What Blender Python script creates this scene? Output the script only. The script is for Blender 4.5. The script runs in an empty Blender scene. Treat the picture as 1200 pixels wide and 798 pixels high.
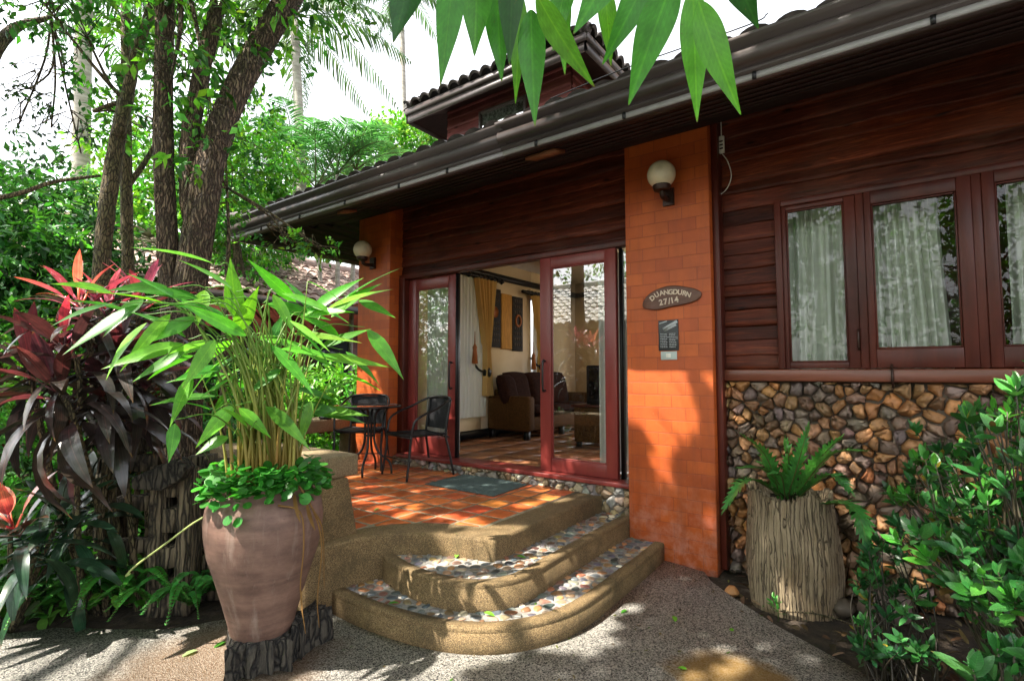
import bpy, math, random
import numpy as np
from mathutils import Vector, Matrix

rng = np.random.default_rng(7)
random.seed(7)
PI = math.pi
scene = bpy.context.scene
COL = scene.collection

# ------------------------------------------------------------------ camera numbers (also used to lay out the place)
FOC, HEYE = 612.0, 1.5
YAW, PITCH = math.radians(36.2), math.atan(38 / 612.0)


def ray(u, v):
    x = (u - 600) / FOC
    y = -(v - 399) / FOC
    fw = math.cos(PITCH) - y * math.sin(PITCH)
    up = math.sin(PITCH) + y * math.cos(PITCH)
    return np.array([-math.sin(YAW) * fw + math.cos(YAW) * x, math.cos(YAW) * fw + math.sin(YAW) * x, up])


EYE = np.array([0, 0, HEYE])


def onz(u, v, z):
    r = ray(u, v)
    return EYE + r * ((z - HEYE) / r[2])


def ony(u, v, y):
    r = ray(u, v)
    return EYE + r * (y / r[1])


def onx(u, v, x):
    r = ray(u, v)
    return EYE + r * (x / r[0])


def ond(u, v, d):
    r = ray(u, v)
    return EYE + r * (d / math.hypot(r[0], r[1]))


def V(*a):
    return np.array(a, float)


def nrm(a):
    a = np.asarray(a, float)
    return a / (np.linalg.norm(a, axis=-1, keepdims=True) + 1e-9)


# ------------------------------------------------------------------ mesh builder
class MB:
    def __init__(self):
        self.v, self.c, self.f, self.n, self.l = [], [], [], 0, {}

    def add(self, verts, faces, col=None):
        verts = np.asarray(verts, float).reshape(-1, 3)
        m = len(verts)
        self.v.append(verts)
        if col is None:
            col = (1, 1, 1)
        col = np.asarray(col, float)
        if col.ndim == 1:
            col = np.tile(col, (m, 1))
        self.c.append(col)
        if isinstance(faces, np.ndarray):
            self.f.append(faces + self.n)
        else:
            byk = {}
            for f in faces:
                byk.setdefault(len(f), []).append(f)
            for k, fs in byk.items():
                self.f.append(np.array(fs, int) + self.n)
        self.n += m

    def box(self, x0, x1, y0, y1, z0, z1, col=None):
        vs = [(x, y, z) for x in (x0, x1) for y in (y0, y1) for z in (z0, z1)]
        self.add(vs, [(0, 1, 3, 2), (4, 6, 7, 5), (0, 4, 5, 1), (2, 3, 7, 6), (0, 2, 6, 4), (1, 5, 7, 3)], col)

    def obox(self, c, ax, ay, az, col=None):
        c, ax, ay, az = [np.asarray(q, float) for q in (c, ax, ay, az)]
        vs = [c + i * ax + j * ay + k * az for i in (-1, 1) for j in (-1, 1) for k in (-1, 1)]
        self.add(vs, [(0, 1, 3, 2), (4, 6, 7, 5), (0, 4, 5, 1), (2, 3, 7, 6), (0, 2, 6, 4), (1, 5, 7, 3)], col)

    def tube(self, pts, rad, n=8, col=None, cap=True, rough=0.0):
        pts = np.asarray(pts, float)
        m = len(pts)
        rad = np.broadcast_to(np.asarray(rad, float), (m,))
        t = np.gradient(pts, axis=0)
        t = nrm(t)
        ref = V(0, 0, 1) if abs(t[0][2]) < 0.9 else V(1, 0, 0)
        vs = []
        a = nrm(np.cross(t[0], ref))
        for i in range(m):
            a = nrm(a - t[i] * np.dot(a, t[i]))
            b = np.cross(t[i], a)
            ang = np.arange(n) * 2 * PI / n
            rr = rad[i] * (1 + rough * rng.standard_normal(n)) if rough else rad[i] * np.ones(n)
            vs.append(pts[i] + (np.cos(ang) * rr)[:, None] * a + (np.sin(ang) * rr)[:, None] * b)
        vs = np.concatenate(vs)
        fs = []
        for i in range(m - 1):
            for j in range(n):
                k = (j + 1) % n
                fs.append((i * n + j, i * n + k, (i + 1) * n + k, (i + 1) * n + j))
        if cap:
            fs.append(tuple(range(n))[::-1])
            fs.append(tuple((m - 1) * n + j for j in range(n)))
        self.add(vs, fs, col)

    def lathe(self, prof, c, n=32, col=None):
        c = np.asarray(c, float)
        m = len(prof)
        ang = np.arange(n) * 2 * PI / n
        vs = np.concatenate([np.stack([c[0] + r * np.cos(ang), c[1] + r * np.sin(ang), np.full(n, c[2] + z)], 1) for r, z in prof])
        fs = [(i * n + j, i * n + (j + 1) % n, (i + 1) * n + (j + 1) % n, (i + 1) * n + j) for i in range(m - 1) for j in range(n)]
        if prof[0][0] > 1e-4:
            fs.append(tuple(range(n))[::-1])
        if prof[-1][0] > 1e-4:
            fs.append(tuple((m - 1) * n + j for j in range(n)))
        self.add(vs, fs, col)

    def prism(self, poly, z0, z1, col=None, bottom=True):
        n = len(poly)
        vs = [(p[0], p[1], z0) for p in poly] + [(p[0], p[1], z1) for p in poly]
        fs = [(i, (i + 1) % n, n + (i + 1) % n, n + i) for i in range(n)]
        fs.append(tuple(range(n, 2 * n)))
        if bottom:
            fs.append(tuple(range(n))[::-1])
        self.add(vs, fs, col)

    def extrude(self, prof, p0, p1, u, w, col=None):
        """closed profile [(a,b)] along p0->p1 with axes u,w"""
        n = len(prof)
        p0, p1, u, w = [np.asarray(q, float) for q in (p0, p1, u, w)]
        vs = [p0 + a * u + b * w for a, b in prof] + [p1 + a * u + b * w for a, b in prof]
        fs = [(i, (i + 1) % n, n + (i + 1) % n, n + i) for i in range(n)] + [tuple(range(n))[::-1], tuple(range(n, 2 * n))]
        self.add(vs, fs, col)

    def grid(self, P, col=None):
        """P (a,b,3)"""
        a, b = P.shape[:2]
        i, j = np.meshgrid(np.arange(a - 1), np.arange(b - 1), indexing='ij')
        q = (i * b + j).ravel()
        self.add(P.reshape(-1, 3), np.stack([q, q + 1, q + b + 1, q + b], 1), None if col is None else col)

    def build(self, name, mat, parent=None, smooth=False, uv=False, bevel=0, autos=None):
        me = bpy.data.meshes.new(name)
        vs = np.concatenate(self.v)
        cs = np.concatenate(self.c)
        me.vertices.add(len(vs))
        me.vertices.foreach_set('co', vs.astype(np.float32).ravel())
        ks = np.concatenate([np.full(len(f), f.shape[1]) for f in self.f])
        li = np.concatenate([f.ravel() for f in self.f])
        me.loops.add(len(li))
        me.loops.foreach_set('vertex_index', li.astype(np.int32))
        me.polygons.add(len(ks))
        st = np.concatenate([[0], np.cumsum(ks)[:-1]])
        me.polygons.foreach_set('loop_start', st.astype(np.int32))
        me.update(calc_edges=True)
        me.validate()
        if len(me.vertices) == len(cs):
            at = me.color_attributes.new('Col', 'FLOAT_COLOR', 'POINT')
            at.data.foreach_set('color', np.concatenate([cs, np.ones((len(cs), 1))], 1).astype(np.float32).ravel())
            if self.l:
                la = np.full((len(cs), 3), 9.0)
                for st_, arr in self.l.items():
                    la[st_:st_ + len(arr)] = arr
                lt = me.attributes.new('leafpos', 'FLOAT_VECTOR', 'POINT')
                lt.data.foreach_set('vector', la.astype(np.float32).ravel())
        if uv:
            ul = me.uv_layers.new(name='UVMap')
            for p in me.polygons:
                nn = p.normal
                ax = max(range(3), key=lambda q: abs(nn[q]))
                for l in p.loop_indices:
                    co = me.vertices[me.loops[l].vertex_index].co
                    ul.data[l].uv = ((co.y, co.z) if ax == 0 else (co.x, co.z) if ax == 1 else (co.x, co.y))
        if smooth:
            me.polygons.foreach_set('use_smooth', np.ones(len(me.polygons), bool))
        me.materials.append(mat)
        o = bpy.data.objects.new(name, me)
        COL.objects.link(o)
        if parent is not None:
            o.parent = parent
            if parent.type == 'EMPTY':
                o.matrix_parent_inverse = Matrix.Translation(-Vector(parent.location))
        if autos:
            me.set_sharp_from_angle(angle=math.radians(autos))
        if bevel:
            b = o.modifiers.new('edge', 'BEVEL')
            b.width = bevel
            b.segments = 2
            b.limit_method = 'ANGLE'
            b.angle_limit = math.radians(40)
        return o


def tag(o, label=None, cat=None, group=None, kind=None):
    if label:
        o['label'] = label
    if cat:
        o['category'] = cat
    if group:
        o['group'] = group
    if kind:
        o['kind'] = kind
    return o


def thing(name, label, cat, loc=(0, 0, 0), group=None):
    o = bpy.data.objects.new(name, None)
    o.empty_display_size = 0.1
    COL.objects.link(o)
    o.location = tuple(float(q) for q in loc)
    return tag(o, label, cat, group)


def copy_tree(o, parent=None):
    c = o.copy()
    COL.objects.link(c)
    c.parent = parent
    for ch in list(o.children):
        copy_tree(ch, c)
    return c


# ------------------------------------------------------------------ materials
def newmat(name):
    m = bpy.data.materials.new(name)
    m.use_nodes = True
    nt = m.node_tree
    b = nt.nodes['Principled BSDF']
    return m, nt, b


def N(nt, t, **kw):
    n = nt.nodes.new(t)
    for k, val in kw.items():
        if k in n.inputs:
            n.inputs[k].default_value = val
        else:
            setattr(n, k, val)
    return n


def ramp(nt, src, stops):
    r = nt.nodes.new('ShaderNodeValToRGB')
    cr = r.color_ramp
    while len(cr.elements) < len(stops):
        cr.elements.new(0.5)
    for e, (p, c) in zip(cr.elements, stops):
        e.position = p
        e.color = (*c, 1) if len(c) == 3 else c
    nt.links.new(src, r.inputs[0])
    return r


def mixc(nt, a, b, fac, mode='MIX'):
    m = nt.nodes.new('ShaderNodeMix')
    m.data_type = 'RGBA'
    m.blend_type = mode
    for s, i in ((fac, 0), (a, 6), (b, 7)):
        if hasattr(s, 'is_linked') or hasattr(s, 'links'):
            nt.links.new(s, m.inputs[i])
        else:
            m.inputs[i].default_value = (*s, 1) if isinstance(s, tuple) else s
    return m.outputs[2]


def objco(nt, scale=(1, 1, 1), rot=(0, 0, 0), src='Object'):
    t = nt.nodes.new('ShaderNodeTexCoord')
    mp = nt.nodes.new('ShaderNodeMapping')
    mp.inputs['Scale'].default_value = scale
    mp.inputs['Rotation'].default_value = rot
    nt.links.new(t.outputs[src], mp.inputs[0])
    return mp.outputs[0]


def noise(nt, co, scale, detail=5, rough=0.6, dist=0.0):
    n = N(nt, 'ShaderNodeTexNoise')
    n.inputs['Scale'].default_value = scale
    n.inputs['Detail'].default_value = detail
    n.inputs['Roughness'].default_value = rough
    n.inputs['Distortion'].default_value = dist
    nt.links.new(co, n.inputs['Vector'])
    return n.outputs['Fac']


def bump(nt, b, h, strength=0.3, dist=0.01, prev=None):
    bn = nt.nodes.new('ShaderNodeBump')
    bn.inputs['Strength'].default_value = strength
    bn.inputs['Distance'].default_value = dist
    nt.links.new(h, bn.inputs['Height'])
    if prev is not None:
        nt.links.new(prev, bn.inputs['Normal'])
    nt.links.new(bn.outputs[0], b.inputs['Normal'])
    return bn.outputs[0]


def noisy(name, c1, c2, scale=6, rough=0.6, bmp=0.2, stretch=(1, 1, 1), detail=6, dist=0.01, usecol=False, lo=0.35, hi=0.65, spec=0.5, rvar=0.0):
    m, nt, b = newmat(name)
    co = objco(nt, stretch)
    f = noise(nt, co, scale, detail, 0.62)
    r = ramp(nt, f, [(lo, c1), (hi, c2)])
    out = r.outputs[0]
    if usecol:
        at = N(nt, 'ShaderNodeVertexColor', layer_name='Col')
        out = mixc(nt, out, at.outputs[0], 1.0, 'MULTIPLY')
    nt.links.new(out, b.inputs['Base Color'])
    b.inputs['Roughness'].default_value = rough
    b.inputs['Specular IOR Level'].default_value = spec
    if rvar:
        f2 = noise(nt, co, scale * 0.7, 4)
        mr = N(nt, 'ShaderNodeMapRange')
        nt.links.new(f2, mr.inputs[0])
        mr.inputs[1].default_value, mr.inputs[2].default_value = 0.3, 0.7
        mr.inputs[3].default_value, mr.inputs[4].default_value = rough - rvar, rough + rvar
        nt.links.new(mr.outputs[0], b.inputs['Roughness'])
    if bmp:
        bump(nt, b, f, bmp, dist)
    return m


def leafmat(name, rough=0.4, trans=0.35, spec=0.4, tint=(1.0, 1.0, 0.6), blotch=0.25, coat=0.0, veins=0.0, nv=26, rib=(1.5, 1.35, 1.2), streak=0.0):
    m, nt, b = newmat(name)
    at = N(nt, 'ShaderNodeVertexColor', layer_name='Col')
    co = objco(nt)
    f = noise(nt, co, 25, 3)
    r = ramp(nt, f, [(0.3, (1 - blotch,) * 3), (0.7, (1 + blotch,) * 3)])
    c = mixc(nt, at.outputs[0], r.outputs[0], 1.0, 'MULTIPLY')
    if veins:
        la = N(nt, 'ShaderNodeAttribute', attribute_name='leafpos')
        sx = nt.nodes.new('ShaderNodeSeparateXYZ')
        nt.links.new(la.outputs['Vector'], sx.inputs[0])
        ab = N(nt, 'ShaderNodeMath', operation='ABSOLUTE')
        nt.links.new(sx.outputs[1], ab.inputs[0])
        # midrib
        mr = N(nt, 'ShaderNodeMapRange')
        nt.links.new(ab.outputs[0], mr.inputs[0])
        mr.inputs[1].default_value, mr.inputs[2].default_value = 0.045, 0.012
        mr.inputs[3].default_value, mr.inputs[4].default_value = 0.0, 0.8
        # lateral veins leaving the rib at a slant
        ma = N(nt, 'ShaderNodeMath', operation='MULTIPLY_ADD')
        nt.links.new(ab.outputs[0], ma.inputs[0])
        ma.inputs[1].default_value = -0.42
        nt.links.new(sx.outputs[0], ma.inputs[2])
        mu = N(nt, 'ShaderNodeMath', operation='MULTIPLY')
        nt.links.new(ma.outputs[0], mu.inputs[0])
        mu.inputs[1].default_value = nv * 2 * PI
        sn = N(nt, 'ShaderNodeMath', operation='SINE')
        nt.links.new(mu.outputs[0], sn.inputs[0])
        rv = ramp(nt, sn.outputs[0], [(0.0, (1 - 0.10 * veins,) * 3), (0.75, (1,) * 3), (1.0, (1 + 0.22 * veins,) * 3)])
        mr0 = N(nt, 'ShaderNodeMapRange')
        nt.links.new(sn.outputs[0], mr0.inputs[0])
        mr0.inputs[1].default_value, mr0.inputs[2].default_value = -1, 1
        nt.links.new(mr0.outputs[0], rv.inputs[0])
        c = mixc(nt, c, rv.outputs[0], 1.0, 'MULTIPLY')
        c = mixc(nt, c, mixc(nt, c, rib, 1.0, 'MULTIPLY'), mr.outputs[0])
        if streak:
            cx = nt.nodes.new('ShaderNodeCombineXYZ')
            for i_, k_ in enumerate((1.1, 17.0, 9.0)):
                mk = N(nt, 'ShaderNodeMath', operation='MULTIPLY')
                nt.links.new(sx.outputs[i_], mk.inputs[0])
                mk.inputs[1].default_value = k_
                nt.links.new(mk.outputs[0], cx.inputs[i_])
            fs_ = noise(nt, cx.outputs[0], 1.0, 5, 0.6)
            rs_ = ramp(nt, fs_, [(0.3, (1 - streak,) * 3), (0.7, (1 + streak,) * 3)])
            c = mixc(nt, c, rs_.outputs[0], 1.0, 'MULTIPLY')
        # browned tips, specks and holes of wear
        fe = noise(nt, co, 38, 4)
        ad = N(nt, 'ShaderNodeMath', operation='MULTIPLY_ADD')
        nt.links.new(fe, ad.inputs[0])
        ad.inputs[1].default_value = 0.22
        nt.links.new(sx.outputs[0], ad.inputs[2])
        mt = N(nt, 'ShaderNodeMapRange')
        nt.links.new(ad.outputs[0], mt.inputs[0])
        mt.inputs[1].default_value, mt.inputs[2].default_value = 1.06, 1.12
        lt8 = N(nt, 'ShaderNodeMath', operation='LESS_THAN')
        nt.links.new(sx.outputs[0], lt8.inputs[0])
        lt8.inputs[1].default_value = 2.0
        m3 = N(nt, 'ShaderNodeMath', operation='MULTIPLY')
        nt.links.new(mt.outputs[0], m3.inputs[0])
        nt.links.new(lt8.outputs[0], m3.inputs[1])
        c = mixc(nt, c, (0.20, 0.115, 0.035), m3.outputs[0])
        sp = ramp(nt, noise(nt, co, 95, 2), [(0.70, (0, 0, 0)), (0.76, (0.55, 0.55, 0.55))])
        c = mixc(nt, c, (0.13, 0.10, 0.03), sp.outputs[0])
        bump(nt, b, sn.outputs[0], 0.12 * veins, 0.002)
    nt.links.new(c, b.inputs['Base Color'])
    b.inputs['Roughness'].default_value = rough
    b.inputs['Specular IOR Level'].default_value = spec
    b.inputs['Coat Weight'].default_value = coat
    b.inputs['Coat Roughness'].default_value = 0.12
    tr = nt.nodes.new('ShaderNodeBsdfTranslucent')
    c2 = mixc(nt, c, tuple(q * 1.0 for q in tint), 1.0, 'MULTIPLY')
    nt.links.new(c2, tr.inputs[0])
    mx = nt.nodes.new('ShaderNodeMixShader')
    mx.inputs[0].default_value = trans
    nt.links.new(b.outputs[0], mx.inputs[1])
    nt.links.new(tr.outputs[0], mx.inputs[2])
    nt.links.new(mx.outputs[0], nt.nodes['Material Output'].inputs[0])
    return m


def crackmat(name, c1, c2, crack, cells, scale=1.0, rough=0.9, wid=0.10, depth=0.03, distort=0.25, moss=None):
    """bark / split timber: stretched plates with dark cracks"""
    m, nt, b = newmat(name)
    co = objco(nt)
    nz = N(nt, 'ShaderNodeTexNoise')
    nz.inputs['Scale'].default_value = 5.0
    nz.inputs['Detail'].default_value = 4
    nt.links.new(co, nz.inputs['Vector'])
    ad = N(nt, 'ShaderNodeVectorMath', operation='MULTIPLY_ADD')
    nt.links.new(nz.outputs['Color'], ad.inputs[0])
    ad.inputs[1].default_value = (distort, distort, distort)
    nt.links.new(co, ad.inputs[2])
    mp = nt.nodes.new('ShaderNodeMapping')
    mp.inputs['Scale'].default_value = cells
    nt.links.new(ad.outputs[0], mp.inputs[0])
    vo = N(nt, 'ShaderNodeTexVoronoi')
    vo.feature = 'DISTANCE_TO_EDGE'
    vo.inputs['Scale'].default_value = scale
    nt.links.new(mp.outputs[0], vo.inputs['Vector'])
    mr = N(nt, 'ShaderNodeMapRange')
    nt.links.new(vo.outputs['Distance'], mr.inputs[0])
    mr.inputs[1].default_value, mr.inputs[2].default_value = 0.0, wid
    st = tuple(q * 0.6 for q in cells)
    fine = noise(nt, objco(nt, st), 3.0, 8, 0.7)
    rc = ramp(nt, fine, [(0.32, c1), (0.66, c2)])
    c = rc.outputs[0]
    if moss:
        rm = ramp(nt, noise(nt, co, 3.2, 6, 0.65), [(0.48, (0, 0, 0)), (0.68, (0.75, 0.75, 0.75))])
        c = mixc(nt, c, moss, rm.outputs[0])
    c = mixc(nt, crack, c, mr.outputs[0])
    nt.links.new(c, b.inputs['Base Color'])
    b.inputs['Roughness'].default_value = rough
    n1 = bump(nt, b, mr.outputs[0], 0.9, depth)
    bump(nt, b, fine, 0.5, depth * 0.3, n1)
    return m


def plain(name, c, rough=0.5, metal=0.0, spec=0.5, coat=0.0):
    m, nt, b = newmat(name)
    co = objco(nt)
    f = noise(nt, co, 14, 4)
    r = ramp(nt, f, [(0.3, tuple(q * 0.88 for q in c)), (0.7, tuple(min(1, q * 1.1) for q in c))])
    nt.links.new(r.outputs[0], b.inputs['Base Color'])
    b.inputs['Roughness'].default_value = rough
    b.inputs['Metallic'].default_value = metal
    b.inputs['Specular IOR Level'].default_value = spec
    b.inputs['Coat Weight'].default_value = coat
    return m


def glassmat(name, tint=(0.93, 0.97, 0.95), boost=0.06, gain=1.0):
    m, nt, b = newmat(name)
    nt.nodes.remove(b)
    tr = nt.nodes.new('ShaderNodeBsdfTransparent')
    tr.inputs[0].default_value = (*tint, 1)
    gl = nt.nodes.new('ShaderNodeBsdfGlossy')
    gl.inputs['Roughness'].default_value = 0.0
    gl.inputs['Color'].default_value = (1, 1, 1, 1)
    co = objco(nt)
    bn = nt.nodes.new('ShaderNodeBump')
    bn.inputs['Strength'].default_value = 0.02
    bn.inputs['Distance'].default_value = 0.02
    nt.links.new(noise(nt, co, 1.6, 1), bn.inputs['Height'])
    nt.links.new(bn.outputs[0], gl.inputs['Normal'])
    fr = nt.nodes.new('ShaderNodeFresnel')
    fr.inputs[0].default_value = 1.5
    ma = N(nt, 'ShaderNodeMath', operation='MULTIPLY_ADD')
    nt.links.new(fr.outputs[0], ma.inputs[0])
    ma.inputs[1].default_value = gain
    ma.inputs[2].default_value = boost
    mx = nt.nodes.new('ShaderNodeMixShader')
    nt.links.new(ma.outputs[0], mx.inputs[0])
    nt.links.new(tr.outputs[0], mx.inputs[1])
    nt.links.new(gl.outputs[0], mx.inputs[2])
    nt.links.new(mx.outputs[0], nt.nodes['Material Output'].inputs[0])
    return m


def fabricmat(name, c, trans=0.4, rough=0.9):
    m, nt, b = newmat(name)
    b.inputs['Base Color'].default_value = (*c, 1)
    b.inputs['Roughness'].default_value = rough
    b.inputs['Specular IOR Level'].default_value = 0.1
    co = objco(nt, (1, 1, 0.1))
    bump(nt, b, noise(nt, co, 120, 3), 0.15, 0.002)
    tr = nt.nodes.new('ShaderNodeBsdfTranslucent')
    tr.inputs[0].default_value = (*c, 1)
    mx = nt.nodes.new('ShaderNodeMixShader')
    mx.inputs[0].default_value = trans
    nt.links.new(b.outputs[0], mx.inputs[1])
    nt.links.new(tr.outputs[0], mx.inputs[2])
    nt.links.new(mx.outputs[0], nt.nodes['Material Output'].inputs[0])
    return m


def plankmat(name, c1, c2, c3, rough=0.38, axis=0):
    """stained boards: per-board tone from Col, long grain"""
    m, nt, b = newmat(name)
    st = [9, 9, 9]
    st[axis] = 0.45
    st = [q * 1.8 for q in st]
    co = objco(nt, tuple(st))
    f = noise(nt, co, 3.0, 9, 0.72, 0.9)
    st2 = [1.6, 1.6, 1.6]
    st2[axis] = 0.5
    f2 = noise(nt, objco(nt, tuple(st2)), 2.0, 3, 0.5)
    r = ramp(nt, f, [(0.28, c1), (0.55, c2), (0.78, c3)])
    r2 = ramp(nt, f2, [(0.3, (0.55,) * 3), (0.7, (1.35,) * 3)])
    c = mixc(nt, r.outputs[0], r2.outputs[0], 1.0, 'MULTIPLY')
    at = N(nt, 'ShaderNodeVertexColor', layer_name='Col')
    c = mixc(nt, c, at.outputs[0], 1.0, 'MULTIPLY')
    ks = [7.5, 7.5, 7.5]
    ks[axis] = 2.6
    kv = N(nt, 'ShaderNodeTexVoronoi')
    kv.inputs['Scale'].default_value = 1.0
    nt.links.new(objco(nt, tuple(ks)), kv.inputs['Vector'])
    kr = ramp(nt, kv.outputs['Distance'], [(0.05, (0.16, 0.14, 0.13)), (0.11, (0.75, 0.7, 0.68)), (0.16, (1, 1, 1))])
    c = mixc(nt, c, kr.outputs[0], 1.0, 'MULTIPLY')
    fd = ramp(nt, noise(nt, objco(nt, (1, 1, 1)), 1.1, 7, 0.7), [(0.50, (0, 0, 0)), (0.74, (0.30, 0.30, 0.30))])
    c = mixc(nt, c, (0.16, 0.085, 0.055), fd.outputs[0])
    nt.links.new(c, b.inputs['Base Color'])
    b.inputs['Roughness'].default_value = rough
    b.inputs['Specular IOR Level'].default_value = 0.18
    bump(nt, b, f, 0.6, 0.006)
    return m


def brickmat(name):
    m, nt, b = newmat(name)
    uv = objco(nt, (1, 1, 1), src='UV')
    bt = N(nt, 'ShaderNodeTexBrick')
    bt.offset = 0.5
    bt.inputs['Scale'].default_value = 1.0
    bt.inputs['Brick Width'].default_value = 0.225
    bt.inputs['Row Height'].default_value = 0.102
    bt.inputs['Mortar Size'].default_value = 0.0035
    bt.inputs['Mortar Smooth'].default_value = 0.4
    bt.inputs['Bias'].default_value = -0.1
    bt.inputs['Color1'].default_value = (0.50, 0.104, 0.015, 1)
    bt.inputs['Color2'].default_value = (0.39, 0.070, 0.012, 1)
    bt.inputs['Mortar'].default_value = (0.31, 0.060, 0.014, 1)
    wob = noise(nt, uv, 6, 2)
    ad = N(nt, 'ShaderNodeVectorMath', operation='MULTIPLY_ADD')
    nt.links.new(wob, ad.inputs[0])
    ad.inputs[1].default_value = (0.006, 0.008, 0)
    nt.links.new(uv, ad.inputs[2])
    nt.links.new(ad.outputs[0], bt.inputs['Vector'])
    co = objco(nt)
    big = noise(nt, co, 3.5, 6, 0.6)
    rb = ramp(nt, big, [(0.3, (0.78, 0.74, 0.70)), (0.7, (1.1, 1.1, 1.1))])
    c = mixc(nt, bt.outputs[0], rb.outputs[0], 1.0, 'MULTIPLY')
    # efflorescence and scuffs near the ground
    sx = nt.nodes.new('ShaderNodeSeparateXYZ')
    nt.links.new(co, sx.inputs[0])
    mr = N(nt, 'ShaderNodeMapRange')
    nt.links.new(sx.outputs[2], mr.inputs[0])
    mr.inputs[1].default_value, mr.inputs[2].default_value = 0.75, 0.02
    fn = noise(nt, co, 9, 8, 0.72)
    rf = ramp(nt, fn, [(0.42, (0, 0, 0)), (0.68, (1, 1, 1))])
    mu = N(nt, 'ShaderNodeMath', operation='MULTIPLY')
    nt.links.new(mr.outputs[0], mu.inputs[0])
    nt.links.new(rf.outputs[0], mu.inputs[1])
    mu2 = N(nt, 'ShaderNodeMath', operation='MULTIPLY')
    nt.links.new(mu.outputs[0], mu2.inputs[0])
    mu2.inputs[1].default_value = 0.8
    c = mixc(nt, c, (0.52, 0.25, 0.19), mu2.outputs[0])
    # run-down stains and worn, chipped paint
    sn = noise(nt, objco(nt, (7, 7, 0.5)), 1.6, 6, 0.7)
    rs = ramp(nt, sn, [(0.50, (0, 0, 0)), (0.72, (0.5, 0.5, 0.5))])
    c = mixc(nt, c, (0.20, 0.045, 0.016), rs.outputs[0])
    ch = ramp(nt, noise(nt, co, 34, 5, 0.7), [(0.66, (0, 0, 0)), (0.70, (0.6, 0.6, 0.6))])
    c = mixc(nt, c, (0.48, 0.17, 0.06), ch.outputs[0])
    nt.links.new(c, b.inputs['Base Color'])
    b.inputs['Roughness'].default_value = 0.55
    inv = N(nt, 'ShaderNodeMath', operation='SUBTRACT')
    inv.inputs[0].default_value = 1.0
    nt.links.new(bt.outputs['Fac'], inv.inputs[1])
    n1 = bump(nt, b, inv.outputs[0], 0.4, 0.004)
    bump(nt, b, noise(nt, co, 45, 5), 0.18, 0.004, n1)
    return m


def gravelmat(name, stops, scale=110, stain=None, bmp=0.5, macro=(0.75, 1.2), moss=None):
    """exposed aggregate: random grain tones"""
    m, nt, b = newmat(name)
    co = objco(nt)
    vo = N(nt, 'ShaderNodeTexVoronoi')
    vo.inputs['Scale'].default_value = scale
    nt.links.new(co, vo.inputs['Vector'])
    sp = nt.nodes.new('ShaderNodeSeparateColor')
    nt.links.new(vo.outputs['Color'], sp.inputs[0])
    r = ramp(nt, sp.outputs[0], stops)
    r.color_ramp.interpolation = 'CONSTANT' if len(stops) > 3 else 'LINEAR'
    mac = noise(nt, co, 1.7, 6, 0.6)
    rm = ramp(nt, mac, [(0.3, (macro[0],) * 3), (0.7, (macro[1],) * 3)])
    c = mixc(nt, r.outputs[0], rm.outputs[0], 1.0, 'MULTIPLY')
    if stain:
        for (sx_, sy_, rad, colr, amt) in stain:
            d = N(nt, 'ShaderNodeVectorMath', operation='DISTANCE')
            nz = noise(nt, co, 5, 6, 0.65)
            ad = N(nt, 'ShaderNodeVectorMath', operation='MULTIPLY_ADD')
            nt.links.new(nz, ad.inputs[0])
            ad.inputs[1].default_value = (0.25, 0.25, 0)
            nt.links.new(co, ad.inputs[2])
            nt.links.new(ad.outputs[0], d.inputs[0])
            d.inputs[1].default_value = (sx_ + 0.125, sy_ + 0.125, 0)
            mr = N(nt, 'ShaderNodeMapRange')
            nt.links.new(d.outputs['Value'], mr.inputs[0])
            mr.inputs[1].default_value, mr.inputs[2].default_value = rad, rad * 0.65
            mr.inputs[3].default_value, mr.inputs[4].default_value = 0.0, amt
            c = mixc(nt, c, mixc(nt, r.outputs[0], colr, 0.82), mr.outputs[0])
    if moss:
        f = noise(nt, co, 4.5, 7, 0.7)
        rf = ramp(nt, f, [(0.48, (0, 0, 0)), (0.72, (0.8, 0.8, 0.8))])
        c = mixc(nt, c, moss, rf.outputs[0])
    if name.startswith('grey exposed'):
        c = mixc(nt, c, (1.0, 0.98, 0.93), 1.0, 'MULTIPLY')
    nt.links.new(c, b.inputs['Base Color'])
    b.inputs['Roughness'].default_value = 0.85
    bump(nt, b, vo.outputs['Distance'], bmp, 0.006)
    return m


M = {}
M['wood'] = plankmat('stained boards', (0.018, 0.0048, 0.004), (0.105, 0.023, 0.012), (0.29, 0.078, 0.028), 0.46)
M['wood_y'] = plankmat('stained boards side', (0.028, 0.008, 0.006), (0.105, 0.026, 0.015), (0.18, 0.055, 0.025), 0.4, axis=1)
M['frame'] = noisy('dark red window timber', (0.045, 0.009, 0.006), (0.100, 0.020, 0.011), 5, 0.36, 0.15, (1, 1, 0.25), 6, 0.004, spec=0.28)
M['doorframe'] = noisy('red door timber', (0.150, 0.022, 0.019), (0.25, 0.042, 0.034), 5, 0.34, 0.12, (1, 1, 0.2), 6, 0.004, lo=0.3, hi=0.75)
M['brick'] = brickmat('painted orange brick')
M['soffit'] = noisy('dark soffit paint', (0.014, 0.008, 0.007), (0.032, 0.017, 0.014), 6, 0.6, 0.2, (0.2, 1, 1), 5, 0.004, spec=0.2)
M['gutter'] = noisy('dark brown gutter metal', (0.040, 0.031, 0.029), (0.082, 0.064, 0.059), 3, 0.40, 0.05, (0.25, 1, 1), 6, 0.003, rvar=0.12)
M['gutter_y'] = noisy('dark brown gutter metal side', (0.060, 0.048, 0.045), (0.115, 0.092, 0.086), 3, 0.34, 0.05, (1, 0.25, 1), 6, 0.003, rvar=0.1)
M['rooftile'] = noisy('weathered dark roof tile', (0.022, 0.018, 0.017), (0.075, 0.060, 0.054), 9, 0.7, 0.3, (1, 1, 1), 6, 0.01)
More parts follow.
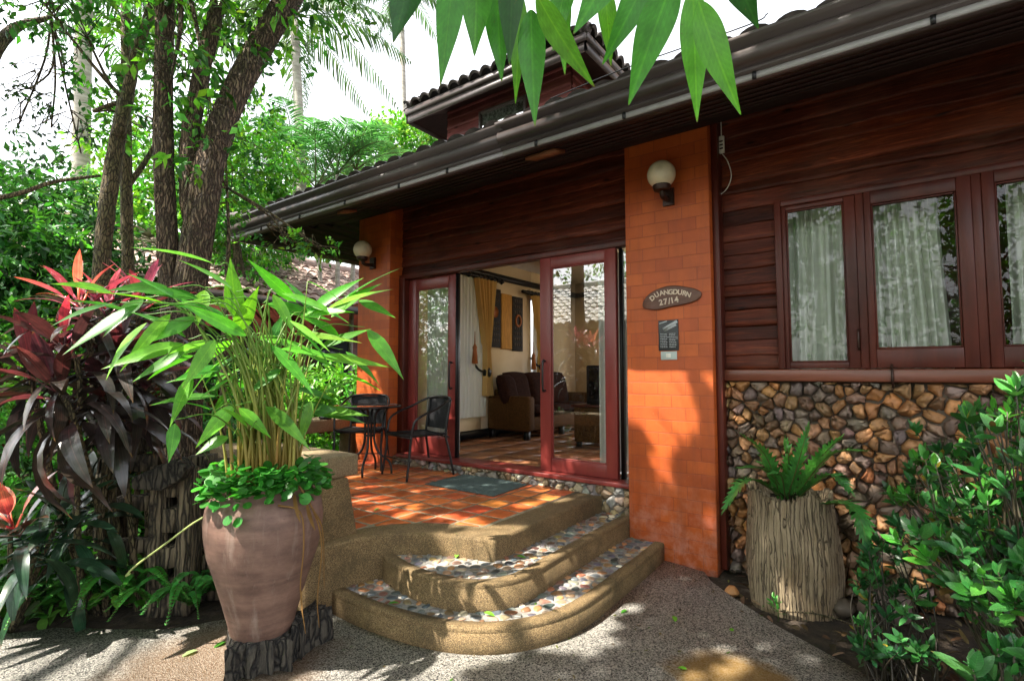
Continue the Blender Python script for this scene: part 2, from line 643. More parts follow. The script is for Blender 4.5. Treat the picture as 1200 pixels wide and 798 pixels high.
M['tilepink'] = noisy('pale weathered roof tile', (0.20, 0.13, 0.11), (0.42, 0.30, 0.26), 5, 0.75, 0.3, (1, 1, 1), 6, 0.01, usecol=True)
M['rust'] = gravelmat('rusty fieldstone', [(0.0, (1, 1, 1)), (1.0, (1, 1, 1))], 1)
M['glass'] = glassmat('window pane glass', boost=0.0, gain=0.7)
M['dglass'] = glassmat('door pane glass', boost=0.11, gain=1.3)
M['sheer'] = fabricmat('white sheer curtain', (0.82, 0.82, 0.79), 0.35)
M['wcurt'] = fabricmat('grey white curtain', (0.80, 0.81, 0.73), 0.22)
M['gold'] = fabricmat('gold curtain cloth', (0.76, 0.52, 0.20), 0.2)
M['black'] = plain('black metal tube', (0.010, 0.010, 0.011), 0.36, 0.0, 0.4)
M['rattan'] = noisy('black woven plastic', (0.005, 0.005, 0.006), (0.018, 0.018, 0.020), 60, 0.55, 0.6, (1, 1, 3), 3, 0.004, spec=0.2)
M['tableglass'] = plain('smoked table glass', (0.03, 0.032, 0.034), 0.08, 0.0, 0.8)
M['globe'] = plain('opal cream globe', (0.66, 0.58, 0.40), 0.22, 0.0, 0.5)
M['brownmetal'] = plain('dark brown metal', (0.035, 0.016, 0.010), 0.4, 0.4)
M['signwood'] = noisy('carved sign wood', (0.075, 0.024, 0.012), (0.13, 0.05, 0.026), 8, 0.45, 0.3, (1, 1, 5), 6, 0.003)
M['letter'] = plain('cream sign lettering', (0.62, 0.50, 0.38), 0.6)
M['plaque'] = plain('black plate', (0.02, 0.022, 0.024), 0.4)
M['silver'] = plain('silver print', (0.45, 0.47, 0.48), 0.5)
M['switch'] = plain('pale grey plastic', (0.40, 0.46, 0.43), 0.4)
M['mat'] = noisy('green grey doormat', (0.035, 0.058, 0.056), (0.085, 0.125, 0.12), 90, 0.95, 0.6, (1, 1, 1), 3, 0.006)
M['curb'] = gravelmat('tan washed gravel curb', [(0, (0.080, 0.050, 0.021)), (0.25, (0.150, 0.096, 0.039)), (0.6, (0.220, 0.145, 0.062)), (0.85, (0.31, 0.215, 0.105))], 300, None, 0.35, (0.55, 1.2), (0.055, 0.042, 0.017))
M['bench'] = gravelmat('tan gravel bench', [(0, (0.14, 0.095, 0.05)), (0.3, (0.24, 0.17, 0.09)), (0.6, (0.30, 0.22, 0.12)), (0.85, (0.36, 0.28, 0.17))], 320, None, 0.4, (0.75, 1.15), (0.13, 0.11, 0.06))
sA, sB = onz(858, 800, 0), onz(205, 775, 0)
M['path'] = gravelmat('grey exposed aggregate', [(0, (0.05, 0.049, 0.048)), (0.20, (0.22, 0.215, 0.20)), (0.45, (0.40, 0.39, 0.37)), (0.78, (0.60, 0.585, 0.55))], 170,
                      [(sA[0], sA[1], 0.34, (0.42, 0.235, 0.030), 0.95), (sB[0] + 0.25, sB[1] + 0.12, 0.62, (0.30, 0.17, 0.075), 0.75)], 0.5, (0.95, 1.28))
M['soil'] = noisy('dark garden soil', (0.018, 0.012, 0.008), (0.065, 0.045, 0.028), 14, 0.95, 0.9, (1, 1, 1), 8, 0.05)
M['mortar'] = noisy('pale mortar', (0.14, 0.13, 0.115), (0.32, 0.30, 0.27), 12, 0.85, 0.4)
M['darkmortar'] = noisy('dark mortar', (0.065, 0.050, 0.036), (0.15, 0.118, 0.088), 12, 0.9, 0.4)  # deeper brown mortar tone behind the wall stones
M['stone'] = noisy('fieldstone', (0.72, 0.72, 0.74), (1.15, 1.1, 1.05), 9, 0.62, 0.75, (1, 1, 1), 8, 0.012, usecol=True)
M['pebble'] = noisy('river pebble', (0.7, 0.7, 0.7), (1.15, 1.12, 1.08), 22, 0.42, 0.15, (1, 1, 1), 6, 0.003, usecol=True)
M['terra'] = noisy('terracotta floor tile', (0.60, 0.56, 0.54), (1.12, 1.1, 1.08), 10, 0.42, 0.2, (1, 1, 1), 6, 0.004, usecol=True)
M['grout'] = noisy('grey brown grout', (0.15, 0.125, 0.075), (0.27, 0.215, 0.135), 20, 0.9, 0.4)
M['cream'] = noisy('cream plaster', (0.82, 0.66, 0.44), (0.86, 0.71, 0.50), 3, 0.85, 0.06)
M['ceil'] = plain('white ceiling paint', (0.78, 0.73, 0.64), 0.9)
M['intfloor'] = noisy('interior tile', (0.30, 0.13, 0.06), (0.40, 0.18, 0.09), 4, 0.3, 0.05, usecol=True)
M['wicker'] = noisy('brown wicker', (0.040, 0.017, 0.005), (0.155, 0.072, 0.022), 55, 0.7, 0.8, (1, 1, 2.5), 2, 0.006, spec=0.15)
M['cushion'] = noisy('dark brown cushion', (0.018, 0.007, 0.005), (0.040, 0.016, 0.011), 25, 0.9, 0.2, spec=0.1)
M['panelblack'] = noisy('black woven panel', (0.008, 0.007, 0.006), (0.03, 0.024, 0.02), 50, 0.8, 0.4, (1, 1, 0.4))
M['panelgold'] = noisy('gold woven panel', (0.42, 0.20, 0.025), (0.60, 0.30, 0.05), 40, 0.75, 0.3, (1, 1, 0.2))
M['medal'] = plain('orange medallion', (0.40, 0.13, 0.03), 0.6)
def potmat():
    m, nt, bs = newmat('matte clay jar')
    co = objco(nt, (1, 1, 1.8))
    f = noise(nt, co, 6, 9, 0.65)
    c = ramp(nt, f, [(0.3, (0.105, 0.056, 0.042)), (0.7, (0.245, 0.142, 0.105))]).outputs[0]
    dr = noise(nt, objco(nt, (9, 9, 0.9)), 1.7, 7, 0.7)
    c = mixc(nt, c, (0.36, 0.27, 0.22), ramp(nt, dr, [(0.54, (0, 0, 0)), (0.74, (0.6, 0.6, 0.6))]).outputs[0])
    sp = noise(nt, co, 60, 4, 0.7)
    c = mixc(nt, c, (0.045, 0.026, 0.02), ramp(nt, sp, [(0.62, (0, 0, 0)), (0.72, (0.65, 0.65, 0.65))]).outputs[0])
    ri = noise(nt, objco(nt, (0.6, 0.6, 26)), 1.6, 3, 0.6)
    c = mixc(nt, c, ramp(nt, ri, [(0.35, (0.86, 0.86, 0.86)), (0.65, (1.1, 1.1, 1.1))]).outputs[0], 1.0, 'MULTIPLY')
    nt.links.new(c, bs.inputs['Base Color'])
    bs.inputs['Roughness'].default_value = 0.62
    n1 = bump(nt, bs, ri, 0.25, 0.004)
    bump(nt, bs, sp, 0.2, 0.003, n1)
    return m


M['pot'] = potmat()
M['char'] = crackmat('charred old timber', (0.016, 0.014, 0.012), (0.095, 0.080, 0.060), (0.004, 0.003, 0.003), (26, 26, 5), 1.0, 0.85, 0.15, 0.015, 0.10)
M['grey_timber'] = crackmat('weathered grey timber', (0.055, 0.040, 0.026), (0.23, 0.18, 0.115), (0.012, 0.009, 0.006), (30, 30, 2.2), 1.0, 0.85, 0.18, 0.015, 0.06)
M['stump'] = crackmat('weathered stump wood', (0.150, 0.110, 0.066), (0.36, 0.28, 0.175), (0.085, 0.060, 0.036), (44, 44, 1.3), 1.0, 0.82, 0.08, 0.012, 0.04, (0.16, 0.10, 0.045))
M['bark'] = crackmat('rough brown bark', (0.085, 0.055, 0.035), (0.29, 0.205, 0.13), (0.035, 0.022, 0.014), (48, 48, 6.5), 1.0, 0.9, 0.24, 0.03, 0.12, (0.10, 0.10, 0.045))
M['bark2'] = crackmat('olive bark', (0.085, 0.062, 0.032), (0.22, 0.165, 0.088), (0.028, 0.02, 0.012), (52, 52, 10), 1.0, 0.88, 0.14, 0.015, 0.10, (0.09, 0.10, 0.035))
M['palebark'] = noisy('pale palm bark', (0.20, 0.18, 0.15), (0.40, 0.37, 0.32), 4, 0.85, 0.4, (0.6, 0.6, 3), 6, 0.01)
M['leaf'] = leafmat('leaf', 0.42, 0.38)
M['gloss'] = leafmat('glossy leaf', 0.30, 0.28, 0.5, coat=0.15, veins=0.8, nv=9)
M['bigleaf'] = leafmat('thin backlit leaf', 0.36, 0.50, 0.45, (0.95, 1.12, 0.4), 0.22, 0.1, 0.30, 15, (1.6, 1.35, 1.3), 0.14)
M['redleaf'] = leafmat('cordyline leaf', 0.28, 0.28, 0.5, (1.2, 0.8, 0.8), 0.3, 0.6, 0.6, 30, (1.8, 1.3, 1.3), 0.55)
M['stalk'] = noisy('plant stalk', (0.85, 0.85, 0.85), (1.15, 1.15, 1.15), 12, 0.45, 0.1, (1, 1, 0.3), 4, 0.002, usecol=True)
M['white'] = plain('white plastic', (0.7, 0.68, 0.6), 0.5)
M['exttile'] = noisy('white lime roof tile', (0.62, 0.59, 0.57), (0.80, 0.78, 0.75), 5, 0.7, 0.2)
M['clay'] = plain('terracotta clay', (0.40, 0.16, 0.07), 0.8)
M['dry'] = plain('dry brown vine', (0.19, 0.095, 0.022), 0.7)

# ------------------------------------------------------------------ 2-d helpers
def clip_half(poly, p, n):
    out = []
    m = len(poly)
    for i in range(m):
        a, b = poly[i], poly[(i + 1) % m]
        da = (a[0] - p[0]) * n[0] + (a[1] - p[1]) * n[1]
        db = (b[0] - p[0]) * n[0] + (b[1] - p[1]) * n[1]
        if da <= 0:
            out.append(a)
        if (da < 0 < db) or (db < 0 < da):
            t = da / (da - db)
            out.append((a[0] + t * (b[0] - a[0]), a[1] + t * (b[1] - a[1])))
    return out


def clip_rect(poly, x0, x1, y0, y1):
    for p, n in (((x0, 0), (-1, 0)), ((x1, 0), (1, 0)), ((0, y0), (0, -1)), ((0, y1), (0, 1))):
        poly = clip_half(poly, p, n)
        if len(poly) < 3:
            return []
    return poly


def area(poly):
    return 0.5 * sum(poly[i][0] * poly[(i + 1) % len(poly)][1] - poly[(i + 1) % len(poly)][0] * poly[i][1] for i in range(len(poly)))


def inside(poly, x, y):
    r = False
    n = len(poly)
    for i in range(n):
        (x1, y1), (x2, y2) = poly[i], poly[(i + 1) % n]
        if (y1 > y) != (y2 > y) and x < (x2 - x1) * (y - y1) / (y2 - y1) + x1:
            r = not r
    return r


def chaikin(poly, k=1, q=0.25):
    for _ in range(k):
        out = []
        n = len(poly)
        for i in range(n):
            a, b = poly[i], poly[(i + 1) % n]
            out.append((a[0] + q * (b[0] - a[0]), a[1] + q * (b[1] - a[1])))
            out.append((b[0] - q * (b[0] - a[0]), b[1] - q * (b[1] - a[1])))
        poly = out
    return poly


def poisson(x0, x1, y0, y1, r, tries=4000, test=None):
    pts = []
    P = np.zeros((0, 2))
    for _ in range(tries):
        p = np.array([random.uniform(x0, x1), random.uniform(y0, y1)])
        rr = r * random.uniform(0.75, 1.35)
        if test and not test(p[0], p[1]):
            continue
        if len(P) and np.min(np.sum((P - p) ** 2, 1)) < rr * rr:
            continue
        P = np.vstack([P, p])
    return P


def voronoi(P, maxr):
    cells = []
    for i in range(len(P)):
        d = np.sum((P - P[i]) ** 2, 1)
        nb = [j for j in np.argsort(d)[1:22]]
        x, y = P[i]
        poly = [(x - maxr, y - maxr), (x + maxr, y - maxr), (x + maxr, y + maxr), (x - maxr, y + maxr)]
        for j in nb:
            mid = (P[i] + P[j]) / 2
            poly = clip_half(poly, mid, P[j] - P[i])
            if len(poly) < 3:
                break
        cells.append(poly)
    return cells


def shrink(poly, g):
    c = np.mean(np.array(poly), 0)
    return [tuple(c + (np.array(p) - c) * max(0.2, 1 - g / (np.linalg.norm(np.array(p) - c) + 1e-6))) for p in poly]


# ------------------------------------------------------------------ leaves
def template(stations, fold=0.0):
    """stations: (s, w). Leaf along s in 0..1 ; centre rib plus two edges; returns local verts and quads"""
    vs, fs = [(0, 0, 0)], []
    for s, w in stations:
        vs += [(s, w, fold * w), (s, 0, 0), (s, -w, fold * w)]
    vs.append((1, 0, 0))
    n = len(stations)
    T = len(vs) - 1
    tri = [(0, 2, 1), (0, 3, 2)]
    quad = []
    for i in range(n - 1):
        a = 1 + 3 * i
        quad += [(a, a + 1, a + 4, a + 3), (a + 1, a + 2, a + 5, a + 4)]
    a = 1 + 3 * (n - 1)
    tri += [(a, a + 1, T), (a + 1, a + 2, T)]
    return np.array(vs, float), np.array(tri), (np.array(quad) if quad else None)


T_DIA = (np.array([(0, 0, 0), (0.42, 0.5, 0.12), (1, 0, 0), (0.42, -0.5, 0.12)], float), np.array([(0, 2, 1), (0, 3, 2)]), None)
T_OVAL = template([(0.22, 0.40), (0.55, 0.5), (0.82, 0.3)], 0.22)
T_LANCE = template([(0.12, 0.30), (0.3, 0.5), (0.55, 0.45), (0.8, 0.24)], 0.22)
T_LONG = template([(0.08, 0.22), (0.2, 0.40), (0.35, 0.5), (0.5, 0.5), (0.65, 0.43), (0.8, 0.3), (0.92, 0.14)], 0.2)
T_ACU = template([(0.05, 0.17), (0.14, 0.36), (0.28, 0.5), (0.42, 0.49), (0.56, 0.40), (0.70, 0.27), (0.83, 0.14), (0.93, 0.055)], 0.18)
T_STRIP = template([(0.1, 0.4), (0.4, 0.5), (0.75, 0.35)], 0.25)


def leaves(mb, B, D, Nn, L, W, cols, tmpl=T_DIA, curl=0.0, tipcol=None):
    B, D, Nn = np.atleast_2d(B).astype(float), nrm(np.atleast_2d(D)), np.atleast_2d(Nn).astype(float)
    n = len(B)
    L = np.broadcast_to(np.asarray(L, float), (n,))
    W = np.broadcast_to(np.asarray(W, float), (n,))
    curl = np.broadcast_to(np.asarray(curl, float), (n,))
    cols = np.asarray(cols, float)
    if cols.ndim == 1:
        cols = np.tile(cols, (n, 1))
    S = nrm(np.cross(D, Nn))
    Nn = np.cross(S, D)
    tv, tri, quad = tmpl
    k = len(tv)
    s = tv[:, 0]
    off = -curl[:, None] * (s ** 2)[None, :]
    sh = s[None, :] * np.sqrt(np.clip(1 - (curl[:, None] * s[None, :] * 0.9) ** 2, 0.25, 1))
    Vt = (B[:, None, :] + D[:, None, :] * (sh * L[:, None])[:, :, None] + S[:, None, :] * (tv[None, :, 1] * W[:, None])[:, :, None]
          + Nn[:, None, :] * (tv[None, :, 2] * W[:, None] + off * L[:, None])[:, :, None])
    cc = np.repeat(cols, k, 0)
    if tipcol is not None:
        tc = np.repeat(np.asarray(tipcol, float), k, 0)
        ss = np.tile(s, n)[:, None]
        cc = cc * (1 - ss) + tc * ss
    base = (np.arange(n) * k)[:, None, None]
    start = mb.n
    mb.add(Vt.reshape(-1, 3), (tri[None] + base).reshape(-1, 3), cc)
    if k > 6:
        mb.l[start] = np.concatenate([np.tile(tv[:, :2], (n, 1)), np.repeat(rng.random(n), k)[:, None]], 1)
    if quad is not None:
        mb.f.append((quad[None] + base).reshape(-1, 4) + start)


def rdir(n, up=0.0):
    d = rng.standard_normal((n, 3))
    d[:, 2] += up
    return nrm(d)


def colvar(n, c, sv=0.25, hue=0.12):
    c = np.asarray(c, float)
    k = np.exp(rng.normal(0, sv, (n, 1)))
    h = 1 + rng.normal(0, hue, (n, 3))
    return np.clip(c * k * h, 0.002, 0.95)


def crown_leaves(mb, clusters, n, size, cols, tmpl=T_DIA, droop=0.3, asp=0.45, hollow=0.5, clump=0.5, reject=None):
    """leaves in small sprigs spread through ellipsoids; clusters (centre, radii, weight)"""
    w = np.array([c[2] for c in clusters], float)
    w /= w.sum()
    ns = max(1, n // 7)
    idx = rng.choice(len(clusters), ns, p=w)
    cen = np.array([c[0] for c in clusters], float)[idx]
    rad = np.array([np.broadcast_to(c[1], (3,)) for c in clusters], float)[idx]
    d = rdir(ns)
    r = (hollow + (1 - hollow) * rng.random((ns, 1))) ** 0.8
    # uneven outline: lumps
    lump = 1 + clump * 0.35 * (np.sin(d[:, :1] * 5.1 + idx[:, None]) * np.sin(d[:, 1:2] * 4.3 + 1.7 * idx[:, None]) + 0.6 * np.sin(d[:, 2:3] * 7 + idx[:, None]))
    sp = cen + d * rad * r * lump
    sd = nrm(d + rdir(ns) * 0.7 + V(0, 0, -droop))
    tone = np.exp(rng.normal(0, 0.3, (ns, 1)))
    cset = np.asarray(cols, float)
    pick = rng.integers(0, len(cset), ns)
    m = 7
    B = np.repeat(sp, m, 0) + np.repeat(sd, m, 0) * (rng.random((ns * m, 1)) * size * 1.8) + rng.normal(0, size * 0.25, (ns * m, 3))
    D = nrm(np.repeat(sd, m, 0) * 0.7 + rdir(ns * m) + V(0, 0, -droop))
    Nn = nrm(rdir(ns * m) * 0.7 + V(0, 0, 1))
    C = np.clip(np.repeat(cset[pick] * tone, m, 0) * (1 + rng.normal(0, 0.12, (ns * m, 3))), 0.003, 0.9)
    L = size * rng.uniform(0.6, 1.3, ns * m)
    if reject is not None:
        k = ~reject(B + D * L[:, None] * 0.5)
        B, D, Nn, C, L = B[k], D[k], Nn[k], C[k], L[k]
    leaves(mb, B, D, Nn, L, L * asp, C, tmpl)
    return sp


def curve(pts, n=12):
    """Catmull-Rom through pts"""
    P = np.asarray(pts, float)
    P = np.vstack([2 * P[0] - P[1], P, 2 * P[-1] - P[-2]])
    out = []
    seg = len(P) - 3
    per = max(2, n // seg)
    for i in range(seg):
        p0, p1, p2, p3 = P[i:i + 4]
        for t in np.linspace(0, 1, per, endpoint=False):
            out.append(0.5 * ((2 * p1) + (-p0 + p2) * t + (2 * p0 - 5 * p1 + 4 * p2 - p3) * t * t + (-p0 + 3 * p1 - 3 * p2 + p3) * t ** 3))
    out.append(P[-2])
    return np.array(out)


# ================================================================== SETTING
def sheet(name, poly, z, mat, thick=0.0):
    mb = MB()
    if thick:
        mb.prism(poly, z - thick, z)
    else:
        mb.add([(p[0], p[1], z) for p in poly], [tuple(range(len(poly)))])
    o = mb.build(name, mat)
    tag(o, kind='structure')
    return o


# ground: one soil sheet to the horizon, gently uneven near the camera
gx = np.concatenate([np.linspace(-300, -12, 14), np.linspace(-11, 4, 90), np.linspace(5, 300, 14)])
gy = np.concatenate([np.linspace(-300, -9, 14), np.linspace(-8, 9, 100), np.linspace(10, 300, 14)])
GX, GY = np.meshgrid(gx, gy, indexing='ij')
GZ = -0.045 + 0.010 * np.sin(GX * 3.1 + GY * 1.3) + 0.010 * np.sin(GY * 4.7 - GX * 2.1) + np.clip(rng.normal(0, 0.006, GX.shape), -0.012, 0.012)
mb = MB()
mb.grid(np.stack([GX, GY, GZ], -1)[:, ::-1])
tag(mb.build('ground', M['soil'], smooth=True), kind='structure')

bed_r = [(-1.22, 4.13), (-1.13, 3.98), (-0.95, 3.80), (-0.62, 3.52), (-0.12, 3.19), (0.55, 2.72), (1.6, 2.2), (4.0, 1.6)]
bed_l = [(-7.5, 0.15), (-4.6, 0.70), (-4.18, 0.80), (-4.05, 0.98), (-3.75, 1.18), (-3.50, 1.36), (-3.42, 1.50), (-3.3, 1.75), (-3.2, 2.1), (-3.2, 2.6)]
poly = bed_r + [(4.0, -7.0), (-7.5, -7.0)] + bed_l + [(-2.2, 3.6), (-1.9, 4.25)]
sheet('path', poly, 0.0, M['path'], 0.09)


# ================================================================== BUNGALOW
house = thing('bungalow', 'dark timber bungalow with orange brick pillars, sliding glass doors and tiled roof', 'house', (-1.9, 4.4, 0))
YW = 4.4


def planks(mb, x0, x1, z0, z1, pitch=0.125, f=None, step=0.11, amp=1.0):
    """lapped waney boards; f(a, out, z) gives the point"""
    n = max(1, int(round((z1 - z0) / pitch)))
    zl = z0 + (z1 - z0) * np.clip((np.arange(n + 1) + rng.normal(0, 0.13, n + 1)) / n, 0, 1)
    zl[0], zl[-1] = z0, z1
    m = max(3, int((x1 - x0) / step) + 1)
    xs = np.linspace(x0, x1, m)
    for i in range(n):
        zb = zl[i]
        h = zl[i + 1] - zl[i]
        wob = np.cumsum(rng.normal(0, 0.0052, m))
        wob -= np.linspace(wob[0], wob[-1], m)
        wob = np.clip(wob, -0.02, 0.02) * amp
        wo2 = rng.normal(0, 0.0035, m) * amp
        prof = [(-0.06, 0.003), (-0.015, 0.020), (0.06, 0.024), (0.35, 0.019), (0.7, 0.011), (1.0, 0.004)]
        P = np.zeros((m, len(prof), 3))
        for j, (t, o) in enumerate(prof):
            zz = zb + t * h + (wob if t < 0.3 else 0)
            zz = np.clip(zz, z0, z1)
            oo = o * (0.8 + 0.4 * random.random()) + (wo2 if 0 < t < 0.9 else 0)
            for q in range(m):
                P[q, j] = f(xs[q], oo[q] if hasattr(oo, '__len__') else oo, zz[q] if hasattr(zz, '__len__') else zz)
        # tone changes at a butt joint along the board
        tone = np.ones(m) * random.uniform(0.45, 1.3)
        if m > 12:
            cut = random.randrange(m)
            tone[cut:] = random.uniform(0.55, 1.4)
        warm = random.choice([0, 0, 0.35, 0.9]) * random.random()
        col = np.repeat(tone[:, None, None] * np.array([1 + 0.7 * warm, 1 + 0.55 * warm, 1 + 0.1 * warm]), len(prof), 1).reshape(-1, 3)
        mb.grid(P, col)


FW = lambda a, o, z: (a, YW - o, z)
mb = MB()
planks(mb, -4.93, -1.84, 2.70, 3.62, 0.118, FW)
planks(mb, -1.14, -0.70, 1.53, 2.80, 0.118, FW)
planks(mb, -1.14, 4.0, 2.80, 3.66, 0.122, FW)
mb.box(-4.95, -1.80, 4.402, 4.50, 2.66, 3.75)
mb.box(-1.20, -0.70, 4.402, 4.50, 1.0, 2.81)
mb.box(-1.20, 4.0, 4.402, 4.50, 2.81, 3.75)
mb.box(1.32, 4.0, 4.36, 4.50, 1.44, 2.81)
wall = mb.build('wall', M['wood'], house)
# left end wall of the house running back from the pillar
mb = MB()
FS = lambda a, o, z: (-5.2 - o, a, z)
for (ya_, yb_, za_, zb_) in ((4.5, 5.5, 0.2, 3.62), (5.5, 6.1, 0.2, 0.9), (5.5, 6.1, 2.85, 3.62), (6.1, 7.45, 0.2, 3.62), (7.45, 8.1, 0.2, 1.25), (7.45, 8.1, 2.8, 3.62), (8.1, 9.0, 0.2, 3.62)):
    planks(mb, ya_, yb_, za_, zb_, 0.125, FS, 0.4)
    mb.box(-5.198, -5.10, ya_, yb_, za_, zb_)
mb.build('side_wall', M['wood_y'], house)

# lintel board over the doors, thick board over the stone wall
mb = MB()
mb.box(-4.9, -1.85, 4.335, 4.40, 2.642, 2.70)
mb.build('lintel', M['frame'], house, bevel=0.004)
mb = MB()
mb.box(-1.135, 4.0, 4.325, 4.42, 1.437, 1.527)
mb.build('window_board', noisy('red brown board', (0.10, 0.026, 0.014), (0.19, 0.055, 0.028), 4, 0.3, 0.25, (0.3, 4, 4), 7, 0.006), house, bevel=0.01)

# brick pillars
for (x0, x1, zb) in ((-1.845, -1.135, -0.05), (-5.50, -4.90, 0.40)):
    mb = MB()
    mb.box(x0, x1, 4.186, 4.52, zb, 3.55)
    mb.build('brick_pillar', M['brick'], house, uv=True, bevel=0.006)
mb = MB()
mb.box(-1.134, -1.085, 4.26, 4.40, 0.0, 3.6)
mb.build('corner_post', M['frame'], house, bevel=0.004)
mb = MB()
mb.box(-4.899, -4.80, 4.33, 4.46, 0.42, 2.66)
mb.build('corner_post', M['frame'], house, bevel=0.004)


# ---- field-stone facing
STONES = [(0.30, 0.145, 0.052), (0.35, 0.165, 0.055), (0.26, 0.13, 0.058), (0.32, 0.175, 0.080), (0.24, 0.125, 0.055), (0.20, 0.115, 0.060), (0.17, 0.115, 0.078), (0.20, 0.15, 0.110), (0.36, 0.20, 0.085), (0.14, 0.090, 0.062), (0.19, 0.14, 0.115), (0.31, 0.14, 0.042)]


def rubble(mb, a0, a1, b0, b1, r, f, palette, deep=0.05, gap=0.010, cap=None):
    P = poisson(a0 - r, a1 + r, b0 - r, b1 + r, r, 14000)
    P = P[rng.random(len(P)) > 0.16]
    cells = voronoi(P, r * 2.4)
    for poly in cells:
        poly = clip_rect(poly, a0, a1, b0, b1) if len(poly) > 2 else []
        if len(poly) < 3 or abs(area(poly)) < r * r * 0.12:
            continue
        c = np.mean(np.array(poly), 0)
        poly = shrink(poly, gap + random.random() * gap * 1.3)
        poly = chaikin(poly, 1, 0.19)
        n = len(poly)
        arr = np.array(poly) + rng.normal(0, r * 0.06, (n, 2))
        dp = deep * random.uniform(0.55, 1.35)
        tilt = rng.normal(0, 0.24, 2)
        rings, cols = [], []
        base = colvar(1, random.choice(palette), 0.30, 0.05)[0]
        for (k, h) in ((1.0, -0.03), (0.97, 0.35), (0.80, 0.86), (0.42, 1.0)):
            for p in arr:
                q = c + (p - c) * k + rng.normal(0, r * 0.03, 2) * (h > 0)
                hh = dp * h + (np.dot(tilt, q - c) if h > 0 else 0) + (rng.normal(0, dp * 0.22) if h > 0 else 0)
                rings.append(f(q[0], hh, q[1]))
                cols.append(base * np.exp(rng.normal(0, 0.10)))
        rings.append(f(c[0], dp * random.uniform(0.95, 1.15), c[1]))
        cols.append(base)
        fs = [(k * n + i, k * n + (i + 1) % n, (k + 1) * n + (i + 1) % n, (k + 1) * n + i) for k in range(3) for i in range(n)]
        fs += [(3 * n + i, 3 * n + (i + 1) % n, 4 * n) for i in range(n)]
        mb.add(rings, fs, np.array(cols))


mb = MB()
rubble(mb, -1.10, 2.2, -0.03, 1.432, 0.066, lambda a, h, b: (a, 4.40 - h, b), STONES, 0.056, 0.002)
sw = mb.build('stone_wall', M['stone'], house)
mb = MB()
mb.box(-1.13, 4.0, 4.395, 4.50, -0.1, 1.436)
mb.build('mortar_backing', M['darkmortar'], sw)
mb = MB()
pal2 = [(0.30, 0.23, 0.15), (0.36, 0.27, 0.16), (0.40, 0.33, 0.24), (0.26, 0.24, 0.21), (0.24, 0.17, 0.10), (0.38, 0.36, 0.32)]
rubble(mb, -4.90, -1.85, 0.10, 0.512, 0.068, lambda a, h, b: (a, 4.275 - h, b), pal2, 0.040, 0.003)
sf = mb.build('stone_footing', M['stone'], house)
mb = MB()
mb.box(-4.9, -1.85, 4.272, 4.6, 0.0, 0.512)
mb.build('mortar_backing', M['mortar'], sf)
mb = MB()
mb.box(-4.80, -1.85, 4.225, 4.50, 0.514, 0.552)
mb.build('door_sill', M['doorframe'], house, bevel=0.004)


# ---- framed glass
def framed(name, x0, x1, z0, z1, y, wl, wr, wt, wb, depth, matf, matg, parent, sub=True):
    mb = MB()
    mb.box(x0, x0 + wl, y, y + depth, z0, z1)
    mb.box(x1 - wr, x1, y, y + depth, z0, z1)
    mb.box(x0 + wl, x1 - wr, y + 0.002, y + depth - 0.002, z1 - wt, z1 - 0.001)
    mb.box(x0 + wl, x1 - wr, y + 0.002, y + depth - 0.002, z0 + 0.001, z0 + wb)
    # glazing bead
    e = 0.012
    for (a, b, c, d) in ((x0 + wl, x0 + wl + e, z0 + wb, z1 - wt), (x1 - wr - e, x1 - wr, z0 + wb, z1 - wt)):
        mb.box(a, b, y + 0.012, y + depth - 0.014, c, d)
    for (c, d) in ((z0 + wb, z0 + wb + e), (z1 - wt - e, z1 - wt)):
        mb.box(x0 + wl + e, x1 - wr - e, y + 0.012, y + depth - 0.014, c, d)
    o = mb.build(name, matf, parent, bevel=0.004)
    mb = MB()
    yy = y + depth * 0.55
    mb.add([(x0 + wl, yy, z0 + wb), (x1 - wr, yy, z0 + wb), (x1 - wr, yy, z1 - wt), (x0 + wl, yy, z1 - wt)], [(0, 1, 2, 3)])
    mb.build('pane', matg, o)
    return o


# windows in the right wall: thin fixed light, then two casements with wide sashes
mb = MB()
mb.box(-0.70, -0.655, 4.335, 4.45, 1.53, 2.80)
mb.box(-0.655, 1.33, 4.337, 4.45, 2.755, 2.80)
mb.box(-0.185, -0.135, 4.339, 4.45, 1.53, 2.755)
mb.box(0.43, 0.48, 4.339, 4.45, 1.53, 2.755)
mb.box(1.09, 1.33, 4.339, 4.45, 1.53, 2.755)
mb.build('window_frame', M['frame'], house, bevel=0.004)
w1 = framed('window', -0.655, -0.185, 1.532, 2.755, 4.350, 0.03, 0.07, 0.035, 0.045, 0.05, M['frame'], M['glass'], house)
w2 = framed('window', -0.135, 0.43, 1.532, 2.755, 4.330, 0.04, 0.072, 0.09, 0.13, 0.06, M['frame'], M['glass'], house)
w3 = framed('window', 0.48, 1.09, 1.532, 2.755, 4.330, 0.06, 0.08, 0.075, 0.13, 0.06, M['frame'], M['glass'], house)
mb = MB()
mb.tube([(-0.195, 4.336, 1.66), (-0.195, 4.318, 1.68), (-0.195, 4.318, 1.78), (-0.195, 4.336, 1.80)], 0.007, 6)
mb.build('latch', M['brownmetal'], w1)
# pipe stub and bracket on the board
mb = MB()
mb.box(-0.022, -0.008, 4.315, 4.326, 1.44, 1.56)
mb.tube([(-0.015, 4.31, 1.54), (-0.015, 4.31, 1.40)], 0.008, 6)
mb.build('stay_hook', M['brownmetal'], house)

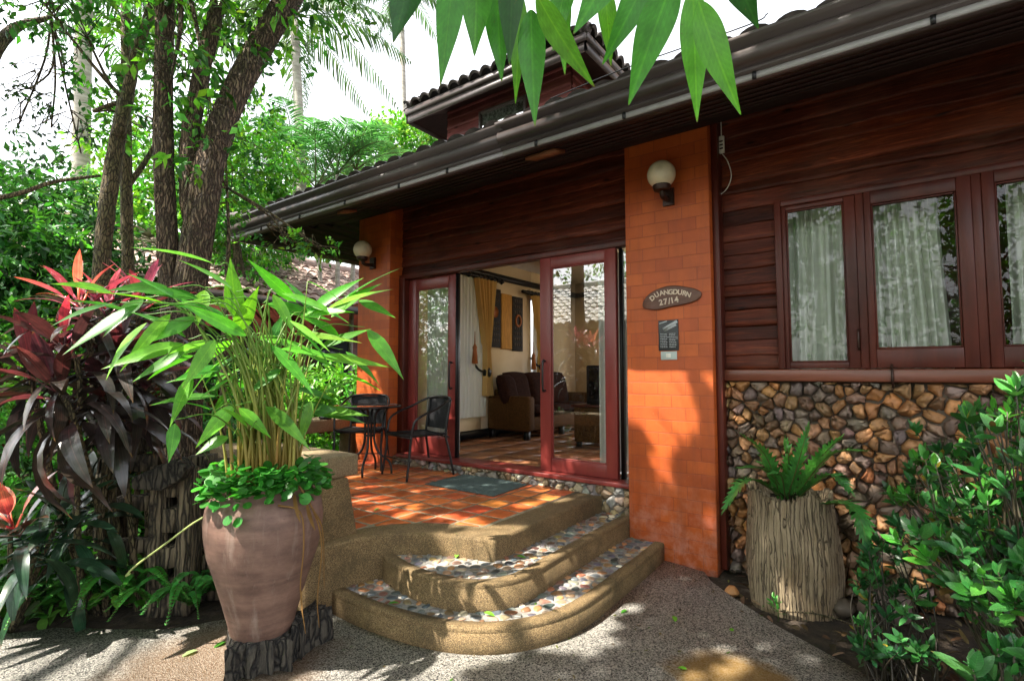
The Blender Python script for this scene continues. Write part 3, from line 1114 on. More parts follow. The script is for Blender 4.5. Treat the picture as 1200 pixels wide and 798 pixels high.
# sliding doors
d1 = framed('sliding_door', -4.80, -4.02, 0.555, 2.638, 4.405, 0.13, 0.12, 0.13, 0.205, 0.05, M['doorframe'], M['dglass'], house)
d2 = framed('sliding_door', -2.835, -2.015, 0.555, 2.640, 4.345, 0.125, 0.11, 0.105, 0.12, 0.05, M['doorframe'], M['dglass'], house)
for (dx, yy, d) in ((-4.07, 4.405, d1), (-2.775, 4.345, d2)):
    mb = MB()
    mb.tube(curve([(dx, yy, 1.33), (dx, yy - 0.045, 1.345), (dx, yy - 0.045, 1.60), (dx, yy, 1.615)], 16), 0.010, 8)
    mb.build('handle', M['black'], d, smooth=True)
mb = MB()
mb.box(-2.008, -1.985, 4.40, 4.47, 0.553, 2.64)
mb.build('door_jamb', M['black'], house)
mb = MB()
mb.add([(-1.985, 4.43, 0.555), (-1.85, 4.43, 0.555), (-1.85, 4.43, 2.64), (-1.985, 4.43, 2.64)], [(0, 1, 2, 3)])
mb.build('side_pane', M['dglass'], house)
mb = MB()
mb.box(-4.018, -4.000, 4.402, 4.46, 0.553, 2.64)
mb.build('door_jamb', M['black'], house)

# ---- roof
SL = 0.34
cA, sA_ = math.cos(math.atan(SL)), math.sin(math.atan(SL))


def tile_roof(mb, o, u, v, lu, lv, test=None, pitch=0.19, row=0.30, amp=0.024, sub=6, jit=0.004):
    o, u, v = np.asarray(o, float), nrm(u), nrm(v)
    n = np.cross(u, v)
    nu = int(lu / pitch * sub) + 1
    nv = int(math.ceil(lv / row))
    us = np.arange(nu) * pitch / sub
    prof = amp * np.abs(np.sin(us / pitch * PI)) ** 0.7 * 1.6
    vs, fs, cs = [], [], []
    cnt = 0
    tj = rng.normal(0, jit, (nv, int(lu / pitch) + 2))
    tc = np.exp(rng.normal(0, 0.25, (nv, int(lu / pitch) + 2)))
    ci = (us / pitch).astype(int)
    for r in range(nv):
        for (vv, h) in ((r * row, -0.012), (r * row - 0.015, 0.030), ((r + 1) * row, 0.0)):
            for i in range(nu):
                vs.append(o + u * us[i] + v * (vv + tj[r, ci[i]]) + n * (prof[i] + h + tj[r, ci[i]]))
                cs.append((tc[r, ci[i]],) * 3)
        for k in range(2):
            for i in range(nu - 1):
                cx = o + u * us[i] + v * (r + 0.5) * row
                if test and not test(cx[0], cx[1]):
                    continue
                a = cnt + k * nu + i
                fs.append((a, a + 1, a + nu + 1, a + nu))
        cnt += 3 * nu
    mb.add(vs, fs, np.array(cs))


XL, YE, ZE = -6.75, 3.13, 3.40
mb = MB()
tile_roof(mb, (XL, YE, ZE), (1, 0, 0), (0, cA, sA_), 10.8, 4.4, lambda x, y: x > XL + (y - YE) - 0.05 and not (-2.7 < x < -1.55 and 5.1 < y < 7.0))  # tiles left out under the added roof light
tile_roof(mb, (XL, 11.3, ZE), (0, -1, 0), (cA, 0, sA_), 8.2, 4.4, lambda x, y: y > YE + (x - XL) - 0.05 and y < 11.3 - (x - XL), sub=4)
mb.add([(XL + 2.4, 9.6, ZE + 2.05 * SL), (4.05, 9.6, ZE + 2.05 * SL), (4.05, 7.27, ZE + 4.14 * SL), (XL + 4.14, 7.27, ZE + 4.14 * SL)], [(0, 1, 2, 3)])
roof = mb.build('roof', M['rooftile'], house, smooth=True, autos=40)
mb = MB()
hp = [(XL + t, YE + t, ZE + t * SL + 0.045) for t in np.linspace(0, 4.1, 14)]
mb.tube(hp, 0.075, 8)
mb.build('hip_ridge', M['rooftile'], roof, smooth=True)

# soffit (sloping boards under the eaves)
mb = MB()


def soff(y):
    return 3.205 + (y - 3.2) * 0.30


yb = np.linspace(3.2, 4.42, 9)
for i in range(8):
    g = 0.006
    mb.obox(((XL + 4) / 2 + 0.0 + (yb[i] - 3.2) / 2, (yb[i] + yb[i + 1]) / 2, soff((yb[i] + yb[i + 1]) / 2) + 0.015), ((4 - XL) / 2 - (yb[i] - 3.2) / 2, 0, 0), (0, (yb[i + 1] - yb[i]) / 2 - g / 2, 0.3 * (yb[i + 1] - yb[i]) / 2), (0, 0, 0.012))
xb = np.linspace(XL + 0.06, -5.2, 11)
for i in range(10):
    xm = (xb[i] + xb[i + 1]) / 2
    mb.obox((xm, (11 + 3.2 + xm - XL) / 2, 3.205 + (xm - XL) * 0.27 + 0.015), ((xb[i + 1] - xb[i]) / 2 - 0.003, 0, 0.27 * (xb[i + 1] - xb[i]) / 2), (0, (11 - 3.2 - (xm - XL)) / 2, 0), (0, 0, 0.012))
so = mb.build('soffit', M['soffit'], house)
mb = MB()
mb.box(XL + 0.05, 4.0, 4.05, 4.17, 3.455, 3.50)
mb.build('eave_beam', M['soffit'], house, bevel=0.004)
# small wooden soffit blocks
for (bx, by, sx_) in ((-2.26, 3.55, 0.14), (-4.82, 3.50, 0.06)):
    mb = MB()
    mb.obox((bx, by, soff(by) - 0.018), (sx_, 0, 0), (0, 0.085, 0.085 * 0.3), (0, 0, 0.016))
    mb.build('soffit_block', noisy('bare orange timber', (0.20, 0.075, 0.03), (0.34, 0.14, 0.06), 9, 0.7, 0.3), house)

GP = [(0.03, 3.185), (-0.03, 3.185), (-0.03, 3.224), (-0.058, 3.227), (-0.058, 3.246), (-0.034, 3.250), (-0.034, 3.259), (-0.082, 3.263), (-0.106, 3.290), (-0.110, 3.318), (-0.096, 3.342), (-0.066, 3.347), (-0.066, 3.358),
      (-0.124, 3.362), (-0.124, 3.376), (-0.134, 3.380), (-0.134, 3.398), (-0.06, 3.404), (0.03, 3.404)]
mb = MB()
mb.extrude([(a, b) for a, b in GP], (XL, 3.2, 0), (-2.36, 3.2, 0), (0, 1, 0), (0, 0, 1))
gp2 = [(a * 1.07 - 0.004, 3.185 + (b - 3.185) * 1.05 - 0.003) for a, b in GP]
mb.extrude(gp2, (-2.40, 3.2, 0), (4.0, 3.2, 0), (0, 1, 0), (0, 0, 1))
gut = mb.build('gutter', M['gutter'], house)
mb = MB()
mb.extrude(GP, (XL + 0.0, 3.2, 0), (XL + 0.0, 11.2, 0), (1, 0, 0), (0, 0, 1))
mb.build('gutter', M['gutter_y'], house)
for bx in (-6.0, -5.2, -4.4, -3.6, -3.0, -2.1, -1.4, -0.6, 0.2):
    mb = MB()
    mb.box(bx, bx + 0.022, 3.150, 3.166, 3.181, 3.224)
    mb.build('gutter_clip', M['black'], gut)
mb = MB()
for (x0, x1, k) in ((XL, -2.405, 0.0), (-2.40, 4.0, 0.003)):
    mb.box(x0, x1, 3.160 - k, 3.1675 - k, 3.184 - k, 3.219)  # lip's paler grey stands in for light reflected off the ground
mb.build('gutter_lip', plain('gutter lip with painted reflection', (0.30, 0.285, 0.28), 0.35), gut)
# lichen tufts and a wire on the gutter edge
mb = MB()
mb.tube(curve([(-1.9, 3.06, 3.44), (-1.3, 3.05, 3.455), (-0.6, 3.06, 3.45), (-0.5, 3.10, 3.50)], 20), 0.004, 5)
mb.build('wire', M['black'], gut)

# ---- clerestory storey on the roof
mb = MB()
YM = 5.95
FM = lambda a, o, z: (a, YM - o, z)
planks(mb, -5.62, -3.36, 3.9, 5.75, 0.13, FM, 0.3, 0.3)
planks(mb, YM, 8.4, 3.9, 5.75, 0.13, lambda a, o, z: (-3.36 + o, a, z), 0.3, 0.3)
mb.box(-5.62, -3.362, YM + 0.002, 8.4, 3.9, 5.7)
cw = mb.build('clerestory_wall', plankmat('pinkish stained boards', (0.09, 0.028, 0.028), (0.20, 0.06, 0.06), (0.27, 0.09, 0.085), 0.4), house)
cwin = framed('window', -4.92, -4.06, 4.4, 5.42, YM - 0.085, 0.035, 0.035, 0.035, 0.035, 0.05, M['gutter'], glassmat('dusty pane', boost=0.35), cw)
mb = MB()
mb.box(-4.89, -4.09, YM - 0.044, YM - 0.038, 4.43, 5.39)  # mottled panel behind the glass paints a reflection of sky and leaves
mb.build('reflection_panel', noisy('painted sky and leaf reflection', (0.16, 0.17, 0.16), (0.72, 0.73, 0.71), 26, 0.8, 0.0, lo=0.4, hi=0.6), cw)

# upper roof: hipped, corner over the front right
ex0, ex1, ey0, ey1, ez = -6.10, -2.90, 5.50, 8.9, 5.52
mb = MB()
S2 = 0.42
c2, s2 = math.cos(math.atan(S2)), math.sin(math.atan(S2))
tile_roof(mb, (ex0 - 0.04, ey0 - 0.05, ez + 0.14), (1, 0, 0), (0, c2, s2), ex1 - ex0 + 0.1, 1.9, lambda x, y: (x - ex0) > (y - ey0) - 0.1 and (ex1 - x) > (y - ey0) - 0.1, 0.2, 0.32, 0.045)
tile_roof(mb, (ex1 + 0.05, ey0 - 0.05, ez + 0.14), (0, 1, 0), (-c2, 0, s2), ey1 - ey0 + 0.1, 1.9, lambda x, y: (y - ey0) > (ex1 - x) - 0.1, 0.2, 0.32, 0.045)
tile_roof(mb, (ex0 - 0.05, ey1, ez + 0.14), (0, -1, 0), (c2, 0, s2), ey1 - ey0, 1.9, lambda x, y: (y - ey0) > (x - ex0) - 0.1, 0.2, 0.32, 0.045)
ur = mb.build('upper_roof', M['rooftile'], house, smooth=True, autos=40)
mb = MB()
for (sx_, xx) in ((-1, ex1), (1, ex0)):
    mb.tube([(xx + sx_ * t, ey0 + t, ez + 0.20 + t * S2) for t in np.linspace(0, 1.6, 8)], 0.085, 8)
mb.build('hip_ridge', M['rooftile'], ur, smooth=True)
mb = MB()
for (p0, p1) in (((ex0, ey0, 0), (ex1, ey0, 0)), ((ex1, ey0, 0), (ex1, ey1, 0)), ((ex0, ey0, 0), (ex0, ey1, 0))):
    a = V(*p0); b = V(*p1)
    w = V(0, 1, 0) if p0[1] == p1[1] else (V(-1, 0, 0) if p0[0] == ex1 else V(1, 0, 0))
    mb.extrude([(0.0, ez - 0.08), (0.03, ez - 0.08), (0.03, ez + 0.04), (0.0, ez + 0.04)], a, b, w, (0, 0, 1))
    mb.extrude([(-0.03, ez + 0.042), (0.02, ez + 0.042), (0.02, ez + 0.13), (-0.03, ez + 0.13)], a, b, w, (0, 0, 1))
mb.build('fascia', M['gutter'], ur)
mb = MB()
mb.add([(ex0 + 0.03, ey0 + 0.03, ez - 0.03), (ex1 - 0.03, ey0 + 0.03, ez - 0.03), (-3.35, YM, ez + 0.14), (-5.62, YM, ez + 0.14)], [(0, 1, 2, 3)])
mb.add([(ex1 - 0.03, ey0 + 0.03, ez - 0.03), (ex1 - 0.03, ey1, ez - 0.03), (-3.35, ey1, ez + 0.14), (-3.35, YM, ez + 0.14)], [(0, 1, 2, 3)])
mb.add([(ex0 + 0.03, ey0 + 0.03, ez - 0.03), (-5.62, YM, ez + 0.14), (-5.62, ey1, ez + 0.14), (ex0 + 0.03, ey1, ez - 0.03)], [(0, 1, 2, 3)])
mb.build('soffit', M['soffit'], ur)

# ---- inside shell of the sitting room
mb = MB()
t = 0.42
for i, xx in enumerate(np.arange(-5.05, 2.2, t)):
    for j, yy in enumerate(np.arange(4.505, 9.0, t)):
        k = float(np.exp(rng.normal(0, 0.12)))
        mb.box(xx + 0.004, xx + t - 0.004, yy + 0.004, yy + t - 0.004, 0.50, 0.535, (k, k, k))
fl = mb.build('floor', M['intfloor'], house)
mb = MB()
mb.box(-5.1, 2.3, 4.5, 9.1, 0.46, 0.531)
mb.build('floor_base', M['grout'], fl)
mb = MB()
# left wall with two window openings
for (y0, y1, z0, z1) in ((4.46, 5.50, 0.5, 3.55), (5.50, 6.10, 0.5, 0.9), (5.50, 6.10, 2.85, 3.55), (6.10, 7.45, 0.5, 3.55), (7.45, 8.1, 0.5, 1.25), (7.45, 8.1, 2.80, 3.55), (8.1, 9.1, 0.5, 3.55)):
    mb.box(-5.095, -5.05, y0, y1, z0, z1)
# far wall with an unseen opening added to light the room, then right partition
for (x0, x1, z0, z1) in ((-5.05, -4.25, 0.5, 3.55), (-4.25, -1.6, 0.5, 0.62), (-4.25, -1.6, 3.1, 3.55), (-1.6, 2.3, 0.5, 3.55)):
    mb.box(x0, x1, 9.0, 9.08, z0, z1)
mb.box(-1.50, -1.42, 4.52, 9.0, 0.5, 3.55)  # wall added to keep the roof light out of the window side
mb.box(2.2, 2.28, 4.5, 5.2, 0.5, 3.55)
mb.box(2.2, 2.28, 8.7, 9.0, 0.5, 3.55)
mb.box(2.2, 2.28, 5.2, 6.6, 0.5, 3.55)
mb.box(2.2, 2.28, 6.6, 8.7, 0.5, 3.55)
mb.box(-1.80, 2.2, 4.502, 4.52, 2.82, 3.55)
mb.box(-1.80, -0.72, 4.502, 4.52, 0.5, 2.82)
mb.box(-0.72, 1.34, 4.502, 4.52, 0.5, 1.50)
mb.box(1.34, 2.2, 4.502, 4.52, 0.5, 2.82)
mb.build('plaster_wall', M['cream'], house)
mb = MB()
mb.box(-1.41, 2.19, 5.45, 5.50, 0.54, 3.24)  # dark panel added so gaps beside the window curtains look unlit
mb.build('dark_backing', M['frame'], house)
mb = MB()
mb.add([(-2.75, 5.05, ZE + 1.92 * SL + 0.03), (-1.5, 5.05, ZE + 1.92 * SL + 0.03), (-1.5, 7.1, ZE + 3.97 * SL + 0.03), (-2.75, 7.1, ZE + 3.97 * SL + 0.03)], [(0, 1, 2, 3)])
mb.build('added_skylight', M['glass'], roof)  # unseen roof opening added to brighten the sitting room
mb = MB()
mb.box(-5.1, -2.7, 4.5, 9.1, 3.25, 3.30)
mb.box(-1.55, 2.3, 4.5, 9.1, 3.25, 3.30)
mb.box(-2.7, -1.55, 4.5, 5.1, 3.25, 3.30)
mb.box(-2.7, -1.55, 7.2, 9.1, 3.25, 3.30)
mb.build('ceiling', M['ceil'], house)
mb = MB()
mb.box(-5.05, -5.00, 4.52, 8.99, 2.97, 3.06)
mb.box(-5.0, 2.19, 8.94, 8.99, 2.97, 3.06)
mb.box(-5.05, -5.03, 4.52, 8.99, 0.54, 0.66)
mb.build('cornice', M['black'], house)

# ================================================================== SITTING ROOM THINGS
def drape(mb, p0, p1, ztop, zbot, folds, amp, taper=None, n=90, m=14, axis=1):
    """pleated cloth between two plan points; taper(s) -> (lo, hi) fraction of the width at height s (0 top)"""
    p0, p1 = V(*p0), V(*p1)
    d = p1 - p0
    nn = V(-d[1], d[0]) / np.linalg.norm(d)
    P = np.zeros((n, m, 3))
    ph = np.cumsum(rng.uniform(0.6, 1.4, n))
    ph = ph / ph[-1] * folds * 2 * PI
    am = amp * rng.uniform(0.6, 1.3, n)
    for j in range(m):
        s = j / (m - 1)
        lo, hi = taper(s) if taper else (0, 1)
        for i in range(n):
            tt = lo + (hi - lo) * i / (n - 1)
            q = p0 + d * tt + nn * am[i] * math.sin(ph[i] + 0.5 * math.sin(2 * s)) * (0.75 + 0.35 * s)
            P[i, j] = (q[0], q[1], ztop + (zbot - ztop) * s)
    mb.grid(P)


# sheers behind the doors and windows
mb = MB()
drape(mb, (-4.68, 4.60), (-4.13, 4.60), 2.66, 0.60, 9, 0.028)
tag(mb.build('door_curtain', M['sheer'], smooth=True), 'white sheer curtain hanging behind the left sliding door by the metal chair', 'curtain')
mb = MB()
drape(mb, (-2.34, 4.62), (-1.84, 4.62), 2.66, 0.58, 9, 0.028)
tag(mb.build('door_curtain', M['sheer'], smooth=True), 'white curtain bunched behind the glass door next to the pillar with the sign', 'curtain')
mb = MB()
drape(mb, (-0.72, 4.62), (-0.17, 4.62), 2.80, 1.3, 6, 0.055)
tag(mb.build('window_curtain', M['wcurt'], smooth=True), 'pale curtain filling the narrow window nearest the brick pillar', 'curtain')
mb = MB()
drape(mb, (-0.16, 4.62), (0.36, 4.62), 2.80, 1.3, 8, 0.055, lambda s: (0, 0.83 + 0.13 * s))
tag(mb.build('window_curtain', M['wcurt'], smooth=True), 'pale curtain in the middle window with a dark gap at its right', 'curtain')
mb = MB()
drape(mb, (0.63, 4.62), (1.2, 4.62), 2.80, 1.3, 8, 0.055)
tag(mb.build('window_curtain', M['wcurt'], smooth=True), 'pale curtain in the window cut by the right edge of the photo', 'curtain')

# inner window sheers on the left wall
mb = MB()
drape(mb, (-4.97, 5.40), (-4.97, 6.12), 2.90, 0.86, 9, 0.02)
tag(mb.build('sheer_curtain', M['sheer'], smooth=True), 'white sheer on the inside wall left of the gold curtain with a tassel', 'curtain')
mb = MB()
drape(mb, (-4.97, 7.42), (-4.97, 8.0), 2.80, 1.10, 6, 0.02)
tag(mb.build('sheer_curtain', M['sheer'], smooth=True), 'white sheer on the inside wall behind the far end of the sofa', 'curtain')
for (ya, yb2, zt, zb, lab, lab2, lab3) in ((5.78, 6.27, 2.90, 1.16, 'gold curtain tied back above the near arm of the sofa', 'dark curtain rod above the gold curtain nearest the door', 'dark tassel beside the gold curtain nearest the door'),
                                     (7.30, 7.80, 2.82, 1.30, 'gold curtain tied back right of the three woven wall hangings', 'dark curtain rod above the gold curtain next to the sliding door', 'dark tassel beside the farther gold curtain')):
    t_ = thing('tied_curtain', lab, 'curtain', (-4.92, (ya + yb2) / 2, zb), 'gold curtains inside the sitting room')
    mb = MB()
    mid = 0.78

    def tp(s):
        c = 0.55 + 0.1 * s
        w = 1.0 - 1.25 * s if s < 0.62 else 0.22 + 0.5 * (s - 0.62)
        w = max(w, 0.2)
        return (c - w / 2, c + w / 2)
    drape(mb, (-4.92, ya), (-4.92, yb2), zt, zb, 6, 0.055, tp, 90, 22)
    mb.build('cloth', M['gold'], t_, smooth=True)
    mb = MB()
    zz = zt + (zb - zt) * 0.80
    ym = ya + (yb2 - ya) * 0.62
    mb.lathe([(0.02, -0.10), (0.07, -0.05), (0.075, 0.02), (0.05, 0.07), (0.02, 0.09)], (-4.92, ym, zz), 12)
    mb.tube(curve([(-4.92, ym, zz), (-4.95, ym - 0.15, zz + 0.04), (-5.02, ym - 0.2, zz + 0.16)], 8), 0.018, 6)
    mb.build('tieback', M['black'], t_, smooth=True)
    mb = MB()
    mb.tube([(-4.94, ya - 0.25, zt + 0.03), (-4.94, yb2 + 0.18, zt + 0.03)], 0.028, 10)
    mb.lathe([(0.0, -0.05), (0.045, -0.02), (0.045, 0.02), (0.0, 0.05)], (-4.94, yb2 + 0.20, zt + 0.03), 10)
    for q in np.linspace(ya - 0.1, yb2 + 0.05, 7):
        mb.tube([(-4.94, q, zt + 0.03), (-4.94, q + 0.02, zt + 0.03)], 0.042, 10)
    tag(mb.build('curtain_rod', M['black'], smooth=True), lab2, 'curtain rod')
    mb = MB()
    yt = ya - 0.02
    mb.lathe([(0.004, 0.30), (0.010, 0.12), (0.034, 0.07), (0.028, 0.03), (0.045, -0.16), (0.0, -0.17)], (-4.88, yt, zt - 1.1), 10)
    tag(mb.build('tassel', M['medal'], smooth=True), lab3, 'tassel')

# woven wall hangings
for (y0, y1, m_, z1, z0, med, lab) in ((6.27, 6.56, 'panelblack', 2.82, 1.90, True, 'black woven wall hanging with orange disc, nearest the tied curtain'),
                                      (6.58, 6.86, 'panelgold', 2.77, 1.88, False, 'gold woven wall hanging between the two black ones'),
                                      (6.88, 7.17, 'panelblack', 2.76, 1.86, True, 'black woven wall hanging with orange ring, right of the gold one')):
    t_ = thing('wall_hanging', lab, 'wall hanging', (-5.03, (y0 + y1) / 2, z0), 'woven wall hangings over the sofa')
    mb = MB()
    mb.box(-5.045, -5.02, y0, y1, z0, z1)
    mb.build('cloth_panel', M[m_], t_, bevel=0.004)
    if med:
        mb = MB()
        ym, zm = (y0 + y1) / 2, z0 + (0.55 if y0 < 6.5 else 0.50)
        a = np.linspace(0, 2 * PI, 24, endpoint=False)
        if y0 < 6.5:
            mb.add([(-5.012, ym + 0.075 * math.cos(q), zm + 0.085 * math.sin(q)) for q in a] + [(-5.019, ym + 0.08 * math.cos(q), zm + 0.09 * math.sin(q)) for q in a],
                   [tuple(range(24))] + [(i, (i + 1) % 24, 24 + (i + 1) % 24, 24 + i) for i in range(24)])
        else:
            mb.tube([(-5.012, ym + 0.07 * math.cos(q), zm + 0.09 * math.sin(q)) for q in np.linspace(0, 2 * PI, 25)], 0.018, 6, cap=False)
        mb.build('medallion', M['medal'], t_)
        mb = MB()
        for r_ in range(9):
            for c_ in range(4):
                if abs(z0 + 0.1 + r_ * 0.09 - zm) < 0.12:
                    continue
                mb.box(-5.019, -5.015, y0 + 0.05 + c_ * 0.055, y0 + 0.075 + c_ * 0.055, z0 + 0.08 + r_ * 0.09, z0 + 0.13 + r_ * 0.09)
        mb.build('woven_marks', noisy('dim woven yarn', (0.05, 0.035, 0.02), (0.08, 0.05, 0.03)), t_)

# sofa
so_ = thing('sofa', 'dark brown wicker sofa with rounded cushions seen through the open door', 'sofa', (-4.6, 7.1, 0.535))


def cushion(mb, x0, x1, y0, y1, z0, z1, k=0.035):
    n = 7
    for face in range(1):
        pass
    u = np.linspace(-1, 1, 11)
    A, B = np.meshgrid(u, u, indexing='ij')
    pill = (1 - np.abs(A) ** 4) * (1 - np.abs(B) ** 4)
    cx, cy, cz = (x0 + x1) / 2, (y0 + y1) / 2, (z0 + z1) / 2
    for s in (1, -1):
        P = np.stack([cx + A * (x1 - x0) / 2, cy + B * (y1 - y0) / 2, cz + s * (z1 - z0) / 2 * np.sqrt(pill) * 1.0], -1)
        mb.grid(P if s > 0 else P[::-1])


def cushion_up(mb, x, th, y0, y1, z0, z1):
    u = np.linspace(-1, 1, 11)
    A, B = np.meshgrid(u, u, indexing='ij')
    pill = np.sqrt((1 - np.abs(A) ** 4) * (1 - np.abs(B) ** 4))
    for s in (1, -1):
        P = np.stack([x + s * th / 2 * pill - 0.12 * (B + 1) / 2, (y0 + y1) / 2 + A * (y1 - y0) / 2, (z0 + z1) / 2 + B * (z1 - z0) / 2 + 0.02 * np.cos(A * PI / 2) * (B > 0)], -1)
        mb.grid(P if s < 0 else P[::-1])


mb = MB()
mb.box(-4.98, -4.22, 6.16, 6.34, 0.66, 1.16)
mb.build('armrest', M['wicker'], so_, bevel=0.04)
mb = MB()
mb.box(-4.98, -4.22, 8.1, 8.28, 0.66, 1.16)
mb.build('armrest', M['wicker'], so_, bevel=0.04)
mb = MB()
mb.box(-4.97, -4.25, 6.34, 8.1, 0.66, 0.86)
mb.box(-4.99, -4.88, 6.34, 8.1, 0.86, 1.25)
mb.build('base', M['wicker'], so_, bevel=0.02)
mb = MB()
for yy in (6.24, 7.2, 8.18):
    for xx in (-4.93, -4.30):
        mb.box(xx - 0.035, xx + 0.035, yy - 0.035, yy + 0.035, 0.536, 0.66)
mb.build('feet', M['black'], so_)
for k in range(3):
    y0 = 6.35 + k * 0.585
    mb = MB()
    cushion(mb, -4.85, -4.20, y0, y0 + 0.575, 0.84, 1.02)
    mb.build('seat_cushion', M['cushion'], so_, smooth=True)
    mb = MB()
    cushion_up(mb, -4.70, 0.20, y0 - 0.02, y0 + 0.59, 0.96, 1.50)
    mb.build('back_cushion', M['cushion'], so_, smooth=True)
mb = MB()
cushion_up(mb, -4.62, 0.2, 6.1, 6.45, 1.05, 1.46)
mb.build('back_cushion', M['cushion'], so_, smooth=True)

# cabinet with dark box, seen through the right door
cb = thing('wicker_cabinet', 'low wicker cabinet behind the glass of the right sliding door', 'cabinet', (-3.05, 6.3, 0.535))
mb = MB()
mb.box(-3.45, -2.75, 6.1, 6.7, 0.60, 1.05)
mb.build('body', M['wicker'], cb, bevel=0.012)
mb = MB()
mb.box(-3.48, -2.72, 6.07, 6.73, 1.052, 1.085)
mb.build('top', M['frame'], cb, bevel=0.006)
mb = MB()
for xx in (-3.40, -2.80):
    for yy in (6.15, 6.65):
        mb.box(xx - 0.03, xx + 0.03, yy - 0.03, yy + 0.03, 0.536, 0.60)
mb.build('feet', M['black'], cb)
tv = thing('television', 'black box television standing on the wicker cabinet behind the glass door', 'television', (-3.05, 6.4, 1.087))
mb = MB()
mb.box(-3.32, -2.78, 6.2, 6.34, 1.09, 1.60)
mb.box(-3.24, -2.86, 6.34, 6.6, 1.14, 1.54)
mb.build('casing', M['black'], tv, bevel=0.02)
mb = MB()
mb.box(-3.27, -2.83, 6.192, 6.199, 1.16, 1.56)
mb.build('screen', plain('dark screen glass', (0.012, 0.013, 0.015), 0.1), tv)
# ================================================================== TERRACE AND STEPS
ZT, ZM, ZL = 0.42, 0.29, 0.14
front = [(-2.13, 2.72), (-2.30, 2.675), (-2.52, 2.60), (-2.68, 2.51), (-2.78, 2.42), (-2.845, 2.32), (-2.88, 2.20), (-2.895, 2.08), (-2.90, 1.96)]
outer = [(-2.125, 4.262)] + front + [(-2.95, 1.88), (-3.25, 1.86), (-3.55, 2.02), (-3.75, 2.16), (-5.95, 2.16), (-5.95, 4.9), (-4.95, 4.9), (-4.95, 4.262)]
inner = [(-2.355, 4.262), (-2.36, 2.90), (-2.58, 2.83), (-2.80, 2.72), (-2.95, 2.56), (-3.03, 2.40), (-3.07, 2.24), (-3.55, 2.22), (-5.80, 2.26), (-5.80, 4.9), (-4.95, 4.9), (-4.95, 4.262)]
ter = thing('terrace', 'raised terracotta tiled terrace with tan gravel edging and two curved steps', 'terrace', (-3.8, 3.3, 0))


def curb_body(name, poly, z0, z1, parent, mat=None, bev=0.022):
    mb = MB()
    mb.prism(poly, z0, z1)
    return mb.build(name, mat or M['curb'], parent, bevel=bev)


curb_body('edging', outer, -0.06, ZT, ter)
mb = MB()
mb.prism(inner, ZT - 0.02, ZT + 0.004)
gr = mb.build('tiled_floor', M['grout'], ter)
mb = MB()
T_ = 0.222
TC = [(0.60, 0.150, 0.040), (0.52, 0.115, 0.032), (0.66, 0.185, 0.050), (0.47, 0.095, 0.030), (0.58, 0.14, 0.045)]
inner_s = [(x, y) for x, y in inner]
for i in range(-30, 0):
    for j in range(9, 24):
        x1 = -2.372 - (-(i + 1)) * T_
        x0 = x1 - T_
        y0 = 2.235 + (j - 9) * T_
        c = clip_rect(inner_s, x0 + 0.014, x1 - 0.014, y0 + 0.014, y0 + T_ - 0.014)
        if len(c) > 2 and abs(area(c)) > 0.002:
            col = colvar(1, random.choice(TC), 0.16, 0.06)[0]
            if area(c) < 0:
                c = c[::-1]
            z = ZT + 0.0075 + random.uniform(-0.0012, 0.0012)
            cs = shrink(c, 0.006)
            n = len(c)
            vs = [(p[0], p[1], ZT - 0.002) for p in c] + [(p[0], p[1], z - 0.002) for p in c] + [(p[0], p[1], z) for p in cs]
            mb.add(vs, [(k * n + q, k * n + (q + 1) % n, (k + 1) * n + (q + 1) % n, (k + 1) * n + q) for k in range(2) for q in range(n)] + [tuple(range(2 * n, 3 * n))], col)
mb.build('terracotta_tiles', M['terra'], gr)

PEB = [(0.30, 0.14, 0.07), (0.20, 0.11, 0.07), (0.10, 0.105, 0.11), (0.07, 0.08, 0.09), (0.27, 0.21, 0.15), (0.33, 0.20, 0.09), (0.16, 0.16, 0.155), (0.38, 0.32, 0.25), (0.12, 0.12, 0.13), (0.24, 0.16, 0.11)]


def offset_in(poly_pts, d):
    """offset an open polyline to its left"""
    out = []
    P = [np.array(p, float) for p in poly_pts]
    for i in range(len(P)):
        a = P[max(0, i - 1)]
        b = P[min(len(P) - 1, i + 1)]
        t = nrm(b - a)
        out.append(tuple(P[i] + d * V(-t[1], t[0])))
    return out


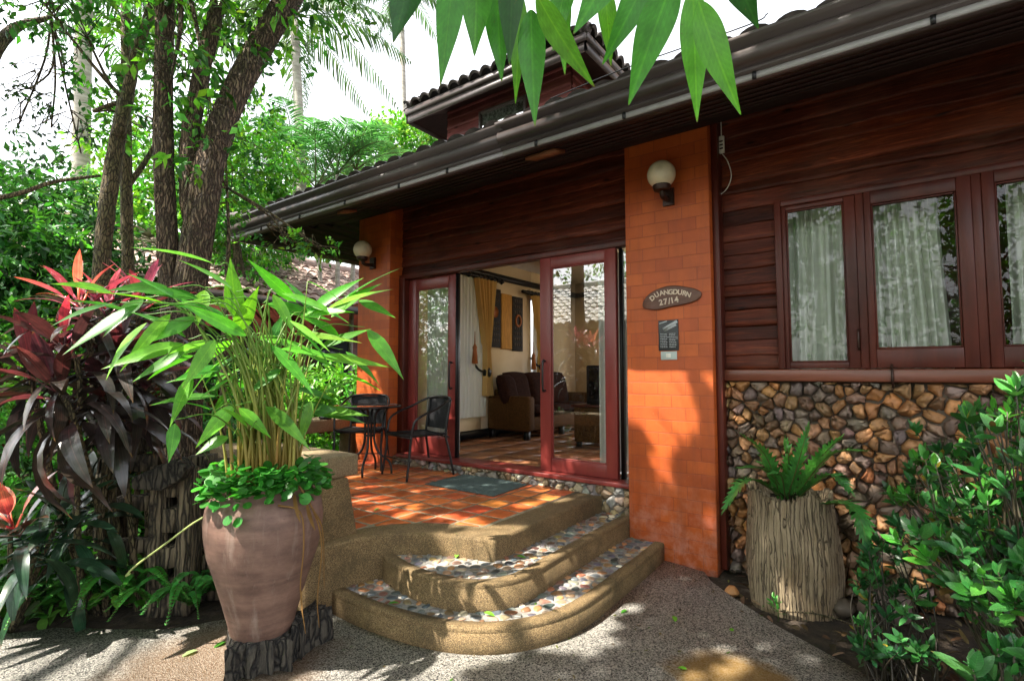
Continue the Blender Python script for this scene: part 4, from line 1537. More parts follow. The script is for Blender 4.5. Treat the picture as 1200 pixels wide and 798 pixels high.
def step(outl, back, z, name, hide):
    outl = [tuple(p) for p in curve([(p[0], p[1], 0) for p in outl], 3 * len(outl))[:, :2]]
    ins = offset_in(outl, -0.078)
    body = [p for p in outl] + [p for p in back]
    # body below the tread, and the curb ring on top of it
    mb = MB()
    mb.prism(body, -0.06, z - 0.030)
    n = len(outl)
    vs, fs = [], []
    for o, q in zip(outl, ins):
        ov = V(*o)
        iv = V(*q)
        d = nrm(iv - ov)
        a = ov + d * 0.018
        b = iv
        vs += [(*ov, z - 0.03), (*ov, z - 0.018), (*(ov + d * 0.006), z - 0.005), (*a, z), (*b, z - 0.001), (*b, z - 0.03)]
    for i in range(n - 1):
        for k in range(5):
            fs.append((i * 6 + k, i * 6 + k + 1, (i + 1) * 6 + k + 1, (i + 1) * 6 + k))
    mb.add(vs, fs)
    st = mb.build(name, M['curb'], ter)
    mb = MB()
    tread = ins + back
    mb.add([(p[0], p[1], z - 0.012) for p in tread], [tuple(range(len(tread)))])
    xs = [p[0] for p in tread]
    ys = [p[1] for p in tread]
    tr = mb.build('pebble_tread', M['mortar'], ter)
    tr.parent = st
    tr.matrix_parent_inverse = Matrix()
    mb = MB()
    P = poisson(min(xs), max(xs), min(ys), max(ys), 0.064, 16000, lambda a, b: inside(tread, a, b) and not inside(hide, a, b))
    for poly in voronoi(P, 0.09):
        if len(poly) < 3:
            continue
        c = np.mean(np.array(poly), 0)
        ok = lambda q: inside(tread, *q) and not inside(hide, *q)
        k_ = []
        for p in poly:
            d_ = np.array(p) - c
            f_ = 1.0
            while f_ > 0.3 and not ok(c + d_ * (f_ + 0.08)):
                f_ -= 0.1
            k_.append(tuple(c + d_ * f_))
        poly = k_
        if abs(area(poly)) < 0.0006:
            continue
        poly = shrink(poly, random.uniform(0.004, 0.010))
        poly = chaikin(poly, 2)
        arr = c + (np.array(poly) - c) * V(random.uniform(0.8, 1.02), random.uniform(0.8, 1.02))
        k = len(arr)
        base = colvar(1, random.choice(PEB), 0.32, 0.08)[0]
        h = random.uniform(0.005, 0.011)
        vs = []
        for (s, hh) in ((1.0, -0.004), (0.93, 0.5), (0.75, 0.85), (0.45, 1.0)):
            for p in arr:
                q = c + (p - c) * s
                vs.append((q[0], q[1], z - 0.012 + h * hh))
        vs.append((c[0], c[1], z - 0.012 + h * 1.03))
        fs = [(a * k + i, a * k + (i + 1) % k, (a + 1) * k + (i + 1) % k, (a + 1) * k + i) for a in range(3) for i in range(k)] + [(3 * k + i, 3 * k + (i + 1) % k, 4 * k) for i in range(k)]
        mb.add(vs, fs, base)
    o = mb.build('pebbles', M['pebble'], tr, smooth=True)
    # pebbles belong to the tread, one level below the step
    o.parent = st
    o.matrix_parent_inverse = Matrix()
    return st


mid_o = [(-1.85, 4.27), (-1.845, 3.8), (-1.84, 3.4), (-1.835, 3.0), (-1.825, 2.76), (-1.84, 2.60), (-1.89, 2.47), (-1.98, 2.37), (-2.12, 2.305), (-2.30, 2.275), (-2.52, 2.29), (-2.70, 2.33), (-2.83, 2.385)]
low_o = [(-1.545, 4.182), (-1.53, 3.8), (-1.525, 3.4), (-1.52, 3.05), (-1.53, 2.80), (-1.57, 2.60), (-1.65, 2.43), (-1.77, 2.28), (-1.93, 2.17), (-2.12, 2.10), (-2.35, 2.06), (-2.62, 2.04), (-2.91, 2.05)]
mid_back = [(-2.93, 2.50), (-2.75, 2.80), (-2.45, 2.95), (-2.25, 3.0), (-2.25, 4.27)]
s1 = step(mid_o, mid_back, ZM, 'step', outer)
s2 = step(low_o, [(-2.97, 2.20), (-2.95, 2.45), (-2.60, 2.50), (-2.2, 2.50), (-2.02, 2.65), (-1.98, 2.9), (-1.98, 4.182)], ZL, 'step', mid_o + [(-2.95, 2.6), (-2.95, 2.3)] [:1] + mid_back[1:])

# benches
bn = thing('stone_bench', 'thick tan stone bench slab on a flared leg at the front of the terrace', 'bench', (-3.5, 2.1, ZT))
mb = MB()
mb.box(-4.35, -3.07, 1.93, 2.37, 0.785, 0.935)
mb.build('slab', M['bench'], bn, bevel=0.018)
for xx in (-3.18, -4.12):
    mb = MB()
    vs = []
    for (z, w, d) in ((ZT - 0.01, 0.20, 0.17), (0.784, 0.115, 0.15)):
        vs += [(xx - w, 2.13 - d, z), (xx + w, 2.13 - d, z), (xx + w, 2.13 + d, z), (xx - w, 2.13 + d, z)]
    mb.add(vs, [(0, 1, 5, 4), (1, 2, 6, 5), (2, 3, 7, 6), (3, 0, 4, 7), (4, 5, 6, 7), (3, 2, 1, 0)])
    mb.build('leg', M['curb'], bn, bevel=0.012)
bn2 = thing('stone_bench', 'tan stone bench along the far left edge of the terrace beside the brick pillar', 'bench', (-5.7, 3.5, ZT))
mb = MB()
mb.box(-6.02, -5.58, 2.55, 4.75, 0.785, 0.935)
mb.build('slab', M['bench'], bn2, bevel=0.018)
for yy in (2.9, 4.4):
    mb = MB()
    mb.box(-5.93, -5.67, yy - 0.15, yy + 0.15, ZT, 0.784)
    mb.build('leg', M['curb'], bn2, bevel=0.012)
pp = thing('clay_pot', 'small terracotta pot on the far stone bench behind the table', 'flower pot', (-5.70, 4.1, 0.936))
mb = MB()
mb.lathe([(0.06, 0.0), (0.09, 0.10), (0.10, 0.13), (0.105, 0.15), (0.092, 0.15), (0.085, 0.11), (0.0, 0.10)], (-5.70, 4.12, 0.936), 20)
mb.build('body', M['clay'], pp, smooth=True, autos=40)
mb = MB()
mb.lathe([(0.0, 0.0), (0.07, 0.0), (0.08, 0.02), (0.075, 0.035), (0.06, 0.025), (0.0, 0.02)], (-5.66, 3.86, 0.936), 20)
tag(mb.build('ashtray', M['black'], smooth=True), 'small black dish on the far stone bench beside the terracotta pot', 'ashtray')

# doormat
mb = MB()
nx_, ny_ = 36, 24
X, Y = np.meshgrid(np.linspace(-3.70, -2.86, nx_), np.linspace(3.62, 4.20, ny_), indexing='ij')
Z = ZT + 0.022 + rng.normal(0, 0.0014, X.shape) + 0.004 * np.sin(X * 9)
P = np.stack([X - (Y - 3.9) * 0.05, Y, Z], -1)
mb.grid(P[:, ::-1])
edge = np.concatenate([P[:, 0], P[-1, :], P[::-1, -1], P[0, ::-1]])
low = edge.copy()
low[:, 2] = ZT + 0.011
mb.grid(np.stack([edge, low], 1))
tag(mb.build('doormat', M['mat']), 'grey green doormat lying on the terrace tiles before the open door', 'doormat')


# ================================================================== BISTRO SET
def make_chair(label):
    t = thing('metal_chair', label, 'chair', (0, 0, 0), 'black metal terrace chairs')
    w, r = 0.25, 0.0125
    # arm loop: front leg top -> arm -> back top -> other side
    side = [(w + 0.01, -0.235, 0.44), (w + 0.02, -0.20, 0.58), (w + 0.025, -0.10, 0.645), (w + 0.02, 0.05, 0.70), (w - 0.01, 0.19, 0.765), (w - 0.07, 0.265, 0.80)]
    loop = side + [(0.0, 0.285, 0.81)] + [(-a, b, c) for a, b, c in side[::-1]]
    mb = MB()
    mb.tube(curve(loop, 78), r, 8)
    mb.build('arm_rail', M['black'], t, smooth=True)
    for s in (1, -1):
        mb = MB()
        mb.tube(curve([(s * (w + 0.01), -0.235, 0.44), (s * (w + 0.005), -0.25, 0.25), (s * (w + 0.02), -0.285, 0.0)], 12), r, 8)
        mb.build('leg', M['black'], t, smooth=True)
        mb = MB()
        mb.tube(curve([(s * (w - 0.045), 0.26, 0.785), (s * (w - 0.05), 0.205, 0.45), (s * (w - 0.03), 0.235, 0.25), (s * (w - 0.01), 0.285, 0.0)], 16), r, 8)
        mb.build('leg', M['black'], t, smooth=True)
    u = np.linspace(-1, 1, 13)
    A, B = np.meshgrid(u, u, indexing='ij')
    mb = MB()
    P = np.stack([A * (w - 0.005 - 0.02 * (B + 1)), -0.02 + B * 0.225, 0.432 - 0.015 * (1 - A ** 2) + 0.012 * (B < -0.9)], -1)
    mb.grid(P)
    mb.grid((P - V(0, 0, 0.012))[::-1])
    rim = np.concatenate([P[:, 0], P[-1, 1:], P[::-1, -1][1:], P[0, ::-1][1:]])
    mb.tube(rim, 0.012, 6, cap=False)
    mb.build('seat', M['rattan'], t, smooth=True)
    mb = MB()
    P = np.stack([A * (w - 0.052), 0.215 + 0.045 * (B + 1) / 2 * 1.15 + 0.025 * (1 - A ** 2), 0.47 + (B + 1) / 2 * 0.325], -1)
    mb.grid(P)
    mb.grid((P + V(0, 0.012, 0))[::-1])
    mb.build('backrest', M['rattan'], t, smooth=True)
    for (yy, zz, rr_) in ((-0.24, 0.415, 0.009), (0.21, 0.40, 0.009), (-0.26, 0.19, 0.006)):
        mb = MB()
        mb.tube([(-w, yy, zz), (w, yy, zz)], rr_, 6)
        mb.build('stretcher', M['black'], t, smooth=True)
    return t


ch = make_chair('black metal chair with woven back between the left door and the doormat')
ch.location = (-4.10, 3.93, ZT + 0.012)
ch.rotation_euler.z = math.radians(-14)
c2_ = copy_tree(ch)
c2_['label'] = 'black metal chair tucked behind the round table at the left brick pillar'
c2_.location = (-4.93, 3.86, ZT + 0.012)
c2_.rotation_euler.z = math.radians(38)

tb = thing('bistro_table', 'small round black table with curved tube legs on the terrace', 'table', (0, 0, 0))
mb = MB()
mb.lathe([(0.0, 0.700), (0.30, 0.700), (0.315, 0.704), (0.318, 0.712), (0.315, 0.720), (0.30, 0.722), (0.0, 0.722)], (0, 0, 0), 48)
mb.build('tabletop', M['tableglass'], tb, smooth=True, autos=30)
mb = MB()
mb.tube([(0.316 * math.cos(a), 0.316 * math.sin(a), 0.712) for a in np.linspace(0, 2 * PI, 49)], 0.013, 6, cap=False)
for z, r_ in ((0.40, 0.052), (0.53, 0.052)):
    mb.tube([(r_ * math.cos(a), r_ * math.sin(a), z) for a in np.linspace(0, 2 * PI, 25)], 0.008, 6, cap=False)
mb.build('rim', M['black'], tb, smooth=True)
for k in range(4):
    a = math.radians(35 + 90 * k)
    prof = [(0.20, 0.695), (0.10, 0.68), (0.055, 0.60), (0.05, 0.45), (0.055, 0.33), (0.10, 0.22), (0.20, 0.14), (0.235, 0.08), (0.24, 0.0)]
    mb = MB()
    mb.tube(curve([(r_ * math.cos(a), r_ * math.sin(a), z) for r_, z in prof], 30), 0.0125, 8)
    mb.build('leg', M['black'], tb, smooth=True)
tb.location = (-4.57, 3.66, ZT + 0.012)


# ================================================================== FITTINGS ON THE PILLARS AND WALL
def wall_lamp(u, v, label):
    c = ony(u, v, 4.015)
    t = thing('wall_lamp', label, 'lamp', (c[0], 4.186, c[2]), 'globe lamps on the brick pillars')
    R = 0.112
    mb = MB()
    mb.lathe([(max(0.0, R * math.sin(a)), -R * math.cos(a)) for a in np.linspace(0.0, PI, 20)], c, 28)
    mb.build('globe', M['globe'], t, smooth=True)
    mb = MB()
    mb.lathe([(0.035, -0.135), (0.060, -0.128), (0.072, -0.10), (0.070, -0.086), (0.066, -0.086)], c, 20)
    mb.tube(curve([(c[0], c[1], c[2] - 0.13), (c[0], c[1] + 0.03, c[2] - 0.17), (c[0], 4.15, c[2] - 0.165), (c[0], 4.178, c[2] - 0.14)], 12), 0.022, 8)
    n = 16
    mb.obox((c[0], 4.172, c[2] - 0.14), (0.045, 0, 0), (0, 0.013, 0), (0, 0, 0.07))
    mb.build('bracket', M['brownmetal'], t, smooth=True, autos=40)
    return t


wall_lamp(775, 205, 'cream globe wall lamp above the oval name sign')
wall_lamp(425, 293, 'cream globe wall lamp on the far pillar behind the table')

# name sign
sg = thing('name_sign', 'oval brown wooden sign reading DUANGDURN 27/14 on the orange pillar', 'sign', (-1.46, 4.186, 2.12))
zs = 5.7
out = [(128, 270), (138, 240), (165, 205), (210, 172), (275, 148), (340, 138), (420, 148), (480, 160), (518, 180), (524, 200), (512, 228), (470, 250), (400, 268), (320, 280), (265, 297), (215, 304), (165, 300), (135, 290)]
op = [ony(730 + a / zs, 310 + b / zs, 4.165) for a, b in out]
op = [(p[0], p[2]) for p in op]
op = chaikin(op, 2)
mb = MB()
n = len(op)
cx_, cz_ = np.mean(op, 0)
vs = [(p[0], 4.184, p[1]) for p in op] + [(p[0], 4.166, p[1]) for p in op] + [(cx_ + (p[0] - cx_) * 0.965, 4.161, cz_ + (p[1] - cz_) * 0.94) for p in op]
mb.add(vs, [(k * n + i, k * n + (i + 1) % n, (k + 1) * n + (i + 1) % n, (k + 1) * n + i) for k in range(2) for i in range(n)] + [tuple(range(2 * n, 3 * n))])
mb.build('board', M['signwood'], sg, smooth=True, autos=35)


def glyphs(text, place, size, y, mat, name, parent, thick=0.0025, bold=0.0):
    """each letter from the built-in font, laid along place(i) -> (x, z, angle)"""
    mb = MB()
    for i, chh in enumerate(text):
        cu = bpy.data.curves.new('glyph', 'FONT')
        cu.body = chh
        cu.size = size
        cu.align_x = 'CENTER'
        cu.extrude = thick
        cu.offset = bold
        cu.resolution_u = 4
        ob = bpy.data.objects.new('glyph', cu)
        COL.objects.link(ob)
        dg = bpy.context.evaluated_depsgraph_get()
        me = ob.evaluated_get(dg).to_mesh()
        x, z, a = place(i)
        ca, sa = math.cos(a), math.sin(a)
        vs = [(x + v.co.x * ca - v.co.y * sa, y - v.co.z, z + v.co.x * sa + v.co.y * ca) for v in me.vertices]
        fs = [tuple(p.vertices) for p in me.polygons]
        if vs:
            mb.add(vs, fs)
        ob.evaluated_get(dg).to_mesh_clear()
        bpy.data.objects.remove(ob)
        bpy.data.curves.remove(cu)
    return mb.build(name, mat, parent)


SY = 4.160
lp = [(205, 236), (233, 215), (262, 205), (291, 201), (320, 199), (350, 198), (379, 201), (407, 207), (432, 216)]


def pl1(i):
    p = ony(730 + lp[i][0] / zs, 310 + lp[i][1] / zs, SY)
    j0, j1 = max(0, i - 1), min(8, i + 1)
    q0, q1 = lp[j0], lp[j1]
    return p[0], p[2], -math.atan2(q1[1] - q0[1], q1[0] - q0[0])


glyphs('DUANGDURN', pl1, 0.056, SY, M['letter'], 'name_lettering', sg, bold=0.0014)
lp2 = [(257, 271), (287, 265), (313, 262), (332, 257), (361, 252)]
glyphs('27/14', lambda i: (ony(730 + lp2[i][0] / zs, 310 + lp2[i][1] / zs, SY)[0], ony(730 + lp2[i][0] / zs, 310 + lp2[i][1] / zs, SY)[2], 0.17), 0.066, SY, M['letter'], 'number_lettering', sg, bold=0.0014)

# notice plate and switch
a, b = ony(771.5, 376, 4.18), ony(795.5, 410.5, 4.18)
nt_ = thing('notice_plate', 'small black notice plate with silver writing under the oval sign', 'sign', ((a[0] + b[0]) / 2, 4.186, b[2]))
mb = MB()
mb.box(a[0], b[0], 4.176, 4.185, b[2], a[2])
mb.build('plate', M['plaque'], nt_, bevel=0.002)
mb = MB()
w_, h_ = b[0] - a[0], a[2] - b[2]
for r_ in range(9):
    z = b[2] + h_ * (0.10 + r_ * 0.055)
    for c_ in range(2):
        x = a[0] + w_ * (0.10 + 0.45 * c_)
        q = x
        while q < x + w_ * random.uniform(0.28, 0.36):
            l = random.uniform(0.006, 0.016)
            mb.box(q, q + l, 4.1735, 4.1755, z, z + h_ * 0.022)
            q += l + 0.004
mb.build('small_print', M['silver'], nt_)
mb = MB()
for k, (x0, z0, x1, z1, th) in enumerate(((0.25, 0.70, 0.95, 0.95, 0.05), (0.30, 0.66, 0.9, 0.84, 0.035), (0.05, 0.90, 0.45, 0.97, 0.02))):
    p0 = V(a[0] + w_ * x0, 4.1745, b[2] + h_ * z0)
    p1 = V(a[0] + w_ * x1, 4.1745, b[2] + h_ * z1)
    mb.obox((p0 + p1) / 2, (p1 - p0) / 2, (0, 0.001, 0), nrm(np.cross(p1 - p0, V(0, 1, 0))) * h_ * th)
mb.build('key_picture', M['silver'], nt_)
a, b = ony(774.5, 412, 4.18), ony(793.5, 421.5, 4.18)
sw_ = thing('wall_switch', 'pale grey plastic switch plate below the black notice plate', 'switch', ((a[0] + b[0]) / 2, 4.186, b[2]))
mb = MB()
mb.box(a[0], b[0], 4.174, 4.185, b[2], a[2])
mb.build('plate', M['switch'], sw_, bevel=0.003)
mb = MB()
mb.box(a[0] + 0.045, a[0] + 0.085, 4.170, 4.1735, b[2] + 0.018, a[2] - 0.018)
mb.build('rocker', M['white'], sw_, bevel=0.002)

# junction with loose cable on the boards
jb = thing('cable_connector', 'cream cable connector hanging on the dark boards right of the pillar lamp', 'connector', (-1.05, 4.36, 3.36))
a, b = ony(842, 161, 4.34), ony(849, 179, 4.34)
mb = MB()
mb.box(a[0], b[0], 4.33, 4.355, b[2], a[2])
mb.build('body', M['white'], jb, bevel=0.003)
mb = MB()
for k in range(3):
    z = b[2] + 0.03 + 0.03 * k
    mb.box(a[0] + 0.008, b[0] - 0.008, 4.3285, 4.3295, z, z + 0.012)
mb.build('slots', M['brownmetal'], jb)
mb = MB()
mb.tube(curve([(a[0] + 0.02, 4.35, a[2]), (a[0] + 0.02, 4.35, a[2] + 0.16)], 4), 0.004, 5)
mb.tube(curve([ony(846, 180, 4.345), ony(853, 190, 4.335), ony(857, 206, 4.335), ony(852, 221, 4.34), ony(842, 230, 4.35)], 20), 0.004, 5)
mb.build('cable', M['white'], jb)


# ================================================================== NEIGHBOUR HOUSES
def simple_house(name, label, eave0, eave1, up, zE, slope, run, mat_tile, loc, wall_in=0.8, pitch=0.22):
    """single visible roof slope with eave from eave0 to eave1, rising along `up`"""
    t = thing(name, label, 'house', loc)
    e0, e1, up = V(*eave0), V(*eave1), nrm(V(*up))
    u = nrm(e1 - e0)
    L = np.linalg.norm(e1 - e0)
    c, s = math.cos(math.atan(slope)), math.sin(math.atan(slope))
    mb = MB()
    tile_roof(mb, (e0[0], e0[1], zE), (u[0], u[1], 0), (up[0] * c, up[1] * c, s), L, run, None, pitch, 0.28, 0.04, 4, 0.006)
    zr = zE + run * s
    r0, r1 = e0 + up * run * c, e1 + up * run * c
    b0, b1 = e0 + up * run * c * 2, e1 + up * run * c * 2
    mb.add([(*r0, zr), (*r1, zr), (*b1, zE), (*b0, zE)], [(0, 1, 2, 3)])
    ro = mb.build('roof', mat_tile, t, smooth=True, autos=40)
    mb = MB()
    mb.tube([(*(r0 + (r1 - r0) * q), zr + 0.06) for q in np.linspace(0, 1, 30)], 0.12, 8)
    mb.build('ridge', mat_tile, ro, smooth=True)
    mb = MB()
    w0, w1 = e0 + up * wall_in + u * 0.4, e1 + up * wall_in - u * 0.4
    w2, w3 = b1 - up * wall_in - u * 0.4, b0 - up * wall_in + u * 0.4
    zw = zE + wall_in * slope - 0.03
    P = [w0, w1, w2, w3]
    mb.prism([tuple(p) for p in P], 0.0, zw)
    mb.build('wall', M['wood_y'], t)
    mb = MB()
    a, b = e0, e1
    mb.obox((*((a + b) / 2 + up * 0.02), zE - 0.09), (*(u * L / 2), 0), (*(up * 0.02), 0), (0, 0, 0.08))
    mb.build('fascia', M['gutter'], t)
    for q in (0.25, 0.5, 0.75):
        c0 = w0 + (w1 - w0) * q - up * 0.03
        mb = MB()
        mb.obox((*c0, 1.75), (*(u * 0.5), 0), (*(up * 0.03), 0), (0, 0, 0.6))
        wf = mb.build('window', M['frame'], t)
        mb = MB()
        mb.obox((*(c0 - up * 0.034), 1.75), (*(u * 0.42), 0), (*(up * 0.003), 0), (0, 0, 0.52))
        mb.build('pane', plain('dim pane', (0.03, 0.035, 0.035), 0.1), wf)
    return t


e = onx(370, 353, -9.3)
simple_house('neighbouring_house', 'dark timber house with sunlit pinkish tile roof behind the terrace plants', (-9.3, 1.0), (-9.3, 13.0), (-1, 0), e[2], 0.52, 2.6, M['tilepink'], (-10.5, 6.5, 0))
simple_house('opposite_house', 'house with pale tile roof seen reflected in the right sliding door', (-4.3, -4.3), (-13.0, -4.3), (0, -1), 2.9, 0.55, 3.2, M['exttile'], (-8.5, -6.5, 0), 0.8, 0.26)

# ================================================================== CLAY POT ON CHARRED BLOCKS
pc = ond(309, 670, 3.13)
PX, PY = pc[0], pc[1]
blk = thing('charred_block', 'charred squared timber block under the big clay pot', 'timber block', (PX, PY, 0), 'charred timbers under the clay pot')


def rough_block(mb, c, ax, ay, h, nseg=(10, 6, 5), jit=0.012):
    c = V(*c)
    ax, ay = V(*ax, 0), V(*ay, 0)
    per = []
    nx, ny, nz = nseg
    ring = [(-1 + 2 * i / nx, -1) for i in range(nx)] + [(1, -1 + 2 * i / ny) for i in range(ny)] + [(1 - 2 * i / nx, 1) for i in range(nx)] + [(-1, 1 - 2 * i / ny) for i in range(ny)]
    k = len(ring)
    groove = np.where(rng.random(k) < 0.35, -0.03, 0.0) + rng.normal(0, jit, k)
    vs = []
    for j in range(nz + 1):
        for q, (a, b) in enumerate(ring):
            d = nrm(ax * a + ay * b)
            vs.append(c + ax * a + ay * b + d * (groove[q] + rng.normal(0, jit * 0.4)) + V(0, 0, h * j / nz + (rng.normal(0, jit * 0.6) if j == nz else 0)))
    fs = [(j * k + i, j * k + (i + 1) % k, (j + 1) * k + (i + 1) % k, (j + 1) * k + i) for j in range(nz) for i in range(k)]
    vs.append(c + V(0, 0, h))
    fs += [(nz * k + i, nz * k + (i + 1) % k, (nz + 1) * k) for i in range(k)]
    mb.add(vs, fs)


mb = MB()
rough_block(mb, (PX + 0.02, PY - 0.02, -0.01), (0.135, -0.075), (0.072, 0.125), 0.170, (12, 10, 5))
mb.build('block', M['char'], blk)
bb = thing('charred_block', 'charred log end behind the clay pot, lying towards the steps', 'timber block', (PX + 0.1, PY + 0.3, 0), 'charred timbers under the clay pot')
mb = MB()
rough_block(mb, (PX + 0.07, PY + 0.20, -0.01), (0.075, 0.015), (-0.02, 0.14), 0.19, (8, 9, 4), 0.014)
mb.build('block', M['char'], bb)
ZP = 0.155
pot = thing('clay_pot', 'large matte brown clay jar planted with tall long-leaved stems, in front of the terrace', 'flower pot', (PX, PY, ZP))
mb = MB()
prof = [(0.0, 0.0), (0.155, 0.0), (0.164, 0.010), (0.178, 0.06), (0.208, 0.15), (0.248, 0.26), (0.288, 0.36), (0.307, 0.45), (0.312, 0.51), (0.302, 0.57), (0.276, 0.615), (0.254, 0.637), (0.252, 0.650), (0.262, 0.658), (0.258, 0.668), (0.236, 0.668), (0.232, 0.64), (0.0, 0.63)]
prof = [(r_ * 0.935, z_ * 1.14) for r_, z_ in prof]
mb.lathe(prof, (PX, PY, ZP), 56)
mb.build('jar', M['pot'], pot, smooth=True, autos=50)
mb = MB()
mb.lathe([(0.0, 0.712), (0.215, 0.70)], (PX, PY, ZP + 0.02), 24)
mb.build('potting_soil', M['soil'], pot)
ZS = ZP + 0.72

# tall arrowroot in the jar
G1, G2, G3, YG = (0.095, 0.33, 0.030), (0.060, 0.235, 0.030), (0.155, 0.41, 0.035), (0.24, 0.27, 0.03)
th = thing('arrowroot_plant', 'tall clump of long lance leaves on orange green stalks in the clay jar', 'plant', (PX, PY, ZS))
fol, stk = MB(), MB()
TL = [((250, 309), (158, 291), 3.0, 30), ((193, 356), (103, 343), 2.85, 26), ((196, 336), (128, 341), 2.9, 20), ((163, 357), (78, 413), 2.75, 24), ((172, 378), (127, 441), 2.8, 24), ((215, 403), (124, 431), 2.8, 26),
      ((217, 412), (158, 446), 2.85, 22), ((268, 372), (193, 356), 3.0, 26), ((277, 372), (270, 305), 3.1, 26), ((276, 390), (302, 338), 3.05, 30), ((347, 354), (293, 306), 3.2, 22), ((370, 371), (334, 328), 3.2, 22),
      ((384, 366), (467, 316), 3.3, 22), ((388, 372), (445, 334), 3.25, 30), ((430, 386), (471, 442), 3.1, 26), ((405, 412), (443, 450), 3.2, 18), ((398, 395), (352, 372), 3.15, 24), ((262, 350), (178, 362), 2.95, 20),
      ((252, 398), (216, 452), 2.85, 24), ((330, 432), (292, 462), 3.0, 20), ((205, 496), (198, 540), 2.7, 20), ((268, 512), (231, 532), 2.75, 24), ((280, 478), (316, 512), 2.9, 22), ((246, 480), (200, 470), 2.8, 20), ((310, 420), (334, 366), 3.2, 22),
      ((345, 420), (380, 398), 3.25, 22), ((365, 470), (352, 520), 2.95, 18), ((228, 372), (172, 402), 2.9, 22), ((240, 340), (232, 380), 3.1, 22), ((300, 360), (258, 330), 3.15, 22), ((320, 345), (345, 392), 3.1, 20), ((262, 430), (205, 446), 3.05, 22),
      ((225, 440), (200, 498), 2.95, 22), ((348, 455), (395, 470), 3.05, 20), ((290, 500), (258, 478), 2.8, 20), ((420, 352), (462, 372), 3.3, 18), ((300, 395), (352, 410), 3.2, 20), ((250, 455), (286, 430), 3.2, 22), ((236, 360), (280, 402), 3.25, 22), ((210, 350), (262, 388), 3.1, 22)]
for _ in range(34):
    u_, v_ = random.uniform(130, 390), random.uniform(330, 500)
    if abs(u_ - 310) > 70:
        v_ = min(v_, random.uniform(340, 430))
    a_ = random.uniform(-0.6, 0.9)
    sgn = -1 if u_ < 290 else 1
    l_ = random.uniform(55, 90)
    TL.append(((u_, v_), (u_ + sgn * l_ * math.cos(a_), v_ + l_ * math.sin(a_)), random.uniform(2.85, 3.3), random.uniform(18, 26)))
for (b, tp, d, wpx) in TL:
    B = ond(b[0], b[1], d)
    Tp = ond(tp[0], tp[1], d + random.uniform(-0.16, 0.05))
    L = np.linalg.norm(Tp - B)
    fw = d * 0.88
    W = wpx / FOC * fw * random.uniform(0.62, 0.80)
    view = nrm(EYE - B)
    up = nrm(view * random.uniform(0.3, 0.9) + V(0, 0, 1) * random.uniform(0.4, 1.0) + rng.normal(0, 0.25, 3))
    col = colvar(1, random.choice([G1, G2, G3, G1, G3]), 0.2, 0.08)
    cu = random.uniform(0.05, 0.22)
    side = nrm(np.cross(Tp - B, up))
    nn = np.cross(side, nrm(Tp - B))
    # raise the chord so the curled tip lands on the target
    D = (Tp - B) + nn * cu * L
    leaves(fol, B[None], D[None], nn[None], L * 1.06, W, col, T_ACU, cu)
    a = random.uniform(0, 2 * PI)
    r0 = 0.17 * math.sqrt(random.random())
    s0 = V(PX + r0 * math.cos(a) + 0.02, PY + r0 * math.sin(a), ZS)
    rad = B - s0
    mid = s0 + V(rad[0] * 0.14, rad[1] * 0.14, rad[2] * 0.52)
    end = B - nrm(D) * 0.02
    c = curve([s0, mid, s0 + V(rad[0] * 0.58, rad[1] * 0.58, rad[2] * 0.95 + 0.03), end], 18)
    tt = np.linspace(0, 1, len(c))[:, None]
    sc = V(0.30, 0.15, 0.030) * (1 - tt) ** 2.2 + V(0.095, 0.24, 0.030) * (1 - (1 - tt) ** 2.2)
    rr = np.interp(tt[:, 0], [0, 0.35, 0.6, 1], [0.0095, 0.0070, 0.0040, 0.0022])
    stk.tube(c, rr, 6, np.repeat(sc, 6, 0))
# extra stalks and sheaths
for k in range(14):
    a = random.uniform(0, 2 * PI)
    r0 = 0.18 * math.sqrt(random.random())
    s0 = V(PX + r0 * math.cos(a), PY + r0 * math.sin(a), ZS - 0.02)
    lean = V(math.cos(a), math.sin(a), 0) * random.uniform(0.0, 0.22) + rng.normal(0, 0.05, 3)
    h = random.uniform(0.5, 1.1)
    c = curve([s0, s0 + V(0, 0, h * 0.5) + lean * 0.3, s0 + V(0, 0, h) + lean], 12)
    tt = np.linspace(0, 1, len(c))[:, None]
    c0 = random.choice([V(0.34, 0.16, 0.035), V(0.20, 0.22, 0.045), V(0.28, 0.09, 0.025), V(0.36, 0.27, 0.07)])
    sc = c0 * (1 - tt) + V(0.16, 0.26, 0.035) * tt
    stk.tube(c, np.interp(tt[:, 0], [0, 0.5, 1], [random.uniform(0.008, 0.012), 0.005, 0.002]), 6, np.repeat(sc, 6, 0))
    if random.random() < 0.75:
        D = nrm(V(math.cos(a + random.uniform(-1, 1)), math.sin(a + random.uniform(-1, 1)), random.uniform(-0.6, 0.4)))
        leaves(fol, c[-1][None], D[None], V(0, 0, 1)[None] + rng.normal(0, 0.3, (1, 3)), random.uniform(0.20, 0.36), random.uniform(0.045, 0.07), colvar(1, random.choice([G1, G2, G3]), 0.2, 0.08), T_ACU, random.uniform(0.1, 0.35))
stk.build('stalks', M['stalk'], th, smooth=True)
fol.build('foliage', M['bigleaf'], th, smooth=True)

